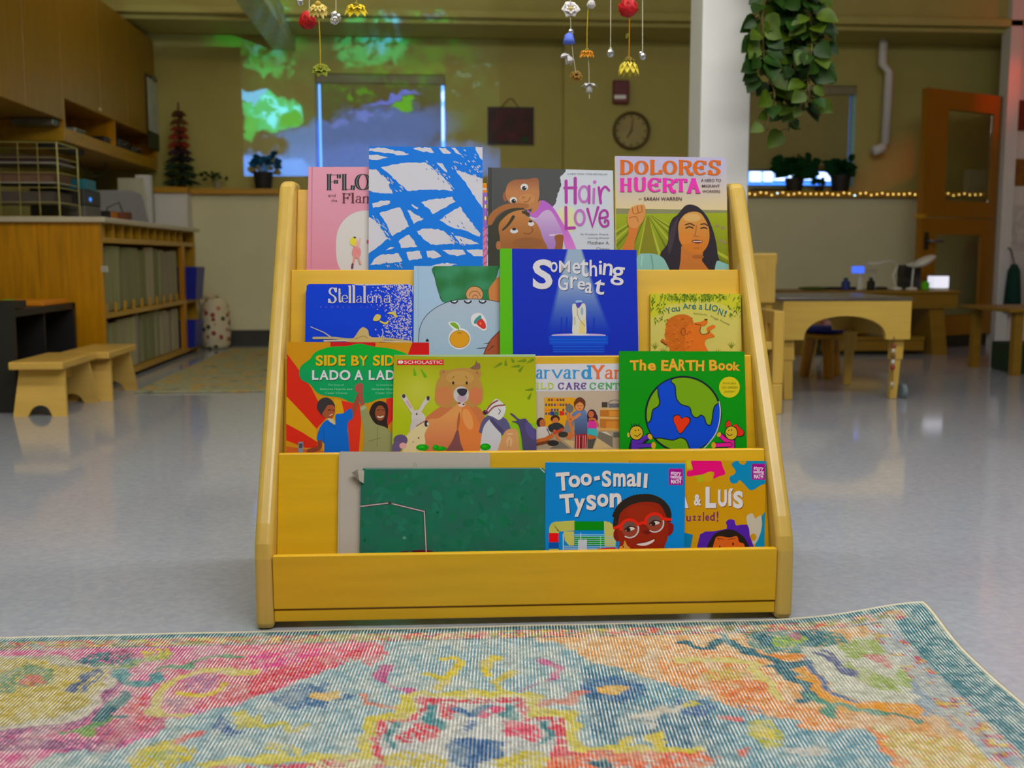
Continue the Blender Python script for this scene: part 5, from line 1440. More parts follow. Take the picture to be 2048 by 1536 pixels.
rpoly([(540, 480), (620, 470), (1120, 470), (1210, 480), (1220, 570), (1390, 570), (1430, 760), (2100, 760), (2100, 1000), (200, 1000), (0, 830), (330, 800), (360, 600), (530, 590)], (214, 206, 150), Z2, sm=False)
rpoly([(590, 505), (1150, 505), (1165, 600), (1310, 595), (1360, 800), (2100, 790), (2100, 1000), (400, 1000), (410, 610), (590, 600)], (190, 196, 196), Z2, sm=False)
for pts in ([(530, 590), (540, 490), (640, 480), (1120, 475), (1205, 490), (1215, 580)], [(330, 800), (350, 610), (520, 600)], [(1230, 580), (1385, 575), (1425, 770), (2048, 770)], [(0, 800), (320, 805)]): rline(pts, .018, (214, 200, 70), Z2, sm=False)
for pts in ([(600, 600), (610, 520), (1140, 510), (1150, 590)], [(400, 850), (420, 620), (600, 610)], [(1150, 605), (1310, 600), (1350, 790), (2048, 790)]): rline(pts, .014, (206, 60, 84), Z2, .8, sm=False)
rpoly([(640, 545), (700, 530), (690, 580), (740, 640), (700, 660), (640, 620)], (60, 130, 140), Z2); rpoly([(1030, 540), (1100, 540), (1100, 600), (1050, 610)], (60, 130, 140), Z2); rpoly([(720, 540), (800, 530), (780, 600), (720, 600)], RED, Z2, .8); rpoly([(900, 570), (960, 540), (1030, 560), (1000, 600), (910, 600)], (214, 60, 110), Z2, .8); rline([(810, 560), (880, 580), (960, 540)], .016, BLUE, Z2)
rpoly([(520, 690), (600, 640), (690, 650), (700, 700), (560, 740)], RED, Z2, .75); rpoly([(1030, 650), (1100, 610), (1210, 650), (1210, 710), (1130, 720)], (222, 80, 110), Z2, .9); rpoly([(450, 640), (500, 630), (490, 740), (530, 770), (460, 740)], (50, 120, 130), Z2); rpoly([(1240, 620), (1290, 640), (1280, 720), (1210, 740), (1250, 690)], (50, 120, 130), Z2)
rpoly([(760, 730), (860, 705), (980, 725), (1060, 760), (900, 860), (800, 820)], (40, 88, 140), Z2); rpoly([(430, 850), (480, 790), (700, 780), (760, 860)], (206, 190, 70), Z2, .8); rpoly([(1000, 850), (1060, 780), (1250, 780), (1290, 860)], (206, 190, 70), Z2, .8); rpoly([(830, 620), (900, 620), (900, 660), (840, 660)], (110, 140, 180), Z2, .8); rpoly([(1300, 730), (1350, 740), (1380, 860), (1310, 860)], (216, 60, 80), Z2, .85); rpoly([(1360, 800), (2048, 780), (2048, 860), (1360, 900)], (226, 110, 70), Z2, .8); rpoly([(1490, 820), (1580, 810), (1580, 850), (1500, 860)], TEALD, Z2)
rline([(1250, 545), (1300, 520), (1380, 520), (1410, 480), (1450, 470)], .02, (206, 110, 96), Z2); rline([(310, 490), (330, 520), (400, 545), (490, 555)], .010, (206, 130, 110), Z2); rpoly([(1620, 720), (1740, 680), (1660, 760)], YEL, Z2, .8); rpoly([(1780, 710), (1870, 680), (1840, 740)], YEL, Z2, .8)
rline([(1700, 600), (1800, 590), (1850, 570)], .014, CREAM, Z2); rpoly([(1760, 610), (1850, 600), (1850, 640), (1800, 650)], (206, 206, 200), Z2, .8); rpoly([(1920, 540), (2048, 520), (2048, 560), (1960, 575)], (190, 186, 80), Z2, .8)
rpoly([(120, 560), (200, 540), (350, 560), (340, 600), (250, 640), (150, 620)], (60, 100, 150), Z3, .85); rpoly([(160, 575), (280, 540), (260, 580), (180, 600)], (206, 196, 90), Z3, .9); rline([(410, 645), (490, 650)], .02, (206, 90, 90), Z3); rpoly([(540, 690), (640, 660), (760, 740), (740, 800), (620, 810), (540, 760)], (186, 186, 84), Z3, .85); rpoly([(600, 720), (680, 710), (700, 770), (620, 770)], (216, 196, 60), Z3); rpoly([(740, 830), (880, 800), (960, 830), (860, 860)], (216, 214, 206), Z3, .8)
rpoly([(0, 730), (80, 720), (80, 790), (0, 800)], (222, 200, 70), Z3, .8); rline([(0, 620), (100, 600), (130, 590)], .014, CREAM, Z3); rpoly([(450, 830), (550, 820), (480, 860)], (206, 110, 96), Z3)
rpoly([(1250, 690), (1300, 680), (1400, 760), (1360, 800), (1290, 780), (1260, 740)], (44, 84, 140), Z1, .9); rline([(1380, 660), (1460, 720), (1640, 730), (1700, 760), (1800, 735)], .014, (206, 200, 90), Z1); rpoly([(1400, 740), (1500, 680), (1500, 740)], (206, 196, 90), Z1, .8)
rpoly([(750, 940), (860, 860), (960, 820), (1060, 810), (1120, 870), (1080, 960), (900, 1000), (760, 983)], (206, 190, 50), Z1, .85); rpoly([(880, 890), (1000, 880), (1000, 940), (900, 940)], (150, 170, 70), Z1, .8); rline([(1080, 820), (1130, 790), (1200, 770)], .014, (206, 96, 96), Z1)
rpoly([(1560, 850), (1700, 860), (1760, 900), (1620, 905)], (214, 206, 110), Z1, .7); rline([(1240, 960), (1600, 925), (2048, 905)], .018, (216, 206, 90), Z1); rline([(1300, 985), (1700, 965), (2048, 950)], .014, (206, 70, 100), Z1, .7)
# woven border along the back and right edges
eb, ea = BB, -AA
for e, lim in ((ea, .078), (eb, .026)):
    base[e < lim] = (46, 110, 124)
fb = (eb > .026) & (eb < .060) & (ea > .05)
fa = (ea > .078) & (ea < .125) & (eb > .05)
pal = np.array([(132, 132, 84), (122, 120, 92), (120, 150, 150), (176, 60, 90), (196, 190, 70), (206, 96, 60), (190, 60, 84), (150, 150, 90)])
sel = np.clip(smooth_noise(.018, .012, 9) * 1.5 - .25 + (smooth_noise(.09, .5, 10) - .5) * .8, 0, .999)
base[fb] = pal[(sel * 8).astype(int)][fb]
pal2 = np.array([(180, 190, 190), (190, 196, 190), (170, 180, 186), (150, 170, 190), (190, 70, 90), (210, 180, 60), (120, 80, 120), (196, 200, 190)])
base[fa] = pal2[(sel * 8).astype(int)][fa]
base[((eb > .058) & (eb < .063) & (ea > .1))] = (90, 90, 110)
wear = np.clip((smooth_noise(.022, .035, 31) - .52) * 1.6, 0, .45)[..., None]
base = base * (1 - wear) + CREAM * wear
gm = base.mean(-1, keepdims=True)
base = (gm + (base - gm) * 1.38) * .78
edge = (eb < .0065) | (ea < .0065)
# worn yarn
mixn = rg.random((na, nb, 1)) * .30
base = base * (1 - mixn) + CREAM * mixn
base *= (1 + (rg.random((na, nb, 1)) - .5) * .22)
base[edge] = (214, 206, 176)
base = np.clip(base, 0, 255) / 255.0
linc = np.where(base <= .04045, base / 12.92, ((base + .055) / 1.055) ** 2.4)
linc = np.clip(linc * 1.02, 0, .85)

cor = np.hypot(AA / .15, BB / .12)
ZZ = RUGZ + .027 * np.exp(-cor ** 2 * 1.1) + .0012 * (n1 - .5)
PX = RC0.x + AA * RA.x + BB * RB_.x
PY = RC0.y + AA * RA.y + BB * RB_.y
top = np.stack([PX, PY, ZZ], -1).reshape(-1, 3)
idx = np.arange(na * nb).reshape(na, nb)
quads = np.stack([idx[:-1, :-1], idx[:-1, 1:], idx[1:, 1:], idx[1:, :-1]], -1).reshape(-1, 4)
rim = list(idx[:, 0]) + list(idx[-1, 1:]) + list(idx[::-1, -1][1:]) + list(idx[0, ::-1][1:-1])
nt_ = na * nb
low = top[rim].copy(); low[:, 2] -= RUGZ - .0006
allv = np.concatenate([top, low])
m_ = len(rim)
sides = [(rim[i], nt_ + i, nt_ + (i + 1) % m_, rim[(i + 1) % m_]) for i in range(m_)]
org = np.array((RC0.x - 1.0, RC0.y - .6, 0))
me = bpy.data.meshes.new('woven_rug')
me.from_pydata((allv - org).tolist(), [], quads.tolist() + sides)
ca = me.color_attributes.new('ink', 'FLOAT_COLOR', 'POINT')
cc = np.ones((len(allv), 4), dtype=np.float32)
cc[:nt_, :3] = linc.reshape(-1, 3)
cc[:nt_, 3] = RIB.ravel()
cc[nt_:, :3] = linc.reshape(-1, 3)[rim]
ca.data.foreach_set('color', cc.ravel())
uv = me.uv_layers.new(name='weave')
li = np.zeros(len(me.loops), dtype=np.int32)
me.loops.foreach_get('vertex_index', li)
ab = np.stack([np.concatenate([AA.ravel(), AA.ravel()[rim]]), np.concatenate([BB.ravel(), BB.ravel()[rim]])], -1)
uv.data.foreach_set('uv', ab[li].astype(np.float32).ravel())
for p in me.polygons: p.use_smooth = True


def rug_mat(name, per, amt, layer='ink'):
    m, nt, b = nodes_of(name)
    N, L = nt.nodes, nt.links
    at = N.new('ShaderNodeVertexColor'); at.layer_name = layer
    u = N.new('ShaderNodeUVMap'); u.uv_map = 'weave'
    sp = N.new('ShaderNodeSeparateXYZ'); L.new(u.outputs[0], sp.inputs[0])
    w1 = N.new('ShaderNodeMath'); w1.operation = 'MULTIPLY'; w1.inputs[1].default_value = 2 * PI / per; L.new(sp.outputs[0], w1.inputs[0])
    no = N.new('ShaderNodeTexNoise'); no.inputs['Scale'].default_value = 160; L.new(u.outputs[0], no.inputs['Vector'])
    ad = N.new('ShaderNodeMath'); ad.operation = 'MULTIPLY_ADD'; ad.inputs[1].default_value = 1.6; L.new(no.outputs[0], ad.inputs[0]); L.new(w1.outputs[0], ad.inputs[2])
    sn = N.new('ShaderNodeMath'); sn.operation = 'SINE'; L.new(ad.outputs[0], sn.inputs[0])
    mr = N.new('ShaderNodeMapRange'); mr.inputs[1].default_value = 0.0; mr.inputs[2].default_value = .6; L.new(sn.outputs[0], mr.inputs[0])
    no2 = N.new('ShaderNodeTexNoise'); no2.inputs['Scale'].default_value = 55; L.new(u.outputs[0], no2.inputs['Vector'])
    mr2 = N.new('ShaderNodeMapRange'); mr2.inputs[1].default_value = .38; mr2.inputs[2].default_value = .6; mr2.inputs[3].default_value = .25; L.new(no2.outputs[0], mr2.inputs[0])
    mu = N.new('ShaderNodeMath'); mu.operation = 'MULTIPLY'; L.new(mr.outputs[0], mu.inputs[0]); L.new(mr2.outputs[0], mu.inputs[1])
    mu2 = N.new('ShaderNodeMath'); mu2.operation = 'MULTIPLY'; mu2.inputs[1].default_value = amt; L.new(mu.outputs[0], mu2.inputs[0])
    mu3 = N.new('ShaderNodeMath'); mu3.operation = 'MULTIPLY'; L.new(mu2.outputs[0], mu3.inputs[0]); L.new(at.outputs[1], mu3.inputs[1])
    mx = N.new('ShaderNodeMix'); mx.data_type = 'RGBA'; L.new(mu3.outputs[0], mx.inputs[0]); L.new(at.outputs[0], mx.inputs[6]); mx.inputs[7].default_value = (.82, .80, .72, 1)
    L.new(mx.outputs[2], b.inputs['Base Color'])
    bp = N.new('ShaderNodeBump'); bp.inputs['Strength'].default_value = .6; bp.inputs['Distance'].default_value = .0015; L.new(sn.outputs[0], bp.inputs['Height']); L.new(bp.outputs[0], b.inputs['Normal'])
    b.inputs['Roughness'].default_value = .95
    b.inputs['Specular IOR Level'].default_value = .1
    return m


me.materials.append(rug_mat('rug_yarn', .0052, .95))
rug = bpy.data.objects.new('woven_rug', me)
COL.objects.link(rug)
rug.location = org
tag(rug, 'multicoloured ribbed rug with a lifted corner in front of the book display', 'rug')

# ------------------------------------------------------------------ the room shell
XL, XR, YF, YB, ZC = -2.42, 5.6, -3.2, 8.0, 2.8
plaster = mat('plaster', (188, 178, 102), rough=.85, var=.04, scale=5)
plaster_w = mat('plaster_white', (222, 220, 214), rough=.6, var=.03, scale=5)
rubber = mat('rubber_base', (58, 56, 50), rough=.6)
vinyl = mat('floor_vinyl', (164, 169, 180), rough=.085, var=.10, scale=70, detail=8, spec=.7, c2=(178, 182, 190))
oak = wood('oak', (188, 138, 26), axis=0, var=.12, rough=.35)
oak_y = wood('oak_y', (188, 142, 26), axis=1, var=.12, rough=.35)
oak_z = wood('oak_z', (188, 128, 3), axis=2, var=.22, rough=.30)
birch = wood('birch', (218, 178, 88), axis=0, var=.08, rough=.35)
black = mat('black_paint', (28, 27, 26), rough=.5)
white_p = mat('white_paint', (226, 226, 224), rough=.45, var=.03)

S('floor', (XL - .2, YF - .2, -.1), (XR + .2, YB + .4, 0), vinyl)
S('ceiling', (XL - .2, YF - .2, ZC), (XR + .2, YB + .4, ZC + .1), plaster_w)
S('wall_left', (XL - .2, YF - .2, 0), (XL, YB + .4, ZC), plaster)
S('wall_right', (XR, YF - .2, 0), (XR + .2, YB + .4, ZC), plaster)
S('wall_front', (XL, YF - .2, 0), (XR, YF, ZC), plaster_w)


def px_y(px, Y, py=300):
    return at_y(px, py, Y)


YW, YW2, YLOW = 8.0, 7.93, 7.75
LEDGE = 1.115
wa = px_y(633, YW).x; wb = px_y(891.5, YW).x; wt = at_y(760, 148, YW).z; wbm = LEDGE + .06
va = px_y(1440, YW2).x; vb = px_y(1709.5, YW2).x; vt = at_y(1600, 170, YW2).z; vbm = at_y(1600, 374, YW2).z
jog = px_y(1125, YW).x
mb = MB()
T = .25
mb.box((XL, YW, LEDGE - .04), (wa, YW + T, ZC)); mb.box((wa, YW, wt), (wb, YW + T, ZC)); mb.box((wa, YW, LEDGE - .04), (wb, YW + T, wbm)); mb.box((wb, YW, LEDGE - .04), (jog, YW + T, ZC))
mb.box((jog, YW2, LEDGE - .04), (va, YW + T, ZC)); mb.box((va, YW2, vt), (vb, YW + T, ZC)); mb.box((va, YW2, LEDGE - .04), (vb, YW + T, vbm)); mb.box((vb, YW2, LEDGE - .04), (XR, YW + T, ZC))
tag(mb.build('wall_back', plaster), kind='structure')
lo = B('wall_back_lower', (XL, YLOW, 0), (XR, YW + T, LEDGE - .041), mat('plaster_lower', (222, 216, 176), rough=.8, var=.03, scale=4)); lo['kind'] = 'structure'
mb = MB()
mb.box((XL + .62, YLOW - .05, LEDGE - .04), (XR, YW - .001, LEDGE))
tag(mb.build('trim_1', oak, bevel=.004), kind='structure')                       # wooden ledge along the wall
p0, p1 = at_y(308, 400, 7.60), at_y(374, 400, 7.60)
S('trim_5', (p0.x, 7.60, 0), (p1.x, YLOW, LEDGE - .04), plaster_w)
S('trim_2', (p0.x - .01, 7.58, LEDGE - .039), (p1.x + .01, YLOW - .051, LEDGE), oak)
S('baseboard_back', (-1.45, YLOW - .012, 0), (XR, YLOW, .115), rubber)
# beam with a lower flange along the top of the back wall
zb0, zb1 = at_y(760, 47, 7.5).z, at_y(760, 22, 7.5).z
mb = MB(); mb.box((XL, 7.45, zb1), (XR, YW + .02, ZC)); mb.box((XL, 7.40, zb0 + .03), (XR, 7.62, zb1)); mb.box((XL, 7.47, zb0), (XR, YW2 - .001, zb0 + .03))
tag(mb.build('beam', plaster, bevel=.006), kind='structure')
# boxed duct running along the ceiling into the wall
d0, d1 = at_y(546, 100, YW), at_y(592, 100, YW)
B('ceiling_duct', (d0.x, 2.2, d0.z), (d1.x, YW - .002, d0.z + .16), mat('duct_paint', (196, 190, 140), rough=.6))['kind'] = 'structure'
# windows: glass, frame, roller blind
glass = mat('glass', (235, 242, 245), rough=.02, var=0, trans=1.0)
blind = mat('blind_cloth', (160, 150, 92), rough=.9, var=.04, scale=20)
alu = mat('aluminium', (120, 126, 134), rough=.4, metal=.6)


def window(n, x0, x1, z0, z1, Y, b0, b1, bz):
    w = bpy.data.objects.new('window_%d' % n, None); COL.objects.link(w); w.location = ((x0 + x1) / 2, Y + .12, z0); w['kind'] = 'structure'
    mb = MB(); f = .02
    mb.box((x0, Y + .10, z0), (x0 + f * .3, Y + .14, z1)); mb.box((x1 - f * .3, Y + .10, z0), (x1, Y + .14, z1)); mb.box((x0, Y + .10, z0), (x1, Y + .14, z0 + f)); mb.box((x0, Y + .10, z1 - f), (x1, Y + .14, z1))
    mb.build('window_frame', alu, w)
    B('window_pane', (x0 + .006, Y + .118, z0 + f), (x1 - .006, Y + .122, z1 - f), glass, w)
    r = thing('roller_blind', 'closed beige roller blind over the window with the projected stream' if n == 1 else 'beige roller blind left open a hand above the ledge behind the potted plants', 'roller blind', ((b0 + b1) / 2, Y + .03, bz))
    B('blind_sheet', (b0, Y + .028, bz), (b1, Y + .031, z1 - .06), blind, r)
    B('blind_housing', (x0 + .002, Y + .01, z1 - .065), (x1 - .002, Y + .085, z1 - .003), mat('blind_box', (150, 140, 110), rough=.6), r, bevel=.004)
    B('bottom_bar', (b0, Y + .024, bz - .018), (b1, Y + .036, bz), alu, r)
    return w


window(1, wa, wb, wbm, wt, YW, px_y(642.5, YW).x + .0, px_y(883.5, YW).x, wbm + .02)
window(2, va, vb, vbm, vt, YW2, va + .004, px_y(1699, YW2).x, at_y(1600, 338, YW2).z)
# the house across the yard seen through the gap
fac = thing('building', 'white building with pale windows seen through the gap under the right blind', 'building', (6.5, 16.0, -1))
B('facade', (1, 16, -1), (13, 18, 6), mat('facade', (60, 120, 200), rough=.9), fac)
for x0_, x1_, y0_, y1_ in ((1500, 1522, 343, 363), (1527, 1545, 343, 363), (1549, 1572, 345, 361), (1577, 1600, 344, 362), (1606, 1630, 344, 360), (1636, 1662, 345, 362), (1667, 1676, 346, 362), (1682, 1690, 347, 361)):
    a_, b_ = at_y(x0_, y0_, 15.97), at_y(x1_, y1_, 15.97)
    B('window_pane', (a_.x, 15.97, b_.z), (b_.x, 15.999, a_.z), mat('facade_pane', (245, 248, 252), rough=.8), fac)
sl_ = bpy.data.lights.new('sun', 'SUN'); sl_.energy = 9; sl_.angle = .01
so_ = bpy.data.objects.new('sun', sl_); COL.objects.link(so_); so_.rotation_euler = (math.radians(48), 0, 0)

# square column
c0 = at_y(1402, 200, 4.0); c1 = at_y(1501, 200, 4.0)
S('column', (c0.x, 4.0, 0), (c1.x, 4.0 + (c1.x - c0.x), ZC), mat('column_paint', (224, 224, 220), rough=.5, var=.02), bevel=.006)
# rain pipe on the back wall
mb = MB()
q = lambda x, y, Y=7.78: at_y(1360 + x / 2.977, y / 2.977, Y)
mb.tube([q(1215, 180), q(1205, 380), q(1245, 430), q(1222, 860)], .032, 10)
mb.tube([q(1218, 870), q(1195, 885), q(1150, 900)], .036, 10)
tag(mb.build('drain_pipe', white_p, smooth=True), 'white pipe with a kink running down the back wall right of the right window', 'pipe')

# ------------------------------------------------------------------ projector light on the back wall (a stream between green banks)
PROJ = Vector((-.35, 3.6, 1.85))
tgt = at_y(735, 190, YW)
pl = bpy.data.lights.new('projector_light', 'SPOT')
pl.energy = 60; pl.spot_size = math.radians(46); pl.spot_blend = 0.0; pl.shadow_soft_size = 0.002
po = bpy.data.objects.new('projector_light', pl); COL.objects.link(po)
po.location = PROJ
pq = (tgt - PROJ).to_track_quat('-Z', 'Y')
po.rotation_euler = pq.to_euler()
pinv = pq.inverted()


def guv(px, py):
    v = pinv @ (at_y(px, py, YW) - PROJ)
    return v.x / -v.z, v.y / -v.z


pl.use_nodes = True
nt = pl.node_tree; N, L = nt.nodes, nt.links
em = N.get('Emission')
tc = N.new('ShaderNodeTexCoord'); sp = N.new('ShaderNodeSeparateXYZ'); L.new(tc.outputs['Normal'], sp.inputs[0])


def M(op, a, b=None, c=None):
    n = N.new('ShaderNodeMath'); n.operation = op
    for i, v in enumerate((a, b, c)):
        if v is None: continue
        if isinstance(v, (int, float)): n.inputs[i].default_value = v
        else: L.new(v, n.inputs[i])
    return n.outputs[0]


nz = M('MULTIPLY', sp.outputs[2], -1)
gu, gv = M('DIVIDE', sp.outputs[0], nz), M('DIVIDE', sp.outputs[1], nz)
cb = N.new('ShaderNodeCombineXYZ'); L.new(gu, cb.inputs[0]); L.new(gv, cb.inputs[1])
UV = cb.outputs[0]


def noise(scale, seed, detail=4, stretch=1.0):
    mp = N.new('ShaderNodeMapping'); mp.inputs['Scale'].default_value = (1, stretch, 1); mp.inputs['Location'].default_value = (seed, seed * 1.7, 0); L.new(UV, mp.inputs[0])
    n = N.new('ShaderNodeTexNoise'); n.inputs['Scale'].default_value = scale; n.inputs['Detail'].default_value = detail; L.new(mp.outputs[0], n.inputs['Vector'])
    return n.outputs['Fac']


na_, nb_ = noise(14, 3.1), noise(40, 7.7)
uu = M('ADD', gu, M('MULTIPLY', M('SUBTRACT', na_, .5), .07)); vv = M('ADD', gv, M('MULTIPLY', M('SUBTRACT', nb_, .5), .05))
U0, V0 = guv(488, 352)


def guw(p):
    v = pinv @ (Vector(p) - PROJ)
    return v.x / -v.z, v.y / -v.z


U1, _ = guv(1000, 200)
U0b = guw((d0.x - .3, 6.0, d0.z))[0]
_, V1 = guv(735, -260)
left_edge = M('ADD', M('MULTIPLY', M('GREATER_THAN', gv, guv(500, 95)[1]), U0b - U0), U0)
inb = M('MULTIPLY', M('MULTIPLY', M('GREATER_THAN', gu, left_edge), M('LESS_THAN', gu, U1)), M('MULTIPLY', M('GREATER_THAN', gv, V0), M('LESS_THAN', gv, V1)))
last = None


def paintl(fac, col, k):
    global last
    mx = N.new('ShaderNodeMix'); mx.data_type = 'RGBA'
    L.new(fac, mx.inputs[0])
    if last is None: mx.inputs[6].default_value = (.012, .018, .02, 1)
    else: L.new(last, mx.inputs[6])
    mx.inputs[7].default_value = (*[v * k * g_ for v, g_ in zip(lin(col), (.6, 1.0, 3.0))], 1)
    last = mx.outputs[2]


def gell(px, py, rx, ry, rot=0.0, soft=.35, brk=None, lo=.45, hi=.55, at=None):
    """soft ellipse given where it falls on the wall"""
    a, b = guv(px, py); ax, _ = guv(px + rx, py); _, by = guv(px, py - ry)
    if at is not None:
        by, ax = by - b, ax - a
        a, b = guw(at)
        ax, by = a + ax, b + by
    c, s_ = math.cos(rot), math.sin(rot)
    du, dv = M('SUBTRACT', uu, a), M('SUBTRACT', vv, b)
    x = M('ADD', M('MULTIPLY', du, c / (ax - a)), M('MULTIPLY', dv, s_ / (ax - a)))
    y = M('ADD', M('MULTIPLY', du, -s_ / (by - b)), M('MULTIPLY', dv, c / (by - b)))
    r = M('SQRT', M('ADD', M('MULTIPLY', x, x), M('MULTIPLY', y, y)))
    mr = N.new('ShaderNodeMapRange'); mr.interpolation_type = 'SMOOTHSTEP'; L.new(r, mr.inputs[0]); mr.inputs[1].default_value = 1.0; mr.inputs[2].default_value = 1.0 - soft; mr.inputs[3].default_value = 0; mr.inputs[4].default_value = 1
    f = mr.outputs[0]
    if brk is not None:
        m2 = N.new('ShaderNodeMapRange'); m2.interpolation_type = 'SMOOTHSTEP'; L.new(brk, m2.inputs[0]); m2.inputs[1].default_value = lo; m2.inputs[2].default_value = hi
        f = M('MULTIPLY', f, m2.outputs[0])
    return f


nc, nd = noise(26, 11.3, 5), noise(60, 2.2, 5, 1.0)
paintl(gell(760, 200, 280, 190, brk=nc, lo=.38, hi=.62), (50, 90, 44), .55)            # dim undergrowth
paintl(gell(800, 110, 150, 60, brk=nc, lo=.4, hi=.6), (30, 120, 20), .6)
paintl(gell(740, 95, 95, 48, rot=.1, soft=.25, brk=nd, lo=.36, hi=.55), (20, 170, 90), .9)
paintl(gell(775, 75, 60, 28, rot=.5, soft=.5, brk=nd, lo=.42, hi=.6), (90, 190, 220), .9)
paintl(gell(540, 122, 62, 32, soft=.3, brk=nd, lo=.40, hi=.56), (20, 190, 90), .8)
paintl(gell(545, 120, 40, 18, soft=.5, brk=nc, lo=.48, hi=.58), (120, 210, 200), .7)
paintl(gell(880, 50, 60, 20, brk=nd, lo=.45, hi=.6), (40, 160, 60), .6)
paintl(gell(870, 45, 40, 12, brk=nc, lo=.48, hi=.6), (80, 160, 210), .6)
paintl(gell(700, 185, 60, 22, brk=nd, lo=.46, hi=.6), (60, 170, 0), .8)
paintl(gell(820, 150, 90, 30, brk=nd, lo=.48, hi=.62), (50, 150, 0), .6)
paintl(gell(640, 300, 200, 62, rot=.18, soft=.35), (40, 112, 190), 1.0)             # the stream
paintl(gell(760, 260, 180, 60, rot=.12, soft=.5), (56, 112, 196), .9)
paintl(gell(770, 330, 330, 60, rot=.02, soft=.6), (76, 130, 226), 1.0)
paintl(gell(530, 345, 120, 40, soft=.4), (96, 150, 250), 1.35)
paintl(gell(720, 235, 90, 14, rot=.1, brk=nd, lo=.45, hi=.6), (110, 130, 230), 1.0)
paintl(gell(790, 196, 70, 9, rot=.28, soft=.5), (100, 120, 240), 1.0)
paintl(gell(525, 290, 70, 26, rot=.12, soft=.4, brk=nc, lo=.35, hi=.5), (90, 80, 70), .3)
paintl(gell(535, 225, 62, 40, rot=-.25, soft=.25), (10, 190, 110), 1.25)
paintl(gell(545, 225, 56, 26, rot=-.35, soft=.4, brk=nd, lo=.38, hi=.5), (110, 220, 230), 1.6)
paintl(gell(570, 240, 30, 20, soft=.4, brk=nc, lo=.35, hi=.5), (30, 180, 50), 1.0)
paintl(gell(500, 250, 24, 34, soft=.4, brk=nd, lo=.4, hi=.5), (30, 190, 80), 1.0)
paintl(gell(505, 190, 40, 12, soft=.3), (110, 190, 240), 1.2)
paintl(gell(520, 210, 34, 10, rot=-.3, soft=.4), (20, 190, 110), 1.2)
paintl(gell(815, 207, 28, 11, rot=.3, soft=.4), (90, 200, 20), 1.0)
paintl(gell(945, 150, 60, 60, brk=nd, lo=.56, hi=.66), (110, 150, 130), .5)
paintl(gell(520, 60, 120, 120, soft=.5, brk=nc, lo=.40, hi=.58, at=(d1.x, 6.6, d0.z)), (40, 170, 40), .5)
paintl(gell(520, 60, 70, 60, soft=.5, brk=nd, lo=.45, hi=.6, at=(d1.x, 6.9, d0.z)), (90, 190, 150), .6)
bl = N.new('ShaderNodeMix'); bl.data_type = 'RGBA'; L.new(inb, bl.inputs[0]); bl.inputs[6].default_value = (0, 0, 0, 1); L.new(last, bl.inputs[7])
L.new(bl.outputs[2], em.inputs['Color'])
em.inputs['Strength'].default_value = 21.0

# red lamp in the far right corner
rl = bpy.data.lights.new('red_lamp_light', 'POINT'); rl.energy = 4.0; rl.color = (1, .03, .01); rl.shadow_soft_size = .05
ro = bpy.data.objects.new('red_lamp_light', rl); COL.objects.link(ro); ro.location = (4.72, 7.0, 2.3)

r2_ = bpy.data.lights.new('red_spot_light', 'SPOT'); r2_.energy = 24; r2_.color = (1, .04, .0); r2_.spot_size = math.radians(25); r2_.spot_blend = 1.0; r2_.shadow_soft_size = .04
r3_ = bpy.data.objects.new('red_spot_light', r2_); COL.objects.link(r3_); r3_.location = (4.55, 6.8, 2.55)
r3_.rotation_euler = (Vector((4.12, 7.27, 1.93)) - r3_.location).to_track_quat('-Z', 'Y').to_euler()

# ------------------------------------------------------------------ left side of the room
def step_stool(label, fx0, fx1, y0, y1, h=.222):
    t = thing('step_stool', label, 'stool', ((fx0 + fx1) / 2, (y0 + y1) / 2, 0), 'maple step stools by the black shelf')
    xm, w = (fx0 + fx1) / 2, (fx1 - fx0)
    st = birch
    B('seat', (xm - w * .50, y0 - .035, h - .032), (xm + w * .50, y1 + .005, h), wood('birch_y', (218, 176, 84), axis=1, var=.08, rough=.33), t, bevel=.006)
    for yb, yt in ((y0, y0 + .045), (y1, y1 - .05)):
        # splayed end panel with an arch cut from its foot
        z1 = h - .033
        wb_, wt_ = w * .5, w * .42
        pts = [(-wb_, 0), (-wb_ * .46, 0)]
        for k in range(1, 10):
            a = PI - PI * k / 10
            pts.append((wb_ * .42 * math.cos(a), wb_ * .42 * math.sin(a)))
        pts += [(wb_ * .46, 0), (wb_, 0), (wt_, z1), (-wt_, z1)]
        P3 = [Vector((xm + x, yb + (yt - yb) * z / z1 - .009, z)) for x, z in pts]
        mb = MB(); mb.prism(P3, (0, .018, 0)); mb.build('leg', st, t)
    B('stretcher', (xm - .012, y0 + .045, h - .10), (xm + .012, y1 - .045, h - .034), st, t)
    return t


f0, f1 = on_floor(28, 833), on_floor(135, 832)
step_stool('small light wood step stool with arched feet, nearest in front of the black shelf', f0.x, f1.x, f0.y, f0.y + .40)
f2 = on_floor(224, 803)
step_stool('light wood step stool half hidden behind the nearest stool, beside the fabric pockets', f2.x - .21, f2.x, f2.y + .02, f2.y + .42)

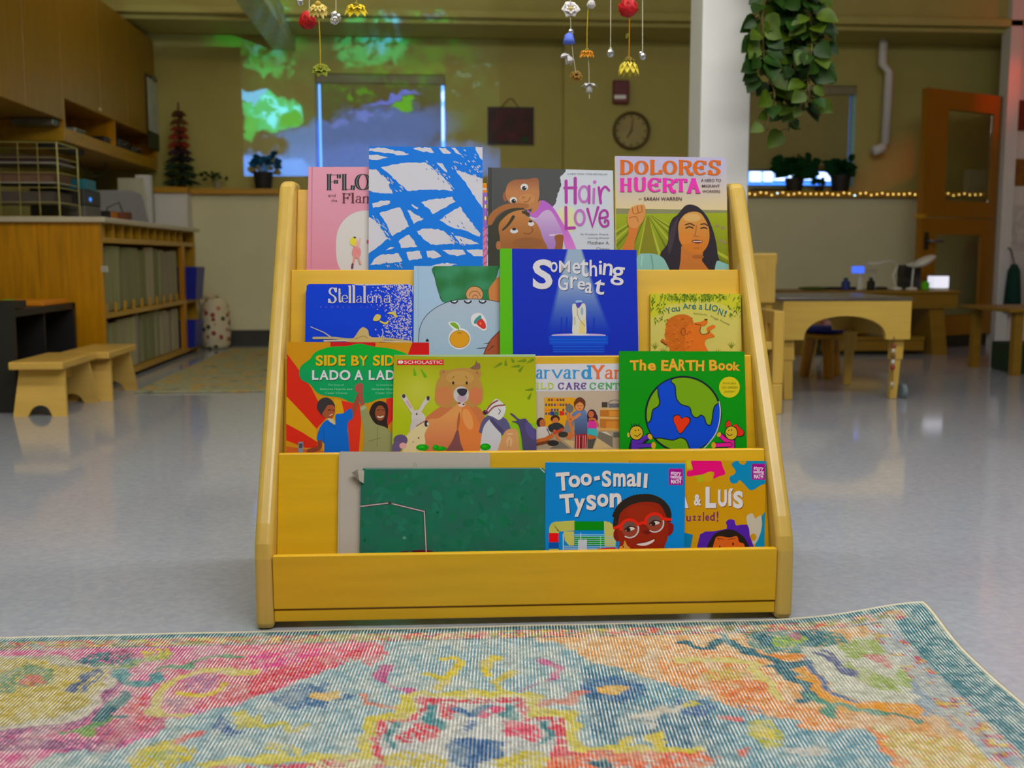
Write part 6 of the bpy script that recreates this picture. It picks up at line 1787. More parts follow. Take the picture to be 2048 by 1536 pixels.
# black low shelf
bx = thing('low_shelf', 'black low shelf unit with an open dark front behind the two step stools', 'shelf', (-2.0, 4.85, 0))
X0, X1, Y0, Y1, H_ = -2.40, -1.69, 4.45, 5.22, .455
mb = MB(); mb.box((X0, Y0, 0), (X1, Y0 + .03, H_)); mb.box((X0, Y1 - .03, 0), (X1, Y1, H_ - .035)); mb.box((X0, Y0 + .03, 0), (X0 + .02, Y1 - .03, H_ - .035)); mb.box((X0 + .02, Y0 + .03, .02), (X1 - .01, Y1 - .03, .05)); mb.build('body', black, bx)
B('top', (X0, Y0 + .03, H_ - .065), (X1, Y1, H_ - .035), black, bx, bevel=.003)
B('top_box', (X0, Y0 - .0005, H_ - .03), (X1 - .001, Y0 + .16, H_), black, bx, bevel=.003)
B('divider', (X0 + .02, (Y0 + Y1) / 2 + .02, .05), (X1 - .02, (Y0 + Y1) / 2 + .035, H_ - .066), black, bx)
tp = at_y(62, 612, 4.75)
tag(MB().ball((-1.80, 4.70, H_ - .0345 + .0185), (.05, .06, .018), 12, 6).build('bean_bag', mat('green_cloth', (110, 150, 20), rough=.9), smooth=True), 'small green bean bag lying on the black low shelf', 'toy')
tag(B('tray', (-1.93, 4.80, H_ - .034), (-1.69, 5.14, H_ - .014), mat('orange_plastic', (214, 130, 10), rough=.4), bevel=.004), 'flat orange tray on the black low shelf beside the green bean bag', 'tray')

# counter with pockets
cu = thing('cubby_counter', 'golden wood counter with a pale top and rows of pockets along its side', 'counter', (-2.0, 6.3, 0))
cx, cy0, cy1, ch = -1.58, 5.30, 7.36, .80
B('end_panel', (XL + .02, cy0, 0), (cx, cy0 + .025, ch), oak_z, cu)
mb = MB(); mb.box((XL + .02, cy1 - .025, 0), (cx, cy1, ch)); mb.box((XL + .02, cy0 + .025, .0), (XL + .04, cy1 - .025, ch)); mb.box((XL + .04, cy0 + .025, .02), (cx - .004, cy1 - .025, .045)); mb.box((XL + .04, cy0 + .025, .335), (cx - .004, cy1 - .025, .36)); mb.box((XL + .04, cy0 + .025, .705), (cx - .004, cy1 - .025, .73))
mb.build('carcass', oak_y, cu)
B('countertop', (XL + .01, cy0 - .03, ch), (cx + .03, cy1 + .03, ch + .027), mat('laminate', (196, 186, 160), rough=.35, var=.03), cu, bevel=.006)
B('stile', (XL + .55, cy0 - .006, 0), (XL + .562, cy0, ch), oak_z, cu)
sp_ = at_y(209, 538, cy0 - .004)
B('sticker', (sp_.x - .016, cy0 - .002, sp_.z - .014), (sp_.x + .016, cy0 - .0003, sp_.z + .014), mat('sticker', (190, 184, 170), rough=.6), cu, )
for ln in (-.006, .004): B('sticker_text', (sp_.x - .010, cy0 - .0026, sp_.z + ln - .0015), (sp_.x + .010, cy0 - .0021, sp_.z + ln + .0015), mat('sticker_ink', (100, 96, 90)), cu)
ydiv = [cy0 + .06 + i * (cy1 - .36 - cy0 - .06) / 10 for i in range(11)]
for i in range(11): B('divider', (cx - .30, ydiv[i] - .007, .73), (cx - .002, ydiv[i] + .007, ch), oak_y, cu)
for i in range(10):  # notched divider between the two rows
    B('divider', (cx - .014, ydiv[i] - .007, .36), (cx - .002, ydiv[i] + .007, .41), oak_y, cu)
B('post', (cx - .03, cy1 - .36, .045), (cx - .001, cy1 - .30, .705), oak_z, cu)
rk = random.Random(8)
tints = [(150, 146, 110), (140, 140, 96), (164, 156, 124), (128, 130, 88), (150, 140, 120), (158, 156, 112)]
fm = [mat('folder_cloth_%s' % 'abcdef'[i], tints[i], rough=.9, var=.12, scale=30, stretch=(1, 1, .1)) for i in range(6)]
for r, (z0, z1, word_) in enumerate(((.362, .70, 'upper'), (.047, .33, 'lower'))):
    n = 11
    for i in range(n):
        y = cy0 + .045 + i * .146 + .073
        o = MB().box((-.012, -.062, 0), (.012, .062, z1 - z0 - rk.uniform(.002, .03)), Matrix.Rotation(rk.uniform(-.16, .16), 3, 'Z'), (0, 0, 0)).build('hanging_folder', fm[rk.randrange(6)], bevel=.005, loc=(0, 0, 0))
        o.location = (cx - .045, y, z0)
        tag(o, 'beige cloth folder standing in the %s row of the counter pockets' % word_, 'folder', '%s row of cloth folders' % word_)
bb = mat('blue_plastic', (10, 30, 150), rough=.4)


def bin_(label, x, y, z, w, d, h, m):
    t = MB()
    a, b = .86, 1.0
    c = [Vector((x + sx * w / 2 * a, y + sy * d / 2 * a, z)) for sx, sy in ((-1, -1), (1, -1), (1, 1), (-1, 1))] + [Vector((x + sx * w / 2, y + sy * d / 2, z + h)) for sx, sy in ((-1, -1), (1, -1), (1, 1), (-1, 1))]
    ci = [Vector((x + sx * (w / 2 * a - .008), y + sy * (d / 2 * a - .008), z + .008)) for sx, sy in ((-1, -1), (1, -1), (1, 1), (-1, 1))] + [Vector((x + sx * (w / 2 - .008), y + sy * (d / 2 - .008), z + h)) for sx, sy in ((-1, -1), (1, -1), (1, 1), (-1, 1))]
    v = [t.bm.verts.new(p) for p in c]; vi = [t.bm.verts.new(p) for p in ci]
    t.bm.faces.new((v[3], v[2], v[1], v[0])); t.bm.faces.new((vi[0], vi[1], vi[2], vi[3]))
    for k in range(4):
        j = (k + 1) % 4
        t.bm.faces.new((v[k], v[j], v[4 + j], v[4 + k])); t.bm.faces.new((vi[j], vi[k], vi[4 + k], vi[4 + j])); t.bm.faces.new((v[4 + k], v[4 + j], vi[4 + j], vi[4 + k]))
    return tag(t.build('storage_bin', m), label, 'bin')


bin_('blue plastic bin sticking out of the far upper pocket of the counter', cx - .06, cy1 - .165, .361, .26, .25, .21, bb)
bin_('blue plastic bin in the far lower pocket beside the floral bag', cx - .07, cy1 - .165, .0465, .24, .25, .17, bb)

# things on the counter
CT = ch + .0275
wire = mat('brass_wire', (190, 180, 110), rough=.35, metal=.7)
t = thing('wire_file_rack', 'brass wire file rack with stacked trays on the counter', 'file rack', (-1.98, 5.62, CT))
rx0, rx1, ry0, ry1, rz = -2.26, -1.80, 5.40, 5.70, CT + .36
mb = MB()
for z in (CT + .004, rz): mb.tube([(rx0, ry0, z), (rx1, ry0, z), (rx1, ry1, z), (rx0, ry1, z), (rx0, ry0, z)], .004, 6)
for x, y in ((rx0, ry0), (rx1, ry0), (rx1, ry1), (rx0, ry1)): mb.tube([(x, y, CT + .001), (x, y, rz)], .004, 6)
mb.build('frame', wire, t)
mb = MB()
for k in range(1, 5): mb.tube([(rx0, ry0 + .001, CT + .36 * k / 5), (rx1, ry0 + .001, CT + .36 * k / 5), (rx1, ry1, CT + .36 * k / 5)], .0025, 5)
for k in range(1, 5): mb.tube([(rx0 + (rx1 - rx0) * k / 5, ry0, CT + .002), (rx0 + (rx1 - rx0) * k / 5, ry0, rz)], .0025, 5)
mb.build('grid', wire, t)
shelf_m = mat('tray_grey', (150, 146, 130), rough=.5)
for k in range(3): B('tray', (rx0 + .006, ry0 + .006, CT + .07 + k * .095), (rx1 - .006, ry1 - .006, CT + .076 + k * .095), shelf_m, t)
for k, (zz, hh, c_, nm) in enumerate(((CT + .0762, .05, (80, 70, 60), 'stack of dark papers in the lowest tray of the wire rack'), (CT + .1712, .045, (110, 80, 60), 'brown paper stack in the middle tray of the wire rack'), (CT + .2662, .035, (60, 40, 40), 'maroon folder in the top tray of the wire rack'))):
    tag(B('paper_stack', (rx0 + .02, ry0 + .02, zz), (rx1 - .03, ry1 - .02, zz + hh), mat('stack_%d%d%d' % c_, c_, rough=.8, var=.3, scale=90, stretch=(.2, .2, 6))), nm, 'papers')
tq = at_y(122, 372, 5.86)
tag(B('document_box', (-1.98, 5.74, CT + .16), (-1.78, 5.92, CT + .21), mat('teal_plastic', (30, 120, 130), rough=.4), R=None), 'teal folder lying on top of the grey printer', 'folder')
pr = thing('printer', 'low dark grey machine under the teal folder on the counter', 'printer', (-1.92, 5.85, CT))
B('body', (-2.06, 5.73, CT), (-1.78, 6.0, CT + .075), mat('machine_grey', (96, 92, 80), rough=.5), pr, bevel=.008)
B('lid', (-2.06, 5.73, CT + .0755), (-1.78, 6.0, CT + .1595), mat('machine_dark', (52, 52, 46), rough=.5), pr, bevel=.008)
B('status_lamp', (-1.7798, 5.80, CT + .10), (-1.777, 5.83, CT + .118), mat('blue_led', (60, 140, 255), emit=1.0), pr)
bxx = thing('tissue_box', 'small black box with an orange end on the counter beside the machine', 'box', (-1.78, 6.15, CT))
B('body', (-1.90, 6.10, CT), (-1.76, 6.22, CT + .062), black, bxx, bevel=.003); B('end_label', (-1.76, 6.10, CT + .004), (-1.758, 6.22, CT + .058), mat('orange_label', (206, 130, 30), rough=.5), bxx)
B('end_flap', (-1.76, 6.222, CT + .001), (-1.70, 6.30, CT + .06), mat('brown_card', (110, 60, 34), rough=.7), bxx)
mb = MB(); mb.tube([(-1.86, 6.3, CT + .01), (-1.84, 6.32, CT + .09), (-1.78, 6.34, CT + .12), (-1.76, 6.35, CT + .05), (-1.80, 6.36, CT + .004)], .004, 6)
tag(mb.build('cable', black, smooth=True), 'thin dark cable looping over the counter behind the black box', 'cable')


def board(label, pts_px, Y0b, Y1b, m):
    """leaning sheet, outline given by its corner pixels, left edge at Y0b, right at Y1b"""
    xs = [p[0] for p in pts_px]; a, b = min(xs), max(xs)
    P3 = [at_y(x, y, Y0b + (Y1b - Y0b) * (x - a) / (b - a)) for x, y in pts_px]
    lo_ = min(p.z for p in P3)
    for p in P3: p.z += (CT + .001 - lo_)
    mb = MB(); mb.prism(P3, (-.008, .012, 0))
    return tag(mb.build('board', m), label, 'board')


grey_b = mat('grey_board', (150, 150, 156), rough=.5, var=.03)
board('large grey sheet with a slanted edge leaning upright on the counter', [(178, 378), (262, 378), (283, 386), (300, 451), (205, 440), (178, 436)], 6.45, 7.0, grey_b)
board('pale cream panel with a small brown mark standing behind the grey sheet', [(235, 352), (286, 352), (296, 452), (240, 446)], 7.10, 7.30, mat('pale_panel', (190, 190, 166), rough=.5))
dj = at_y(300, 400, 7.42)
S('trim_3', (dj.x - .10, 7.45, .0), (dj.x + .0, 7.50, at_y(300, 350, 7.45).z), white_p)

# wall cupboards
cab = wood('cupboard', (160, 116, 6), axis=2, var=.10, rough=.4)
cabx = -1.95
z1c = at_x(60, 215, cabx).z
u1 = thing('wall_cupboard', 'near wall cupboard with plain brown doors high on the left wall', 'cupboard', (-2.2, 5.0, z1c))
ys = [4.0, at_x(52, 200, cabx).y, at_x(125.5, 200, cabx).y]
B('body', (XL + .001, ys[0], z1c), (cabx - .02, ys[2] - .001, 2.17), cab, u1)
for a, b in zip(ys, ys[1:]): B('door', (cabx - .02, a + .002, z1c), (cabx, b - .003, 2.165), cab, u1, bevel=.003)
u2 = thing('wall_cupboard', 'far wall cupboard with open cubbies under its doors', 'cupboard', (-2.2, 6.9, 1.27))
yc0, yc1 = ys[2] + .001, YW - .05
zr0, zr1, zc1 = at_x(149, 288, cabx).z, at_x(149, 262, cabx).z, at_x(127, 196, cabx).z
mb = MB(); mb.box((XL + .001, yc0, zc1), (cabx - .02, yc1, 2.17)); mb.box((XL + .001, yc0, zr0), (XL + .02, yc1, zc1)); mb.build('body', cab, u2)
B('bottom_board', (XL + .02, yc0, zr0), (cabx, yc1, zr1), oak_y, u2, bevel=.002)
yd = [yc0, at_x(232, 300, cabx).y, yc1 - .01]
B('side_board', (XL + .02, yc0, zr1), (cabx, yc0 + .02, zc1), oak_z, u2); B('side_board', (XL + .02, yc1 - .02, zr1), (cabx, yc1, zc1), oak_z, u2); B('divider', (XL + .02, yd[1] - .01, zr1), (cabx, yd[1] + .01, zc1), oak_z, u2)
dd = [yc0, (yc0 + yd[1]) / 2 + .2, yd[1] + .3, yc1]
for a, b in zip(dd, dd[1:]): B('door', (cabx - .02, a + .002, zc1), (cabx, b - .002, 2.165), cab, u2, bevel=.003)
for y in (dd[1] - .06,): MB().ball((cabx + .012, y, zc1 + .02), .011, 10, 6).build('knob', mat('pale_knob', (206, 190, 130), rough=.3), u2, smooth=True)
# things in the cubbies
for i, (y, dy, h, c_, nm) in enumerate(((5.98, .20, .035, (120, 116, 108), 'silver tape player lying in the near cubby of the wall cupboard'), (6.32, .18, .03, (150, 148, 140), 'pale flat device in the near cubby beside the tape player'))):
    t = thing('media_player', nm, 'device', (cabx - .14, y, zr1)); B('case', (cabx - .24, y - dy / 2, zr1 + .0005), (cabx - .02, y + dy / 2, zr1 + h), mat('dev_%d' % c_[0], c_, rough=.35, metal=.3), t, bevel=.005); B('front_strip', (cabx - .0199, y - dy / 2 + .01, zr1 + .008), (cabx - .018, y + dy / 2 - .01, zr1 + h - .008), mat('dev_dark', (50, 48, 44), rough=.3), t)
for i in range(3):
    y = 6.95 + i * .30
    t = thing('camera_case', ['first dark case from the divider in the far cubby', 'middle dark case in the far cubby', 'dark case nearest the clipboard in the far cubby'][i], 'case', (cabx - .14, y, zr1)); B('case', (cabx - .24, y - .11, zr1 + .0005), (cabx - .03, y + .11, zr1 + .05 + .02 * (i % 2)), mat('case_dark', (34, 32, 34), rough=.45), t, bevel=.012); mb = MB(); mb.tube([(cabx - .03, y - .06, zr1 + .03), (cabx - .018, y, zr1 + .045), (cabx - .03, y + .06, zr1 + .03)], .005, 6); mb.build('strap', mat('strap_grey', (96, 92, 90), rough=.6), t, smooth=True)
# hook rail under the cubbies with a hanging cord
t = thing('under_cabinet_lamp', 'dark bar under the cubbies with a cord hanging in a loop', 'lamp', (cabx - .10, 6.25, zr0)); B('bar', (cabx - .16, 6.0, zr0 - .03), (cabx - .06, 6.5, zr0 - .0005), black, t, bevel=.004)
mb = MB(); pts = [Vector((cabx - .08, 6.45 + .26 * (1 - math.cos(a)), zr0 - .03 - .10 * math.sin(a))) for a in [PI * k / 12 for k in range(13)]]; mb.tube(pts, .004, 6); mb.build('cord', black, t, smooth=True)
# clipboard
ka, kb = at_x(291, 150, cabx + .006), at_x(326, 200, cabx + .006)
zt, zb_ = at_x(292, 147, cabx).z, at_x(300, 262, cabx).z
t = thing('clipboard', 'dark clipboard holding white paper at the far end of the wall cupboard', 'clipboard', (cabx + .005, (ka.y + kb.y) / 2, zb_))
B('board', (cabx + .001, ka.y, zb_ - .12), (cabx + .006, kb.y - .05, zt), mat('dark_board', (40, 36, 30), rough=.6), t)
B('paper', (cabx + .0062, ka.y + .03, zb_), (cabx + .0075, kb.y - .06, zt - .02), mat('paper_white', (206, 212, 206), rough=.8), t)
B('lower_paper', (cabx + .0062, ka.y + .02, zb_ - .11), (cabx + .0075, kb.y - .10, zb_ - .005), mat('paper_green', (70, 80, 50), rough=.8), t)
B('clip', (cabx + .0062, (ka.y + kb.y) / 2 - .06, zt - .03), (cabx + .016, (ka.y + kb.y) / 2 + .02, zt + .01), alu, t, bevel=.002)

# ledge things, left
LT = LEDGE + .0005
tr = thing('brush_tree', 'narrow bottle brush tree fading from red at the top to dark green on the ledge', 'decorative tree', (0, 0, 0))
bp_ = at_y(362, 365, 7.80); bp_.z = LT; tr.location = bp_
MB().lathe([(.035, LT), (.035, LT + .02), (.008, LT + .03), (.006, LT + .60)], (bp_.x, bp_.y, 0), 8).build('trunk', mat('bark', (70, 44, 26), rough=.8), tr)
zz = LT + .05
cols = [(30, 50, 24), (34, 56, 24), (36, 60, 30), (44, 46, 40), (70, 40, 50), (150, 46, 20), (160, 56, 28), (150, 60, 30), (120, 80, 30), (96, 60, 30)]
for i in range(10):
    z = LT + .05 + i * .052; r = .132 - i * .0088
    mb = MB()
    for k in range(22):
        a = 2 * PI * k / 22 + i * .4; rr_ = r * rk.uniform(.6, 1.15)
        mb.leaf((bp_.x, bp_.y, z + .01), (bp_.x + rr_ * math.cos(a), bp_.y + rr_ * math.sin(a), z - .012 + rk.uniform(-.015, .02)), .022, (rk.uniform(-.5, .5), -.8, .6))
    mb.build('bristles', mat('bristle_%d' % i, cols[i], rough=.9), tr)


def pot_plant(label, base, r, h, pot_c, leaf_c, n, spread, up, cat='potted plant', lw=.02, seed=1, name='potted_plant'):
    rr = random.Random(seed)
    t = thing(name, label, cat, base)
    x, y, z = base
    MB().lathe([(r * .78, z), (r, z + h), (r * 1.04, z + h), (r * 1.04, z + h * .92), (r * .9, z + h * .92), (r * .86, z + h * .9)], (x, y, 0), 20).build('pot', mat('pot_%d_%d_%d' % pot_c, pot_c, rough=.6), t)
    MB().lathe([(r * .9, z + h * .84), (r * .9, z + h * .88)], (x, y, 0), 16).build('soil', mat('soil', (40, 30, 22), rough=1), t)
    mb, ms = MB(), MB()
    for i in range(n):
        a = rr.uniform(0, 2 * PI); s_ = rr.uniform(.25, 1) * spread
        tip = Vector((x + s_ * math.cos(a), y + s_ * math.sin(a) * .4, z + h + up * rr.uniform(.3, 1)))
        b0 = Vector((x, y, z + h * .85))
        mid = b0.lerp(tip, .6) + Vector((0, 0, up * .25))
        ms.tube([b0, mid, tip], .0022, 5)
        d = Vector((math.cos(a), math.sin(a), rr.uniform(-.4, .5)))
        mb.leaf(tip, tip + d * lw * 2.4, lw, (rr.uniform(-.6, .6), -1, rr.uniform(-.2, .8)))
        mb.leaf(mid, mid + Vector((-d.y, d.x * .5, .5)) * lw * 2.0, lw * .9, (rr.uniform(-.5, .5), -1, .4))
        if n > 15: mb.leaf(b0.lerp(tip, .8), b0.lerp(tip, .8) + Vector((d.x, -.3, -.5)) * lw * 2.2, lw, (rr.uniform(-.5, .5), -1, .5))
    ms.build('stems', mat('stem_green', (60, 84, 30), rough=.7), t)
    mb.build('leaves', mat('leaf_%d_%d_%d' % leaf_c, leaf_c, rough=.8, var=.3, spec=.1), t, smooth=True)
    return t


b = at_y(527, 374, 7.84)
pot_plant('small plant in a black pot on the ledge in front of the projected stream', (b.x, b.y, LT), .072, .125, (26, 26, 24), (14, 34, 4), 13, .10, .12, seed=3, lw=.026)
b = at_y(452, 372, 7.85)
pot_plant('tiny trailing plant in a pale cup at the left end of the ledge', (b.x - .06, b.y, LT), .026, .06, (150, 146, 120), (60, 70, 30), 7, .10, .05, seed=5, lw=.018)

# rug further back, bag
a_, b_, c_ = on_floor(268, 787), on_floor(545, 783), on_floor(470, 697)
mb = MB(); mb.box((a_.x, a_.y, .0004), (a_.x + 2.0, 7.45, .010))
m, nt2, bs = nodes_of('faded_rug')
N2, L2 = nt2.nodes, nt2.links
t2 = N2.new('ShaderNodeTexCoord'); v2 = N2.new('ShaderNodeTexVoronoi'); v2.inputs['Scale'].default_value = 2.6; L2.new(t2.outputs['Object'], v2.inputs['Vector'])
n2_ = N2.new('ShaderNodeTexNoise'); n2_.inputs['Scale'].default_value = 9; L2.new(t2.outputs['Object'], n2_.inputs['Vector'])
r2 = N2.new('ShaderNodeValToRGB'); L2.new(n2_.outputs['Fac'], r2.inputs[0])
e2 = r2.color_ramp.elements
e2[0].position = .30; e2[0].color = (*lin((120, 120, 96)), 1); e2[1].position = .72; e2[1].color = (*lin((170, 166, 140)), 1)
for ps, c in ((.42, (168, 164, 130)), (.5, (150, 152, 120)), (.58, (190, 160, 90)), (.64, (170, 140, 90))):
    q = e2.new(ps); q.color = (*lin(c), 1)
L2.new(r2.outputs[0], bs.inputs['Base Color']); bs.inputs['Roughness'].default_value = 1; bs.inputs['Specular IOR Level'].default_value = .1
tag(mb.build('faded_rug', m, bevel=.003), 'faded pale green rug on the floor between the counter and the back wall', 'rug')
bg_c = on_floor(428, 699)
t = thing('floral_bag', 'cream floral fabric bag standing on the floor against the end of the counter', 'bag', (bg_c.x, bg_c.y + .06, 0))
m, nt2, bs = nodes_of('floral_cloth')
N2, L2 = nt2.nodes, nt2.links
t2 = N2.new('ShaderNodeTexCoord'); v2 = N2.new('ShaderNodeTexVoronoi'); v2.inputs['Scale'].default_value = 22; L2.new(t2.outputs['Object'], v2.inputs['Vector'])
lt_ = N2.new('ShaderNodeMath'); lt_.operation = 'LESS_THAN'; lt_.inputs[1].default_value = .36; L2.new(v2.outputs['Distance'], lt_.inputs[0])
hs = N2.new('ShaderNodeValToRGB'); s3 = N2.new('ShaderNodeSeparateColor'); L2.new(v2.outputs['Color'], s3.inputs[0]); L2.new(s3.outputs[0], hs.inputs[0])
hs.color_ramp.interpolation = 'CONSTANT'
hs.color_ramp.elements[0].color = (*lin((150, 50, 50)), 1); hs.color_ramp.elements[1].position = .3; hs.color_ramp.elements[1].color = (*lin((70, 76, 44)), 1)
q = hs.color_ramp.elements.new(.6); q.color = (*lin((206, 196, 160)), 1)
q = hs.color_ramp.elements.new(.8); q.color = (*lin((190, 130, 110)), 1)
mx = N2.new('ShaderNodeMix'); mx.data_type = 'RGBA'; L2.new(lt_.outputs[0], mx.inputs[0]); mx.inputs[6].default_value = (*lin((216, 204, 170)), 1); L2.new(hs.outputs[0], mx.inputs[7]); L2.new(mx.outputs[2], bs.inputs['Base Color']); bs.inputs['Roughness'].default_value = .9
x, y = bg_c.x, bg_c.y + .08
MB().lathe([(.075, .002), (.098, .03), (.105, .12), (.10, .24), (.088, .31), (.06, .355), (.02, .37)], (x, y, 0), 20).build('body', m, t, smooth=True)
mb = MB(); mb.tube([(x - .09, y - .04, .30), (x - .10, y - .05, .34), (x - .05, y - .06, .365), (x + .02, y - .06, .36)], .010, 8); mb.build('handle', mat('bag_handle', (206, 190, 150), rough=.9), t, smooth=True)

# wall things
YV = YW - .004
p0, p1 = at_y(975, 214, YV), at_y(1067, 290, YV)
t = thing('hanging_picture', 'dark red and black picture hanging from a string on the back wall', 'picture', ((p0.x + p1.x) / 2, YV, p1.z))
B('frame', (p0.x, YV - .015, p1.z), (p1.x, YV, p0.z), mat('picture_frame', (30, 20, 16), rough=.5), t, bevel=.002)
m = mat('picture_print', (28, 18, 12), rough=.6, scale=9, c2=(90, 24, 26)); B('print', (p0.x + .012, YV - .0165, p1.z + .012), (p1.x - .012, YV - .0152, p0.z - .012), m, t)
mb = MB(); mx_ = (p0.x + p1.x) / 2; mb.tube([(mx_ - .07, YV - .006, p0.z), (mx_ - .01, YV - .006, p0.z + .06), (mx_ + .01, YV - .006, p0.z + .06), (mx_ + .06, YV - .006, p0.z)], .003, 5); mb.build('string', mat('dark_string', (50, 40, 26), rough=.8), t)
for k, (x, y, c_) in enumerate(((1050, 280, (20, 70, 16)), (1000, 276, (90, 26, 30)), (1022, 272, (104, 34, 40)))): q = at_y(x, y, YV); B('blossom_patch', (q.x - .025, YV - .0172, q.z - .02), (q.x + .025, YV - .0166, q.z + .02), mat('patch_%d' % k, c_, rough=.7), t)
YR = YW2 - .003
p0, p1 = at_y(1225, 162, YR), at_y(1256, 209, YR)
t = thing('fire_alarm', 'dark red fire alarm box with a clear strobe on the back wall above the clock', 'fire alarm', ((p0.x + p1.x) / 2, YR, p1.z))
B('housing', (p0.x, YR - .05, p1.z), (p1.x, YR, p0.z), mat('alarm_red', (110, 14, 16), rough=.4), t, bevel=.008)
q0, q1 = at_y(1228, 190, YR - .05), at_y(1252, 199, YR - .05); B('strobe', (q0.x, YR - .062, q1.z), (q1.x, YR - .0502, q0.z), mat('strobe_lens', (214, 210, 200), rough=.15), t, bevel=.004)
cc = at_y(1262, 262, YR); R_ = at_y(1299, 262, YR).x - cc.x
t = thing('wall_clock', 'round brass rimmed clock with an olive dial on the back wall', 'clock', (cc.x, YR, cc.z))
mb = MB()
n = 40
prof = [(R_ * .86, .0), (R_, .0), (R_, .03), (R_ * .95, .045), (R_ * .88, .04), (R_ * .86, .012)]
rings = [[mb.bm.verts.new((cc.x + r * math.cos(2 * PI * k / n), YR - h, cc.z + r * math.sin(2 * PI * k / n))) for k in range(n)] for r, h in prof]
for i in range(len(rings)):
    a, b = rings[i], rings[(i + 1) % len(rings)]
    for k in range(n): mb.bm.faces.new((a[k], a[(k + 1) % n], b[(k + 1) % n], b[k]))
mb.build('rim', mat('clock_rim', (96, 76, 26), rough=.4, metal=.2), t, smooth=True)
MB().lathe([(R_ * .87, .002), (R_ * .87, .010)], (cc.x, YR, cc.z), 40, 'Y').build('dial', mat('clock_dial', (176, 160, 96), rough=.6), t)
ink_m = mat('clock_ink', (50, 44, 20), rough=.6)
for k in range(12):
    a = 2 * PI * k / 12; tick = MB()
    dx, dz = math.sin(a), math.cos(a); sx, sz = dz, -dx
    tick.prism([(cc.x + dx * R_ * r + sx * w_, YR - .0105, cc.z + dz * R_ * r + sz * w_) for r, w_ in ((.70, .004), (.82, .004), (.82, -.004), (.70, -.004))], (0, -.001, 0)); tick.build('hour_mark', ink_m, t)
for a, ln, w_, yy in ((2 * PI * 7.05 / 12, .46, .006, .0125), (2 * PI * 1.2 / 60, .68, .004, .0145)):
    dx, dz = math.sin(a), math.cos(a); sx, sz = dz, -dx; hm = MB()
    hm.prism([(cc.x + dx * R_ * r + sx * s_ * w_, YR - yy, cc.z + dz * R_ * r + sz * s_ * w_) for r, s_ in ((-.1, 1), (ln, .6), (ln, -.6), (-.1, -1))], (0, -.0012, 0)); hm.build('hand', ink_m, t)

# ------------------------------------------------------------------ right side of the room
z7 = lambda x, y, Y: at_y(1460 + x / 3.483, 280 + y / 3.483, Y)
z8 = lambda x, y, Y: at_y(1460 + x / 3.483, 480 + y / 3.483, Y)

# play table with arched apron
TYF, TYB = 4.56, 5.20
g0, g1 = at_y(1554, 601, TYF), at_y(1826, 603, TYF)
TZ = g0.z
t = thing('play_table', 'light wood childrens table with an arched apron and one caster wheel', 'table', ((g0.x + g1.x) / 2, (TYF + TYB) / 2, 0))
birch_l = wood('birch_light', (222, 184, 84), axis=0, var=.07, rough=.33)
birch_z = wood('birch_leg', (218, 178, 80), axis=2, var=.08, rough=.33)
B('table_top', (g0.x, TYF - .005, TZ - .002), (g1.x + .0, TYB, TZ + .012), mat('dark_steel_top', (120, 112, 104), rough=.22, metal=.5), t, bevel=.003)
xa, xb = at_y(1566, 640, TYF).x, at_y(1822, 640, TYF).x
zb = at_y(1600, 680, TYF).z
ax0, ax1, azt = at_y(1608, 678, TYF).x, at_y(1772, 678, TYF).x, at_y(1690, 632, TYF).z
for k, (yy, nm) in enumerate(((TYF, 'apron'), (TYB - .025, 'apron'))):
    pts = [(xa, TZ - .003), (xa, zb), (ax0, zb)]
    for i in range(1, 20):
        a = PI - PI * i / 20
        pts.append(((ax0 + ax1) / 2 + (ax1 - ax0) / 2 * math.cos(a), zb + (azt - zb) * math.sin(a) ** .8))
    pts += [(ax1, zb), (xb, zb), (xb, TZ - .003)]
    mb = MB(); mb.prism([(x, yy, z) for x, z in pts], (0, .025, 0)); mb.build('apron', birch_l, t)
for x in (xa, xb - .02): B('apron', (x, TYF + .0255, zb), (x + .02, TYB - .0255, TZ - .003), birch_l, t)
zm = at_y(1600, 722, TYF).z
for sx in (0, 1):
    for yy in (TYF + .03, TYB - .085):
        x0_, x1_ = (xa + .005, xa + .065) if sx == 0 else (xb - .065, xb - .012)
        lean = .012 if sx == 0 else -.012
        mb = MB()
        mb.hexa([Vector(p) for p in ((x0_ + lean * .3, yy, zm), (x1_ + lean * .3, yy, zm), (x1_ + lean * .3, yy + .045, zm), (x0_ + lean * .3, yy + .045, zm), (x0_, yy, zb - .0005), (x1_, yy, zb - .0005), (x1_, yy + .045, zb - .0005), (x0_, yy + .045, zb - .0005))])
        mb.hexa([Vector(p) for p in ((x0_ + .012 + lean, yy + .006, .0005), (x1_ - .010 + lean, yy + .006, .0005), (x1_ - .010 + lean, yy + .039, .0005), (x0_ + .012 + lean, yy + .039, .0005), (x0_ + .008 + lean * .3, yy + .005, zm - .0002), (x1_ - .006 + lean * .3, yy + .005, zm - .0002), (x1_ - .006 + lean * .3, yy + .04, zm - .0002), (x0_ + .008 + lean * .3, yy + .04, zm - .0002))])
        lg = mb.build('leg', birch_z, t, bevel=.003)
        if sx and yy < TYF + .1:
            MB().lathe([(.010, -.012), (.032, -.010), (.032, .010), (.010, .012)], (x1_ + .016, yy + .03, .033), 20, 'X').build('caster', mat('caster_grey', (120, 134, 140), rough=.4), lg)
bd = thing('bead_string', 'short string of beads and tags hanging down the table leg beside the caster', 'string', (xb - .075, TYF + .02, zb - .02))
mb = MB(); mb.tube([(xb - .076, TYF - .004, zb + .012), (xb - .078, TYF - .006, zb - .02), (xb - .076, TYF - .006, .05)], .0025, 5); mb.build('cord', mat('cord_brown', (120, 80, 40), rough=.8), bd)
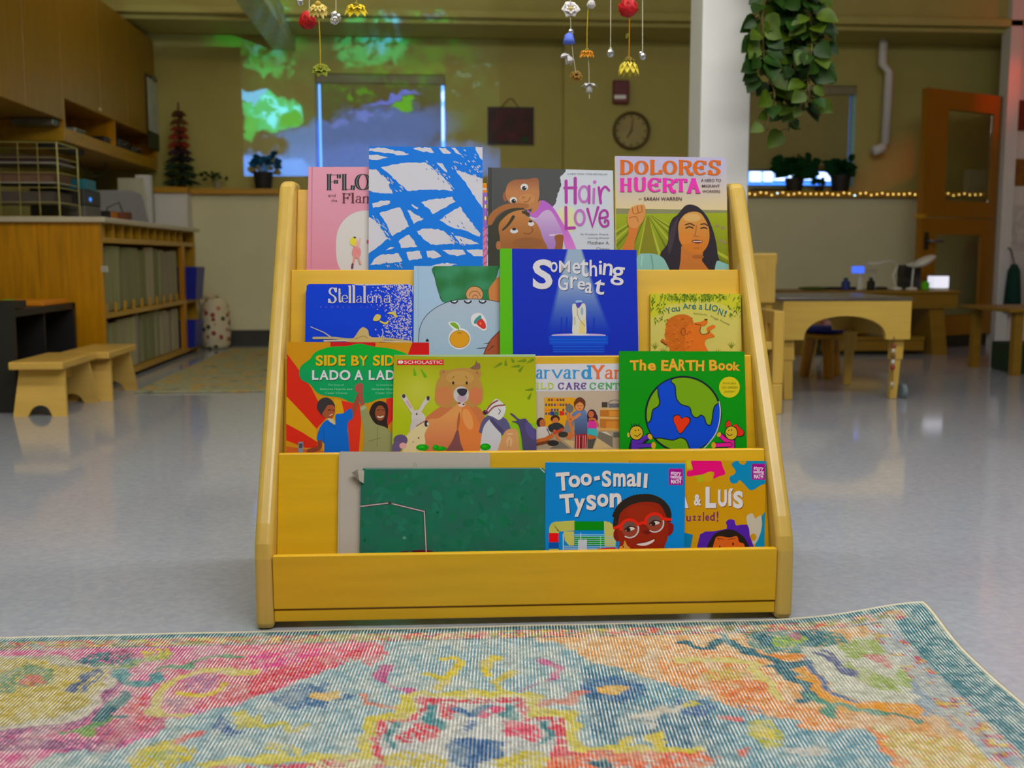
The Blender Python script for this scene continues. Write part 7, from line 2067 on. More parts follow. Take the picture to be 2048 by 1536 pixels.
for k, (zf_, c_) in enumerate(((.03, (140, 60, 40)), (.05, (206, 190, 160)), (.075, (120, 90, 40)), (.10, (214, 206, 190)), (.125, (160, 50, 40)), (.20, (200, 186, 150)))): MB().ball((xb - .077, TYF - .006, zb - zf_), (.011, .011, .012), 8, 6).build('bead', mat('bead_%d_%d' % (k, c_[0]), c_, rough=.4), bd, smooth=True)

# child's chair behind the display
CY = 4.18
t = thing('child_chair', 'light wood childs chair half hidden behind the right side of the book display', 'chair', (at_y(1535, 700, CY).x, CY, 0))
k0, k1 = at_y(1468, 505, CY + .26), at_y(1558, 505, CY + .26)
kz0, kz1 = at_y(1540, 606, CY + .26).z, at_y(1540, 505, CY + .26).z
mb = MB(); mb.hexa([Vector(p) for p in ((k0.x + .02, CY + .25, kz0), (k1.x - .012, CY + .25, kz0), (k1.x - .012, CY + .27, kz0), (k0.x + .02, CY + .27, kz0), (k0.x, CY + .29, kz1), (k1.x, CY + .29, kz1), (k1.x, CY + .31, kz1), (k0.x, CY + .31, kz1))]); mb.build('backrest', birch_z, t, bevel=.006)
B('back_rail', (k0.x + .02, CY + .285, kz1 - .055), (k1.x + .004, CY + .325, kz1 - .003), birch_l, t, bevel=.006)
sx1 = at_y(1570, 640, CY).x; sz = at_y(1545, 622, CY).z
for x in (k0.x - .05, sx1 - .045):
    # side panel with a hand slot
    mb = MB(); zl, zh = at_y(1545, 768, CY).z, sz
    mb.box((x, CY, zl), (x + .045, CY + .05, zh)); mb.box((x, CY + .10, zl), (x + .045, CY + .27, zh)); mb.box((x, CY + .05, zh - .055), (x + .045, CY + .10, zh)); mb.box((x, CY + .05, zl), (x + .045, CY + .10, zl + .12))
    mb.build('side_panel', birch_z, t, bevel=.004)
    B('foot_rail', (x - .005, CY - .012, .0), (x + .040, CY + .06, zl - .0005), birch_z, t, bevel=.004)
    B('foot_rail', (x - .005, CY + .21, .0), (x + .040, CY + .28, zl - .0005), birch_z, t, bevel=.004)
B('seat', (k0.x - .004, CY + .01, at_y(1545, 700, CY).z), (sx1 - .0455, CY + .245, at_y(1545, 690, CY).z + .012), birch_l, t, bevel=.004)
B('back_post', (k1.x - .05, CY + .272, sz - .03), (k1.x - .02, CY + .284, kz0 + .05), birch_z, t)

# stool leg under the table
s0 = on_floor(1680, 768)
s0.y += .19; s0.x += .03
t = thing('round_stool', 'small wooden stool standing under the play table', 'stool', (s0.x, s0.y + .1, 0))
st_z = .21
MB().lathe([(.12, st_z), (.13, st_z + .006), (.13, st_z + .02), (.12, st_z + .026)], (s0.x + .0, s0.y + .12, 0), 24).build('seat', oak, t)
for a in (-PI / 2 - .1, PI / 6, 5 * PI / 6):
    mb = MB(); cx_, cy_ = s0.x + .10 * math.cos(a), s0.y + .12 + .10 * math.sin(a); cxx, cyy = s0.x + .07 * math.cos(a), s0.y + .12 + .07 * math.sin(a)
    mb.tube([(cx_, cy_, .0), (cx_, cy_, .012), (cxx, cyy, st_z - .0005)], [.022, .026, .030], 10); lg = mb.build('leg', oak_z, t)
tag(MB().lathe([(.04, st_z + .0265), (.11, st_z + .034), (.125, st_z + .05), (.115, st_z + .062), (.03, st_z + .066)], (s0.x - .01, s0.y + .11, 0), 24).build('seat_cushion', bb, smooth=True), 'round blue cushion on the small stool under the play table', 'cushion')

# long low table by the back wall
LY0, LY1 = 6.62, 7.10
h0, h1 = z7(410, 1040, LY0), z7(1606, 1060, LY0)
LZ = (h0.z + h1.z) / 2
t = thing('low_table', 'long low brown table with slanted ends carrying lamps and bottles', 'table', ((h0.x + h1.x) / 2, (LY0 + LY1) / 2, 0))
oak_d = wood('oak_dark', (140, 104, 26), axis=0, var=.12, rough=.35)
B('table_top', (h0.x, LY0, LZ - .02), (h1.x, LY1, LZ), oak_d, t, bevel=.003)
B('apron', (h0.x + .01, LY0 + .012, LZ - .115), (h1.x - .01, LY0 + .032, LZ - .0205), oak_d, t); B('apron', (h0.x + .01, LY1 - .03, LZ - .115), (h1.x - .01, LY1 - .01, LZ - .0205), oak_d, t)
for xo in (h0.x + .15, h1.x - .20):
    mb = MB(); s_ = -1 if xo < (h0.x + h1.x) / 2 else 1
    mb.hexa([Vector(p) for p in ((xo + .05 * s_, LY0 + .035, .0005), (xo + .05 * s_ + .1, LY0 + .035, .0005), (xo + .05 * s_ + .1, LY1 - .035, .0005), (xo + .05 * s_, LY1 - .035, .0005), (xo, LY0 + .035, LZ - .0205), (xo + .1, LY0 + .035, LZ - .0205), (xo + .1, LY1 - .035, LZ - .0205), (xo, LY1 - .035, LZ - .0205))]); mb.build('leg', oak_d, t)
SHZ = at_y(1700, 673, LY0 + .1).z
B('shelf_board', (h0.x + .25, LY0 + .05, SHZ - .02), (h1.x - .2005, LY1 - .04, SHZ), oak_d, t)
B('stretcher', (h0.x + .25, LY0 + .06, SHZ - .09), (h1.x - .2005, LY0 + .08, SHZ - .0205), oak_d, t)
yc = z7(900, 1340, LY0 + .2)
tag(MB().ball((yc.x, LY0 + .22, SHZ + .071), (.20, .14, .07), 24, 10).build('floor_cushion', mat('yellow_cloth', (236, 190, 40), rough=.9, var=.15), smooth=True), 'plump yellow cushion on the shelf of the long low table', 'cushion')
pc = z7(690, 1270, LY0 + .2)
tag(MB().ball((pc.x, LY0 + .22, SHZ + .071), (.13, .13, .07), 24, 10).build('floor_cushion', mat('pink_floral', (196, 160, 140), rough=.9, scale=30, c2=(170, 50, 60)), smooth=True), 'pink and white floral cushion beside the yellow cushion under the low table', 'cushion')

LT2 = LZ + .0005
LYM = LY0 + .16


def pt(x, y, Y=None): return z7(x, y, Y or LYM)


wl = mat('lamp_white', (214, 212, 200), rough=.35)


def goose(label, base, path, head, hr, dy=0.0):
    global LYM
    LYM = LY0 + .16 + dy
    b = pt(*base); t = thing('gooseneck_lamp', label, 'lamp', (b.x, LYM, LT2))
    MB().lathe([(.037, LT2), (.04, LT2 + .006), (.03, LT2 + .016), (.010, LT2 + .02)], (b.x, LYM, 0), 20).build('base', wl, t, smooth=False)
    P = [Vector((b.x, LYM, LT2 + .018))] + [pt(*p) for p in path]
    pp = catmull([(p.x, p.z) for p in P], False, 6)
    mb = MB(); mb.tube([(x, LYM, z) for x, z in pp], .0065, 8); mb.build('neck', wl, t, smooth=True)
    if head:
        h_ = pt(*head); MB().ball((h_.x, LYM - .01, h_.z), (hr, hr * .8, hr * .32), 16, 8, Matrix.Rotation(-.45, 3, 'Y')).build('head', wl, t, smooth=True)
    else:
        e = P[-1]; MB().box((e.x - .07, LYM - .02, e.z - .012), (e.x + .015, LYM + .02, e.z + .006)).build('head', wl, t, bevel=.005)
    return t


goose('white gooseneck lamp bent to the left in the middle of the low table', (1160, 1030), [(1135, 950), (1165, 880), (1120, 846), (1030, 858)], None, .05)
goose('thin white gooseneck lamp beside the dark bottle on the low table', (1030, 1030), [(1002, 960), (1018, 905), (960, 912)], None, .03, .14)
goose('white gooseneck lamp with a round tilted head by the dark speakers', (1265, 1030), [(1272, 950), (1275, 885), (1230, 872), (1290, 858)], (1345, 845), .085, -.05)
LYM = LY0 + .16
for i, (x0, x1, y0) in enumerate(((1195, 1255, 872), (1262, 1325, 862))):
    a, b = pt(x0, 1030, LYM + .12), pt(x1, y0, LYM + .12)
    t = thing('speaker', ['black speaker box behind the round headed lamp, farther from the lit cube', 'black speaker box behind the round headed lamp, nearer the lit cube'][i], 'speaker', ((a.x + b.x) / 2, LYM + .13, LT2))
    B('cabinet', (a.x, LYM + .10, LT2), (b.x, LYM + .20, b.z), black, t, bevel=.006)
    MB().lathe([(.001, .001), (.016, .003), (.020, .006), (.022, .0)], ((a.x + b.x) / 2, LYM + .0995, LT2 + (b.z - LT2) * .4), 18, 'Y').build('cone', mat('speaker_cone', (50, 46, 40), rough=.6), t)


def bottle(label, x, ytop, r, c, name='bottle', emit=0):
    a = pt(x, ytop); t = thing(name, label, 'bottle', (a.x, LYM, LT2)); m_ = mat('%s_%d_%d_%d' % (name, *c), c, rough=.3, emit=emit)
    h = a.z - LT2
    MB().lathe([(r * .9, LT2), (r, LT2 + .005), (r, LT2 + h * .66), (r * .45, LT2 + h * .80), (r * .42, LT2 + h * .86)], (a.x, LYM, 0), 16).build('body', m_, t)
    MB().lathe([(r * .5, LT2 + h * .861), (r * .5, LT2 + h)], (a.x, LYM, 0), 12).build('cap', mat('cap_dark', (40, 40, 50), rough=.4), t)


bottle('blue bottle near the left end of the low table', 808, 960, .028, (40, 60, 130))
bottle('black bottle standing beside the thin gooseneck lamp', 983, 958, .026, (30, 28, 24))
bottle('bright green bottle between the speakers and the lit cube', 1362, 970, .026, (90, 190, 10))
b = pt(900, 1040); e = pt(890, 928)
t = thing('clip_light', 'white stick light with a glowing blue head on the low table', 'lamp', (b.x, LYM, LT2))
B('stand', (b.x - .018, LYM - .012, LT2), (b.x + .018, LYM + .012, pt(905, 962).z), wl, t, bevel=.004)
B('neck', (b.x - .005, LYM - .004, pt(905, 962).z), (b.x + .005, LYM + .004, e.z - .0005), wl, t)
q0, q1 = pt(850, 940), pt(932, 914)
B('head', (q0.x, LYM - .012, e.z), (q1.x, LYM + .012, e.z + .045), mat('blue_glow', (70, 110, 255), emit=1.0, var=.02), t, bevel=.003)
q0, q1 = pt(1420, 1047), pt(1530, 948)
t = thing('light_cube', 'glowing white cube lamp at the right end of the low table', 'lamp', ((q0.x + q1.x) / 2, LYM + .05, LT2))
B('shade', (q0.x, LYM, LT2 + .012), (q1.x, LYM + .10, q1.z), mat('cube_glow', (235, 235, 252), emit=.8, var=.01), t, bevel=.006)
B('base', (q0.x, LYM, LT2), (q1.x, LYM + .10, LT2 + .0118), wl, t)
B('lid', (q0.x, LYM, q1.z + .0003), (q1.x, LYM + .10, q1.z + .012), mat('cube_lid', (120, 116, 106), rough=.5), t)
g = pt(575, 1020)
tag(MB().ball((g.x, LYM, LT2 + .012), (.10, .06, .0119), 16, 6).build('leaf_plate', mat('green_dish', (70, 100, 20), rough=.6), smooth=True), 'flat green leaf shaped dish at the left end of the low table', 'dish')
for i, (x, w_, nm) in enumerate(((740, .06, 'flat dark gadget between the green dish and the blue bottle'), (870, .07, 'flat dark gadget behind the white stick light'), (1090, .03, 'small dark knob on the low table between two gooseneck lamps'))):
    g = pt(x, 1035); tag(B('gadget', (g.x - w_, LYM + .05, LT2), (g.x + w_, LYM + .11, LT2 + .018), mat('gadget_dark', (46, 38, 24), rough=.5), bevel=.004), nm, 'gadget')

# Dutch door with two panes, standing open
DY0, DY1 = 7.10, 7.45
dl0, dl1 = at_y(1856, 175, DY0), at_y(2006, 186, DY1)
dr = bpy.data.objects.new('door_1', None); COL.objects.link(dr); dr.location = (dl0.x, DY0, 0); dr['kind'] = 'structure'
U = Vector((dl1.x - dl0.x, DY1 - DY0, 0)); WD = U.length; U.normalize(); V_ = Vector((-U.y, U.x, 0))
RD_ = Matrix((U, V_, SZ)).transposed(); OD = Vector((dl0.x, DY0, 0))
doak = wood('door_oak', (150, 100, 4), axis=2, var=.08, rough=.35)
ztop = dl0.z; zsp = at_y(1870, 434, DY0).z; zbt = at_y(1880, 672, DY0 + .1).z


def dz(py): return at_y(1935, py, (DY0 + DY1) / 2).z


def du(px_): return (at_y(px_, 400, DY0 + (DY1 - DY0) * (px_ - 1856) / 150) - OD).dot(U)


for (z0, z1, pz0, pz1, u0_, u1_) in ((zsp + .004, ztop, dz(402), dz(222), du(1893), du(1984)), (zbt, zsp - .004, dz(630), dz(470), du(1880), du(1972))):
    mb = MB()
    mb.box((0, 0, z0), (u0_, .045, z1), RD_, OD); mb.box((u1_, 0, z0), (WD, .045, z1), RD_, OD); mb.box((u0_, 0, z0), (u1_, .045, pz0), RD_, OD); mb.box((u0_, 0, pz1), (u1_, .045, z1), RD_, OD)
    lf = mb.build('door_leaf', doak, dr)
    B('glass_pane', (u0_, .018, pz0), (u1_, .024, pz1), mat('door_glass', (225, 230, 215), rough=.02, var=0, trans=1.0), lf, R=RD_, o=OD)
B('door_shelf', (-.012, -.02, zsp - .012), (.02, .05, zsp + .02), oak, dr, R=RD_, o=OD)
B('door_dark_strip', (.02, .012, .004), (WD - .04, .035, zbt - .0005), black, dr, R=RD_, o=OD)  # plain dark strip between the lower leaf and the floor
hh_ = (at_y(1876, 482, DY0) - OD); mb = MB(); mb.tube([OD + U * .05 + V_ * -.001 + SZ * hh_.z, OD + U * .05 - V_ * .05 + SZ * hh_.z, OD + U * .16 - V_ * .055 + SZ * hh_.z], .010, 8); mb.build('door_handle', alu, dr, smooth=True)
B('latch_plate', (.03, -.004, hh_.z - .06), (.075, -.0002, hh_.z + .06), mat('latch_dark', (60, 56, 50), rough=.4, metal=.5), dr, R=RD_, o=OD)
# jamb and the wall it hangs from
jx = OD + U * (WD + .01)
S('trim_4', (jx.x, 7.40, 0), (jx.x + .085, 7.52, ZC), white_p)
wr0 = jx.x + .086
S('wall_right_return', (wr0, 7.44, 0), (XR, 7.60, ZC), plaster_w)
# posters on that wall
WRY = 7.4395
for i, (x0, y0, x1, y1, c_, nm) in enumerate(((2030, 200, 2060, 262, (110, 40, 20), 'small dark red print at the top of the wall right of the wooden door'), (2030, 318, 2060, 372, (130, 84, 16), 'amber print with white pictures on the wall right of the wooden door'), (2026, 410, 2070, 500, (206, 204, 200), 'white sheet of paper low on the wall right of the wooden door'))):
    a, b = at_y(x0, y0, WRY), at_y(x1, y1, WRY); tag(B('poster', (a.x, WRY - .004, b.z), (b.x, WRY - .0003, a.z), mat('poster_%d' % i, c_, rough=.6, var=.2, scale=20)), nm, 'poster')
# coats on hooks near the right edge
cz = at_y(2025, 500, 7.0)
t = thing('coat', 'dark green cloth coat hanging at the right edge of the wooden door', 'coat', (at_y(2026, 600, 7.3).x, 7.3, at_y(2026, 620, 7.3).z))
z0, z1 = at_y(2026, 622, 7.3).z, at_y(2026, 528, 7.3).z
x0, x1 = at_y(2016, 600, 7.3).x, at_y(2046, 600, 7.3).x
mb = MB(); n = 14
rings = []
for zz, f in ((z0, 1.0), (z0 + (z1 - z0) * .5, .85), (z0 + (z1 - z0) * .85, .7), (z1, .3)):
    rings.append([mb.bm.verts.new(((x0 + x1) / 2 + (x1 - x0) / 2 * f * math.cos(2 * PI * k / n) * (1 + .08 * math.sin(5 * 2 * PI * k / n)), 7.34 + .07 * f * math.sin(2 * PI * k / n), zz)) for k in range(n)])
for a, b in zip(rings, rings[1:]):
    for k in range(n): mb.bm.faces.new((a[k], a[(k + 1) % n], b[(k + 1) % n], b[k]))
mb.bm.faces.new(rings[0][::-1]); mb.bm.faces.new(rings[-1]); mb.build('body', mat('teal_cloth', (6, 60, 50), rough=.9), t, smooth=True)
mb = MB(); mb.tube([((x0 + x1) / 2, 7.34, z1), ((x0 + x1) / 2 - .02, 7.36, z1 + .10), ((x0 + x1) / 2 - .02, 7.4385, z1 + .13)], .005, 6); mb.build('hook_loop', mat('dark_loop', (30, 30, 30)), t)
rx = at_y(2044, 520, 7.2)
t = thing('coat', 'magenta and red coat hanging at the right frame edge', 'coat', (rx.x, 7.25, .8))
mb = MB(); rings = []
z0, z1 = at_y(2040, 612, 7.2).z, at_y(2040, 480, 7.2).z
for zz, f in ((z0, 1.0), (z0 + (z1 - z0) * .5, .9), (z0 + (z1 - z0) * .85, .75), (z1, .4)):
    rings.append([mb.bm.verts.new((rx.x + .20 + .11 * f * math.cos(2 * PI * k / n) * (1 + .08 * math.sin(4 * 2 * PI * k / n)), 7.27 + .07 * f * math.sin(2 * PI * k / n), zz)) for k in range(n)])
for a, b in zip(rings, rings[1:]):
    for k in range(n): mb.bm.faces.new((a[k], a[(k + 1) % n], b[(k + 1) % n], b[k]))
mb.bm.faces.new(rings[0][::-1]); mb.bm.faces.new(rings[-1]); mb.build('body', mat('magenta_cloth', (170, 10, 70), rough=.9), t, smooth=True)
mb = MB(); mb.tube([(rx.x + .20, 7.27, z1), (rx.x + .20, 7.30, z1 + .08), (rx.x + .20, 7.4385, z1 + .10)], .005, 6); mb.build('hook_loop', mat('dark_loop', (30, 30, 30)), t)
# small side table at the frame edge
e0 = on_floor(2032, 752)
t = thing('side_table', 'small wooden table cut off by the right edge of the photo', 'table', (e0.x + .25, e0.y + .2, 0))
ez = at_y(2030, 617, e0.y).z
B('table_top', (e0.x - .07, e0.y - .03, ez - .02), (e0.x + .55, e0.y + .5, ez), oak_d, t, bevel=.004)
for x in (e0.x - .02, e0.x + .48):
    for y in (e0.y, e0.y + .43): B('leg', (x, y, 0), (x + .045, y + .045, ez - .0205), oak_d, t)
tag(B('storage_box', (e0.x + .06, e0.y + .1, .0), (e0.x + .40, e0.y + .38, .16), mat('dark_green_box', (16, 50, 30), rough=.5), bevel=.01), 'dark green box on the floor under the small table at the right edge', 'box')

# ledge on the right: fairy lights and plants
sy = YLOW - .051
x0, x1 = at_y(1470, 391, sy).x, at_y(1975, 393, sy).x
t = thing('fairy_lights', 'string of tiny warm fairy lights along the front edge of the right ledge', 'string lights', ((x0 + x1) / 2, sy - .006, LEDGE - .02))
mb = MB(); n = 74
mb.tube([(x0 + (x1 - x0) * k / n, sy - .007 + .002 * math.sin(k * 1.7), LEDGE - .020 + .005 * math.sin(k * 2.3)) for k in range(n + 1)], .0022, 5); mb.build('cable', mat('dark_cable', (46, 34, 16), rough=.5), t)
warm, cool = mat('bulb_warm', (255, 214, 120), emit=3.0, var=.01), mat('bulb_cool', (200, 240, 255), emit=4.0, var=.01)
bm0 = None
for k in range(46):
    xk = x0 + (x1 - x0) * (k + .5) / 46
    src = {}
    m_ = cool if k in (7, 21) else warm
    key = m_.name
    if key not in MATS: pass
    o = MB().ball((0, 0, 0), .0052, 8, 5).build('bulb', m_, loc=(0, 0, 0)) if (bm0 is None or k in (7,)) else None
    if o is None:
        o = (bm1 if k == 21 else bm0).copy(); COL.objects.link(o)
    if bm0 is None: bm0 = o
    if k == 7: bm1 = o
    o.parent = t
    o.location = Vector((xk, sy - .012, LEDGE - .020 + .005 * math.sin((k + .5) * 4.6) + (.004 if k % 3 else -.004))) - t.location
for (px_, pr_, ph_, lab, n_, spd, upp, sd, lwid) in ((1588, .07, .10, 'bushy plant in a dark pot on the right ledge, in the middle of the window', 30, .125, .15, 11, .034), (1680, .075, .12, 'dark leafy plant in a black pot at the right end of the right window', 24, .075, .12, 12, .030), (1638, .035, .045, 'small low plant between the two dark pots on the right ledge', 10, .03, .05, 13, .018)):
    b = at_y(px_, 385, 7.80)
    pot_plant(lab, (b.x, b.y, LT), pr_, ph_, (30, 24, 22), (14, 62, 26), n_, spd, upp, seed=sd, lw=lwid)
b = at_y(1535, 384, 7.80); tag(B('book_stack', (b.x - .12, b.y - .06, LT), (b.x + .12, b.y + .06, LT + .022), mat('dark_flat', (52, 46, 34), rough=.5), bevel=.003), 'dark flat case lying on the right ledge beside the column', 'case')

a_, b_ = at_y(1932, 340, 7.80), at_y(1976, 398, 7.80)
tag(B('paper_bag', (a_.x, 7.76, LT), (b_.x, 7.84, a_.z), mat('bag_white', (206, 204, 196), rough=.8), bevel=.003), 'white paper bag on the ledge seen through the upper door pane', 'bag')

# ------------------------------------------------------------------ flowers hanging on threads above the display
HY = 2.62
hp = lambda x, y: at_y(x, y, HY)
PXM = HY / FPX * 1.004          # metres per photo pixel at that distance
rf = random.Random(21)
leafm = mat('sepal_green', (110, 120, 20), rough=.7)


def thread(t, x0, x1, y1, m, ytop=-230):
    mb = MB(); mb.tube([hp(x0, ytop), hp((x0 + x1) / 2, (y1 + ytop) / 2), hp(x1, y1)], .0011, 5); mb.build('thread', m, t)


tw, ty, to = mat('thread_white', (200, 196, 170), rough=.8), mat('thread_yellow', (200, 170, 20), rough=.8), mat('thread_orange', (214, 140, 20), rough=.8)


def flower(t, x, y, r, c, n=7, droop=.4, layers=2, core=None, wid=.42, name='flower', tilt=0.0, spin=0.0):
    """silk flower head with rings of petals; r in photo pixels"""
    C_ = hp(x, y); R = r * PXM
    m = mat('petal_%d_%d_%d' % c, c, rough=.7, var=.12, scale=40)
    mb = MB()
    RX = Matrix.Rotation(tilt, 3, 'Y') @ Matrix.Rotation(spin, 3, 'X')
    for l in range(layers):
        for k in range(n):
            a = 2 * PI * k / n + l * PI / n
            rr = R * (1 - .28 * l)
            d = RX @ Vector((math.cos(a), math.sin(a), -droop + .55 * l))
            b0 = C_ + RX @ Vector((math.cos(a) * R * .12, math.sin(a) * R * .12, 0))
            mb.leaf(b0, C_ + d.normalized() * rr * rf.uniform(.9, 1.08), rr * wid, RX @ Vector((0, 0, 1)), fold=.35)
    f = mb.build(name, m, t, smooth=True, solid=.0006)
    if core: MB().ball(C_ + RX @ Vector((0, 0, R * .08)), (R * .22, R * .22, R * .18), 10, 6).build('flower_centre', mat('core_%d_%d_%d' % core, core, rough=.8), f, smooth=True)
    return f


def bead(t, x, y, r, m):
    MB().ball(hp(x, y), r * PXM, 8, 5).build('crystal', m, t)


def rose(t, x, y, r, c, name='flower'):
    C_ = hp(x, y); R = r * PXM
    m = mat('rose_%d_%d_%d' % c, c, rough=.6, var=.25, scale=60)
    mb = MB()
    dr_ = lambda ph, a: Vector((math.sin(ph) * math.cos(a), math.sin(ph) * math.sin(a), math.cos(ph)))
    for ph, n in ((.45, 4), (.95, 6), (1.5, 7), (2.1, 6)):
        for k in range(n):
            a = 2 * PI * k / n + ph * 2.3
            mb.leaf(C_ + dr_(ph + .75, a) * R * .8, C_ + dr_(ph - .35, a + .15) * R * rf.uniform(.95, 1.12), R * .52, dr_(ph, a), fold=-.25)
    mb.ball(C_, (R * .8, R * .8, R * .76), 12, 8)
    return mb.build(name, m, t, smooth=True)


cry = mat('crystal', (214, 218, 222), rough=.08, metal=.75, var=.02)
ST = 'hanging flower strands'
GRP = 'flower strands hanging above the display'


def strand(label, x):
    global HY
    HY = 2.62 + (.035 if HY < 2.62 else -.035)
    return thing('flower_strand', label, 'hanging decoration', hp(x, 0), GRP)


t = strand('thread ending in a small crystal, first from the left above the display', 600); thread(t, 600, 600, 2, tw); bead(t, 600, 4, 7, cry)
t = strand('thread with one drooping red flower above the pink book', 619); thread(t, 622, 618, 34, tw); rose(t, 615, 42, 20, (206, 12, 16)); flower(t, 621, 26, 12, (90, 80, 10), n=5, droop=1.5, layers=1)
t = strand('yellow thread with a cream flower on top and a small green flower far below', 638); thread(t, 640, 636, 2, ty); flower(t, 636, 10, 28, (222, 196, 100), n=12, droop=.9, core=(190, 160, 60), wid=.26, spin=.5)
mb = MB(); mb.tube([hp(637, 22), hp(640, 80), hp(641, 134)], .0013, 5); mb.build('thread', ty, t); flower(t, 641, 138, 19, (130, 140, 6), n=7, droop=.15, layers=2, wid=.4, core=(110, 110, 10), spin=.9)
t = strand('thread with a round crystal cluster between the cream and the yellow flower', 672); thread(t, 671, 672, 30, tw)
for k in range(9): bead(t, 672 + rf.uniform(-8, 8), 36 + rf.uniform(-9, 9), 6, cry)
bead(t, 671, 24, 3, ty)
t = strand('thread with a bright yellow drooping flower, rightmost above the blue and white book', 712); thread(t, 715, 713, 6, ty); flower(t, 712, 12, 27, (230, 200, 10), n=9, droop=.6, core=(120, 110, 10), wid=.34, spin=.4)

t = strand('thread with a white blossom, a blue bell, a white petal and a brown flower', 1140); thread(t, 1141, 1141, 10, tw)
flower(t, 1141, 18, 19, (214, 210, 206), n=6, droop=.0, core=(206, 180, 70), wid=.5, spin=1.3); mb = MB(); mb.tube([hp(1141, 30), hp(1142, 75), hp(1146, 110), hp(1152, 148)], .0009, 5); mb.build('thread', tw, t)
C_ = hp(1138, 76); MB().lathe([(.003, .012), (.010, .008), (.013, -.004), (.016, -.013)], C_, 10).build('bell_flower', mat('bell_blue', (80, 110, 220), rough=.6), t, smooth=True); bead(t, 1142, 64, 6, cry)
flower(t, 1139, 112, 20, (214, 210, 212), n=5, droop=.8, layers=1, wid=.4, tilt=.7); flower(t, 1153, 150, 15, (150, 110, 10), n=8, droop=.3, core=(50, 46, 10), wid=.4, spin=1.0)
t = strand('thread with a white bud, an orange flower and a white bell near the fire alarm', 1176); thread(t, 1182, 1181, 4, tw)
rose(t, 1182, 10, 10, (214, 210, 206)); mb = MB(); mb.tube([hp(1176, 18), hp(1174, 60), hp(1174, 98)], .0011, 5); mb.build('thread', ty, t)
flower(t, 1174, 102, 19, (236, 156, 14), n=12, droop=.7, core=(120, 120, 20), wid=.3, spin=.2); mb = MB(); mb.tube([hp(1176, 112), hp(1178, 140), hp(1178, 168)], .0008, 5); mb.build('thread', tw, t)
flower(t, 1178, 168, 16, (206, 206, 204), n=6, droop=.25, layers=1, wid=.4); MB().lathe([(.004, .008), (.008, 0), (.0085, -.012)], hp(1178, 174), 10).build('trumpet', mat('trumpet_white', (206, 206, 204), rough=.6), t, smooth=True); mb = MB(); mb.tube([hp(1178, 182), hp(1179, 197)], .0012, 5); mb.build('tassel', tw, t)
t = strand('straight white thread with one faceted crystal ball left of the red rose', 1221); thread(t, 1222, 1221, 98, tw); bead(t, 1221, 107, 8, cry); bead(t, 1221, 98, 3, tw)
t = strand('orange thread with a red rose above a hanging yellow daisy', 1258); thread(t, 1258, 1258, 4, to); rose(t, 1256, 16, 22, (206, 10, 26)); mb = MB(); mb.tube([hp(1259, 36), hp(1258, 117)], .0012, 5); mb.build('thread', to, t)
flower(t, 1258, 118, 20, (130, 112, 10), n=10, droop=.9, layers=2, wid=.3); flower(t, 1257, 122, 34, (226, 206, 60), n=10, droop=1.1, layers=1, wid=.26, core=(120, 104, 10)); mb = MB(); mb.leaf(hp(1256, 66), hp(1252, 78), .004, (0, -1, 0)); mb.build('leaf', leafm, t)
t = strand('straight white thread with a crystal, rightmost of the threads above the display', 1285); thread(t, 1285, 1285, 104, tw); bead(t, 1286, 113, 7, cry); bead(t, 1282, 107, 4, cry)

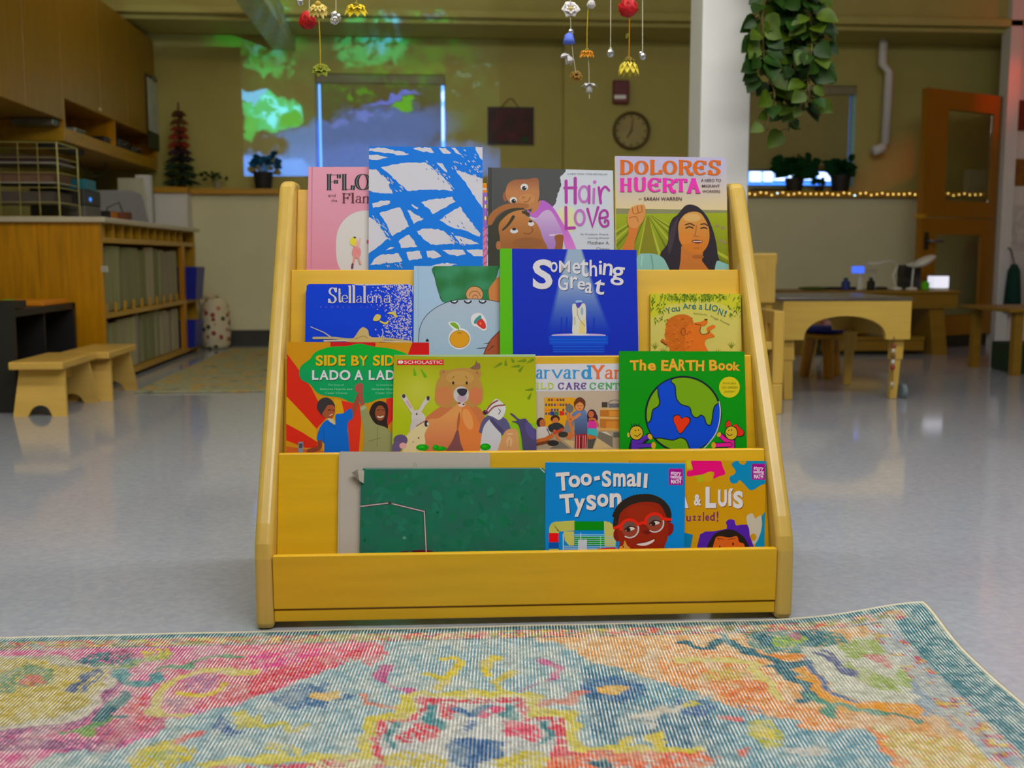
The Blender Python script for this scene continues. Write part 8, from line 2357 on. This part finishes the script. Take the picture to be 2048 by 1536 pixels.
# trailing plant hanging beside the column
PY = 3.80
hq = lambda x, y, Y=PY: at_y(x, y, Y)
t = thing('hanging_plant', 'trailing green pothos hanging high on the right of the white column', 'hanging plant', hq(1560, -70))
pb = hq(1560, -40)
MB().lathe([(.07, 0), (.10, .02), (.12, .14), (.125, .14), (.115, .13)], pb, 20).build('pot', mat('hang_pot', (120, 90, 60), rough=.7), t)
mb = MB()
for k in range(3):
    a = 2 * PI * k / 3; mb.tube([pb + Vector((.12 * math.cos(a), .12 * math.sin(a), .14)), pb + Vector((0, 0, .5))], .002, 5)
mb.tube([pb + Vector((0, 0, .5)), Vector((pb.x, pb.y, ZC))], .002, 5)
mb.build('hanger', tw, t)
rp = random.Random(4)
vines = [[(1530, -30), (1515, 40), (1510, 110), (1512, 150)], [(1545, -30), (1535, 60), (1532, 140), (1530, 170)], [(1560, -30), (1562, 70), (1560, 150), (1566, 200), (1570, 260)], [(1580, -30), (1592, 60), (1596, 130), (1600, 190), (1590, 222)],
         [(1590, -30), (1612, 30), (1616, 90), (1608, 150), (1612, 200)], [(1575, -30), (1580, 40), (1580, 110), (1584, 160)], [(1520, -20), (1518, 60), (1522, 130), (1540, 180), (1538, 210), (1525, 262)], [(1600, -20), (1620, 40), (1628, 110), (1620, 150)], [(1550, -30), (1548, 50), (1546, 100), (1550, 185)]]
ms, leaves = MB(), [MB(), MB()]
for vi, v in enumerate(vines):
    Y = PY + rp.uniform(-.10, .06)
    P2 = catmull([(x + 8, y) for x, y in v], False, 5)
    P3 = [hq(x, y, Y + .02 * math.sin(i)) for i, (x, y) in enumerate(P2)]
    ms.tube(P3, .0028, 5)
    for i in range(0, len(P3), 1 if vi != 6 else 2):
        b0 = P3[i]; y_ = P2[i][1]
        for rep in range(2 if y_ < 120 else 1):
            a = rp.uniform(0, 2 * PI); pe = Vector((math.cos(a), .7 * math.sin(a), rp.uniform(-.4, .5))) * rp.uniform(.012, .035)
            q_ = b0 + pe
            ms.tube([b0, b0 + pe * .6 + Vector((0, 0, .006)), q_], .0014, 4)
            L_ = rp.uniform(.045, .082); d = Vector((math.cos(a) * .8, -.25 + .4 * math.sin(a), -rp.uniform(.25, 1.0))).normalized() * L_
            leaves[rp.random() < .4].leaf(q_, q_ + d, L_ * .44, (rp.uniform(-.8, .8), -1, rp.uniform(-.1, .9)), fold=.3)
ms.build('vines', mat('vine', (96, 84, 30), rough=.7), t, smooth=True)
for k, c_ in enumerate(((28, 60, 3), (66, 88, 6))): leaves[k].build('leaves', mat('pothos_%d' % k, c_, rough=.5, var=.35, scale=20, spec=.3), t, smooth=True)
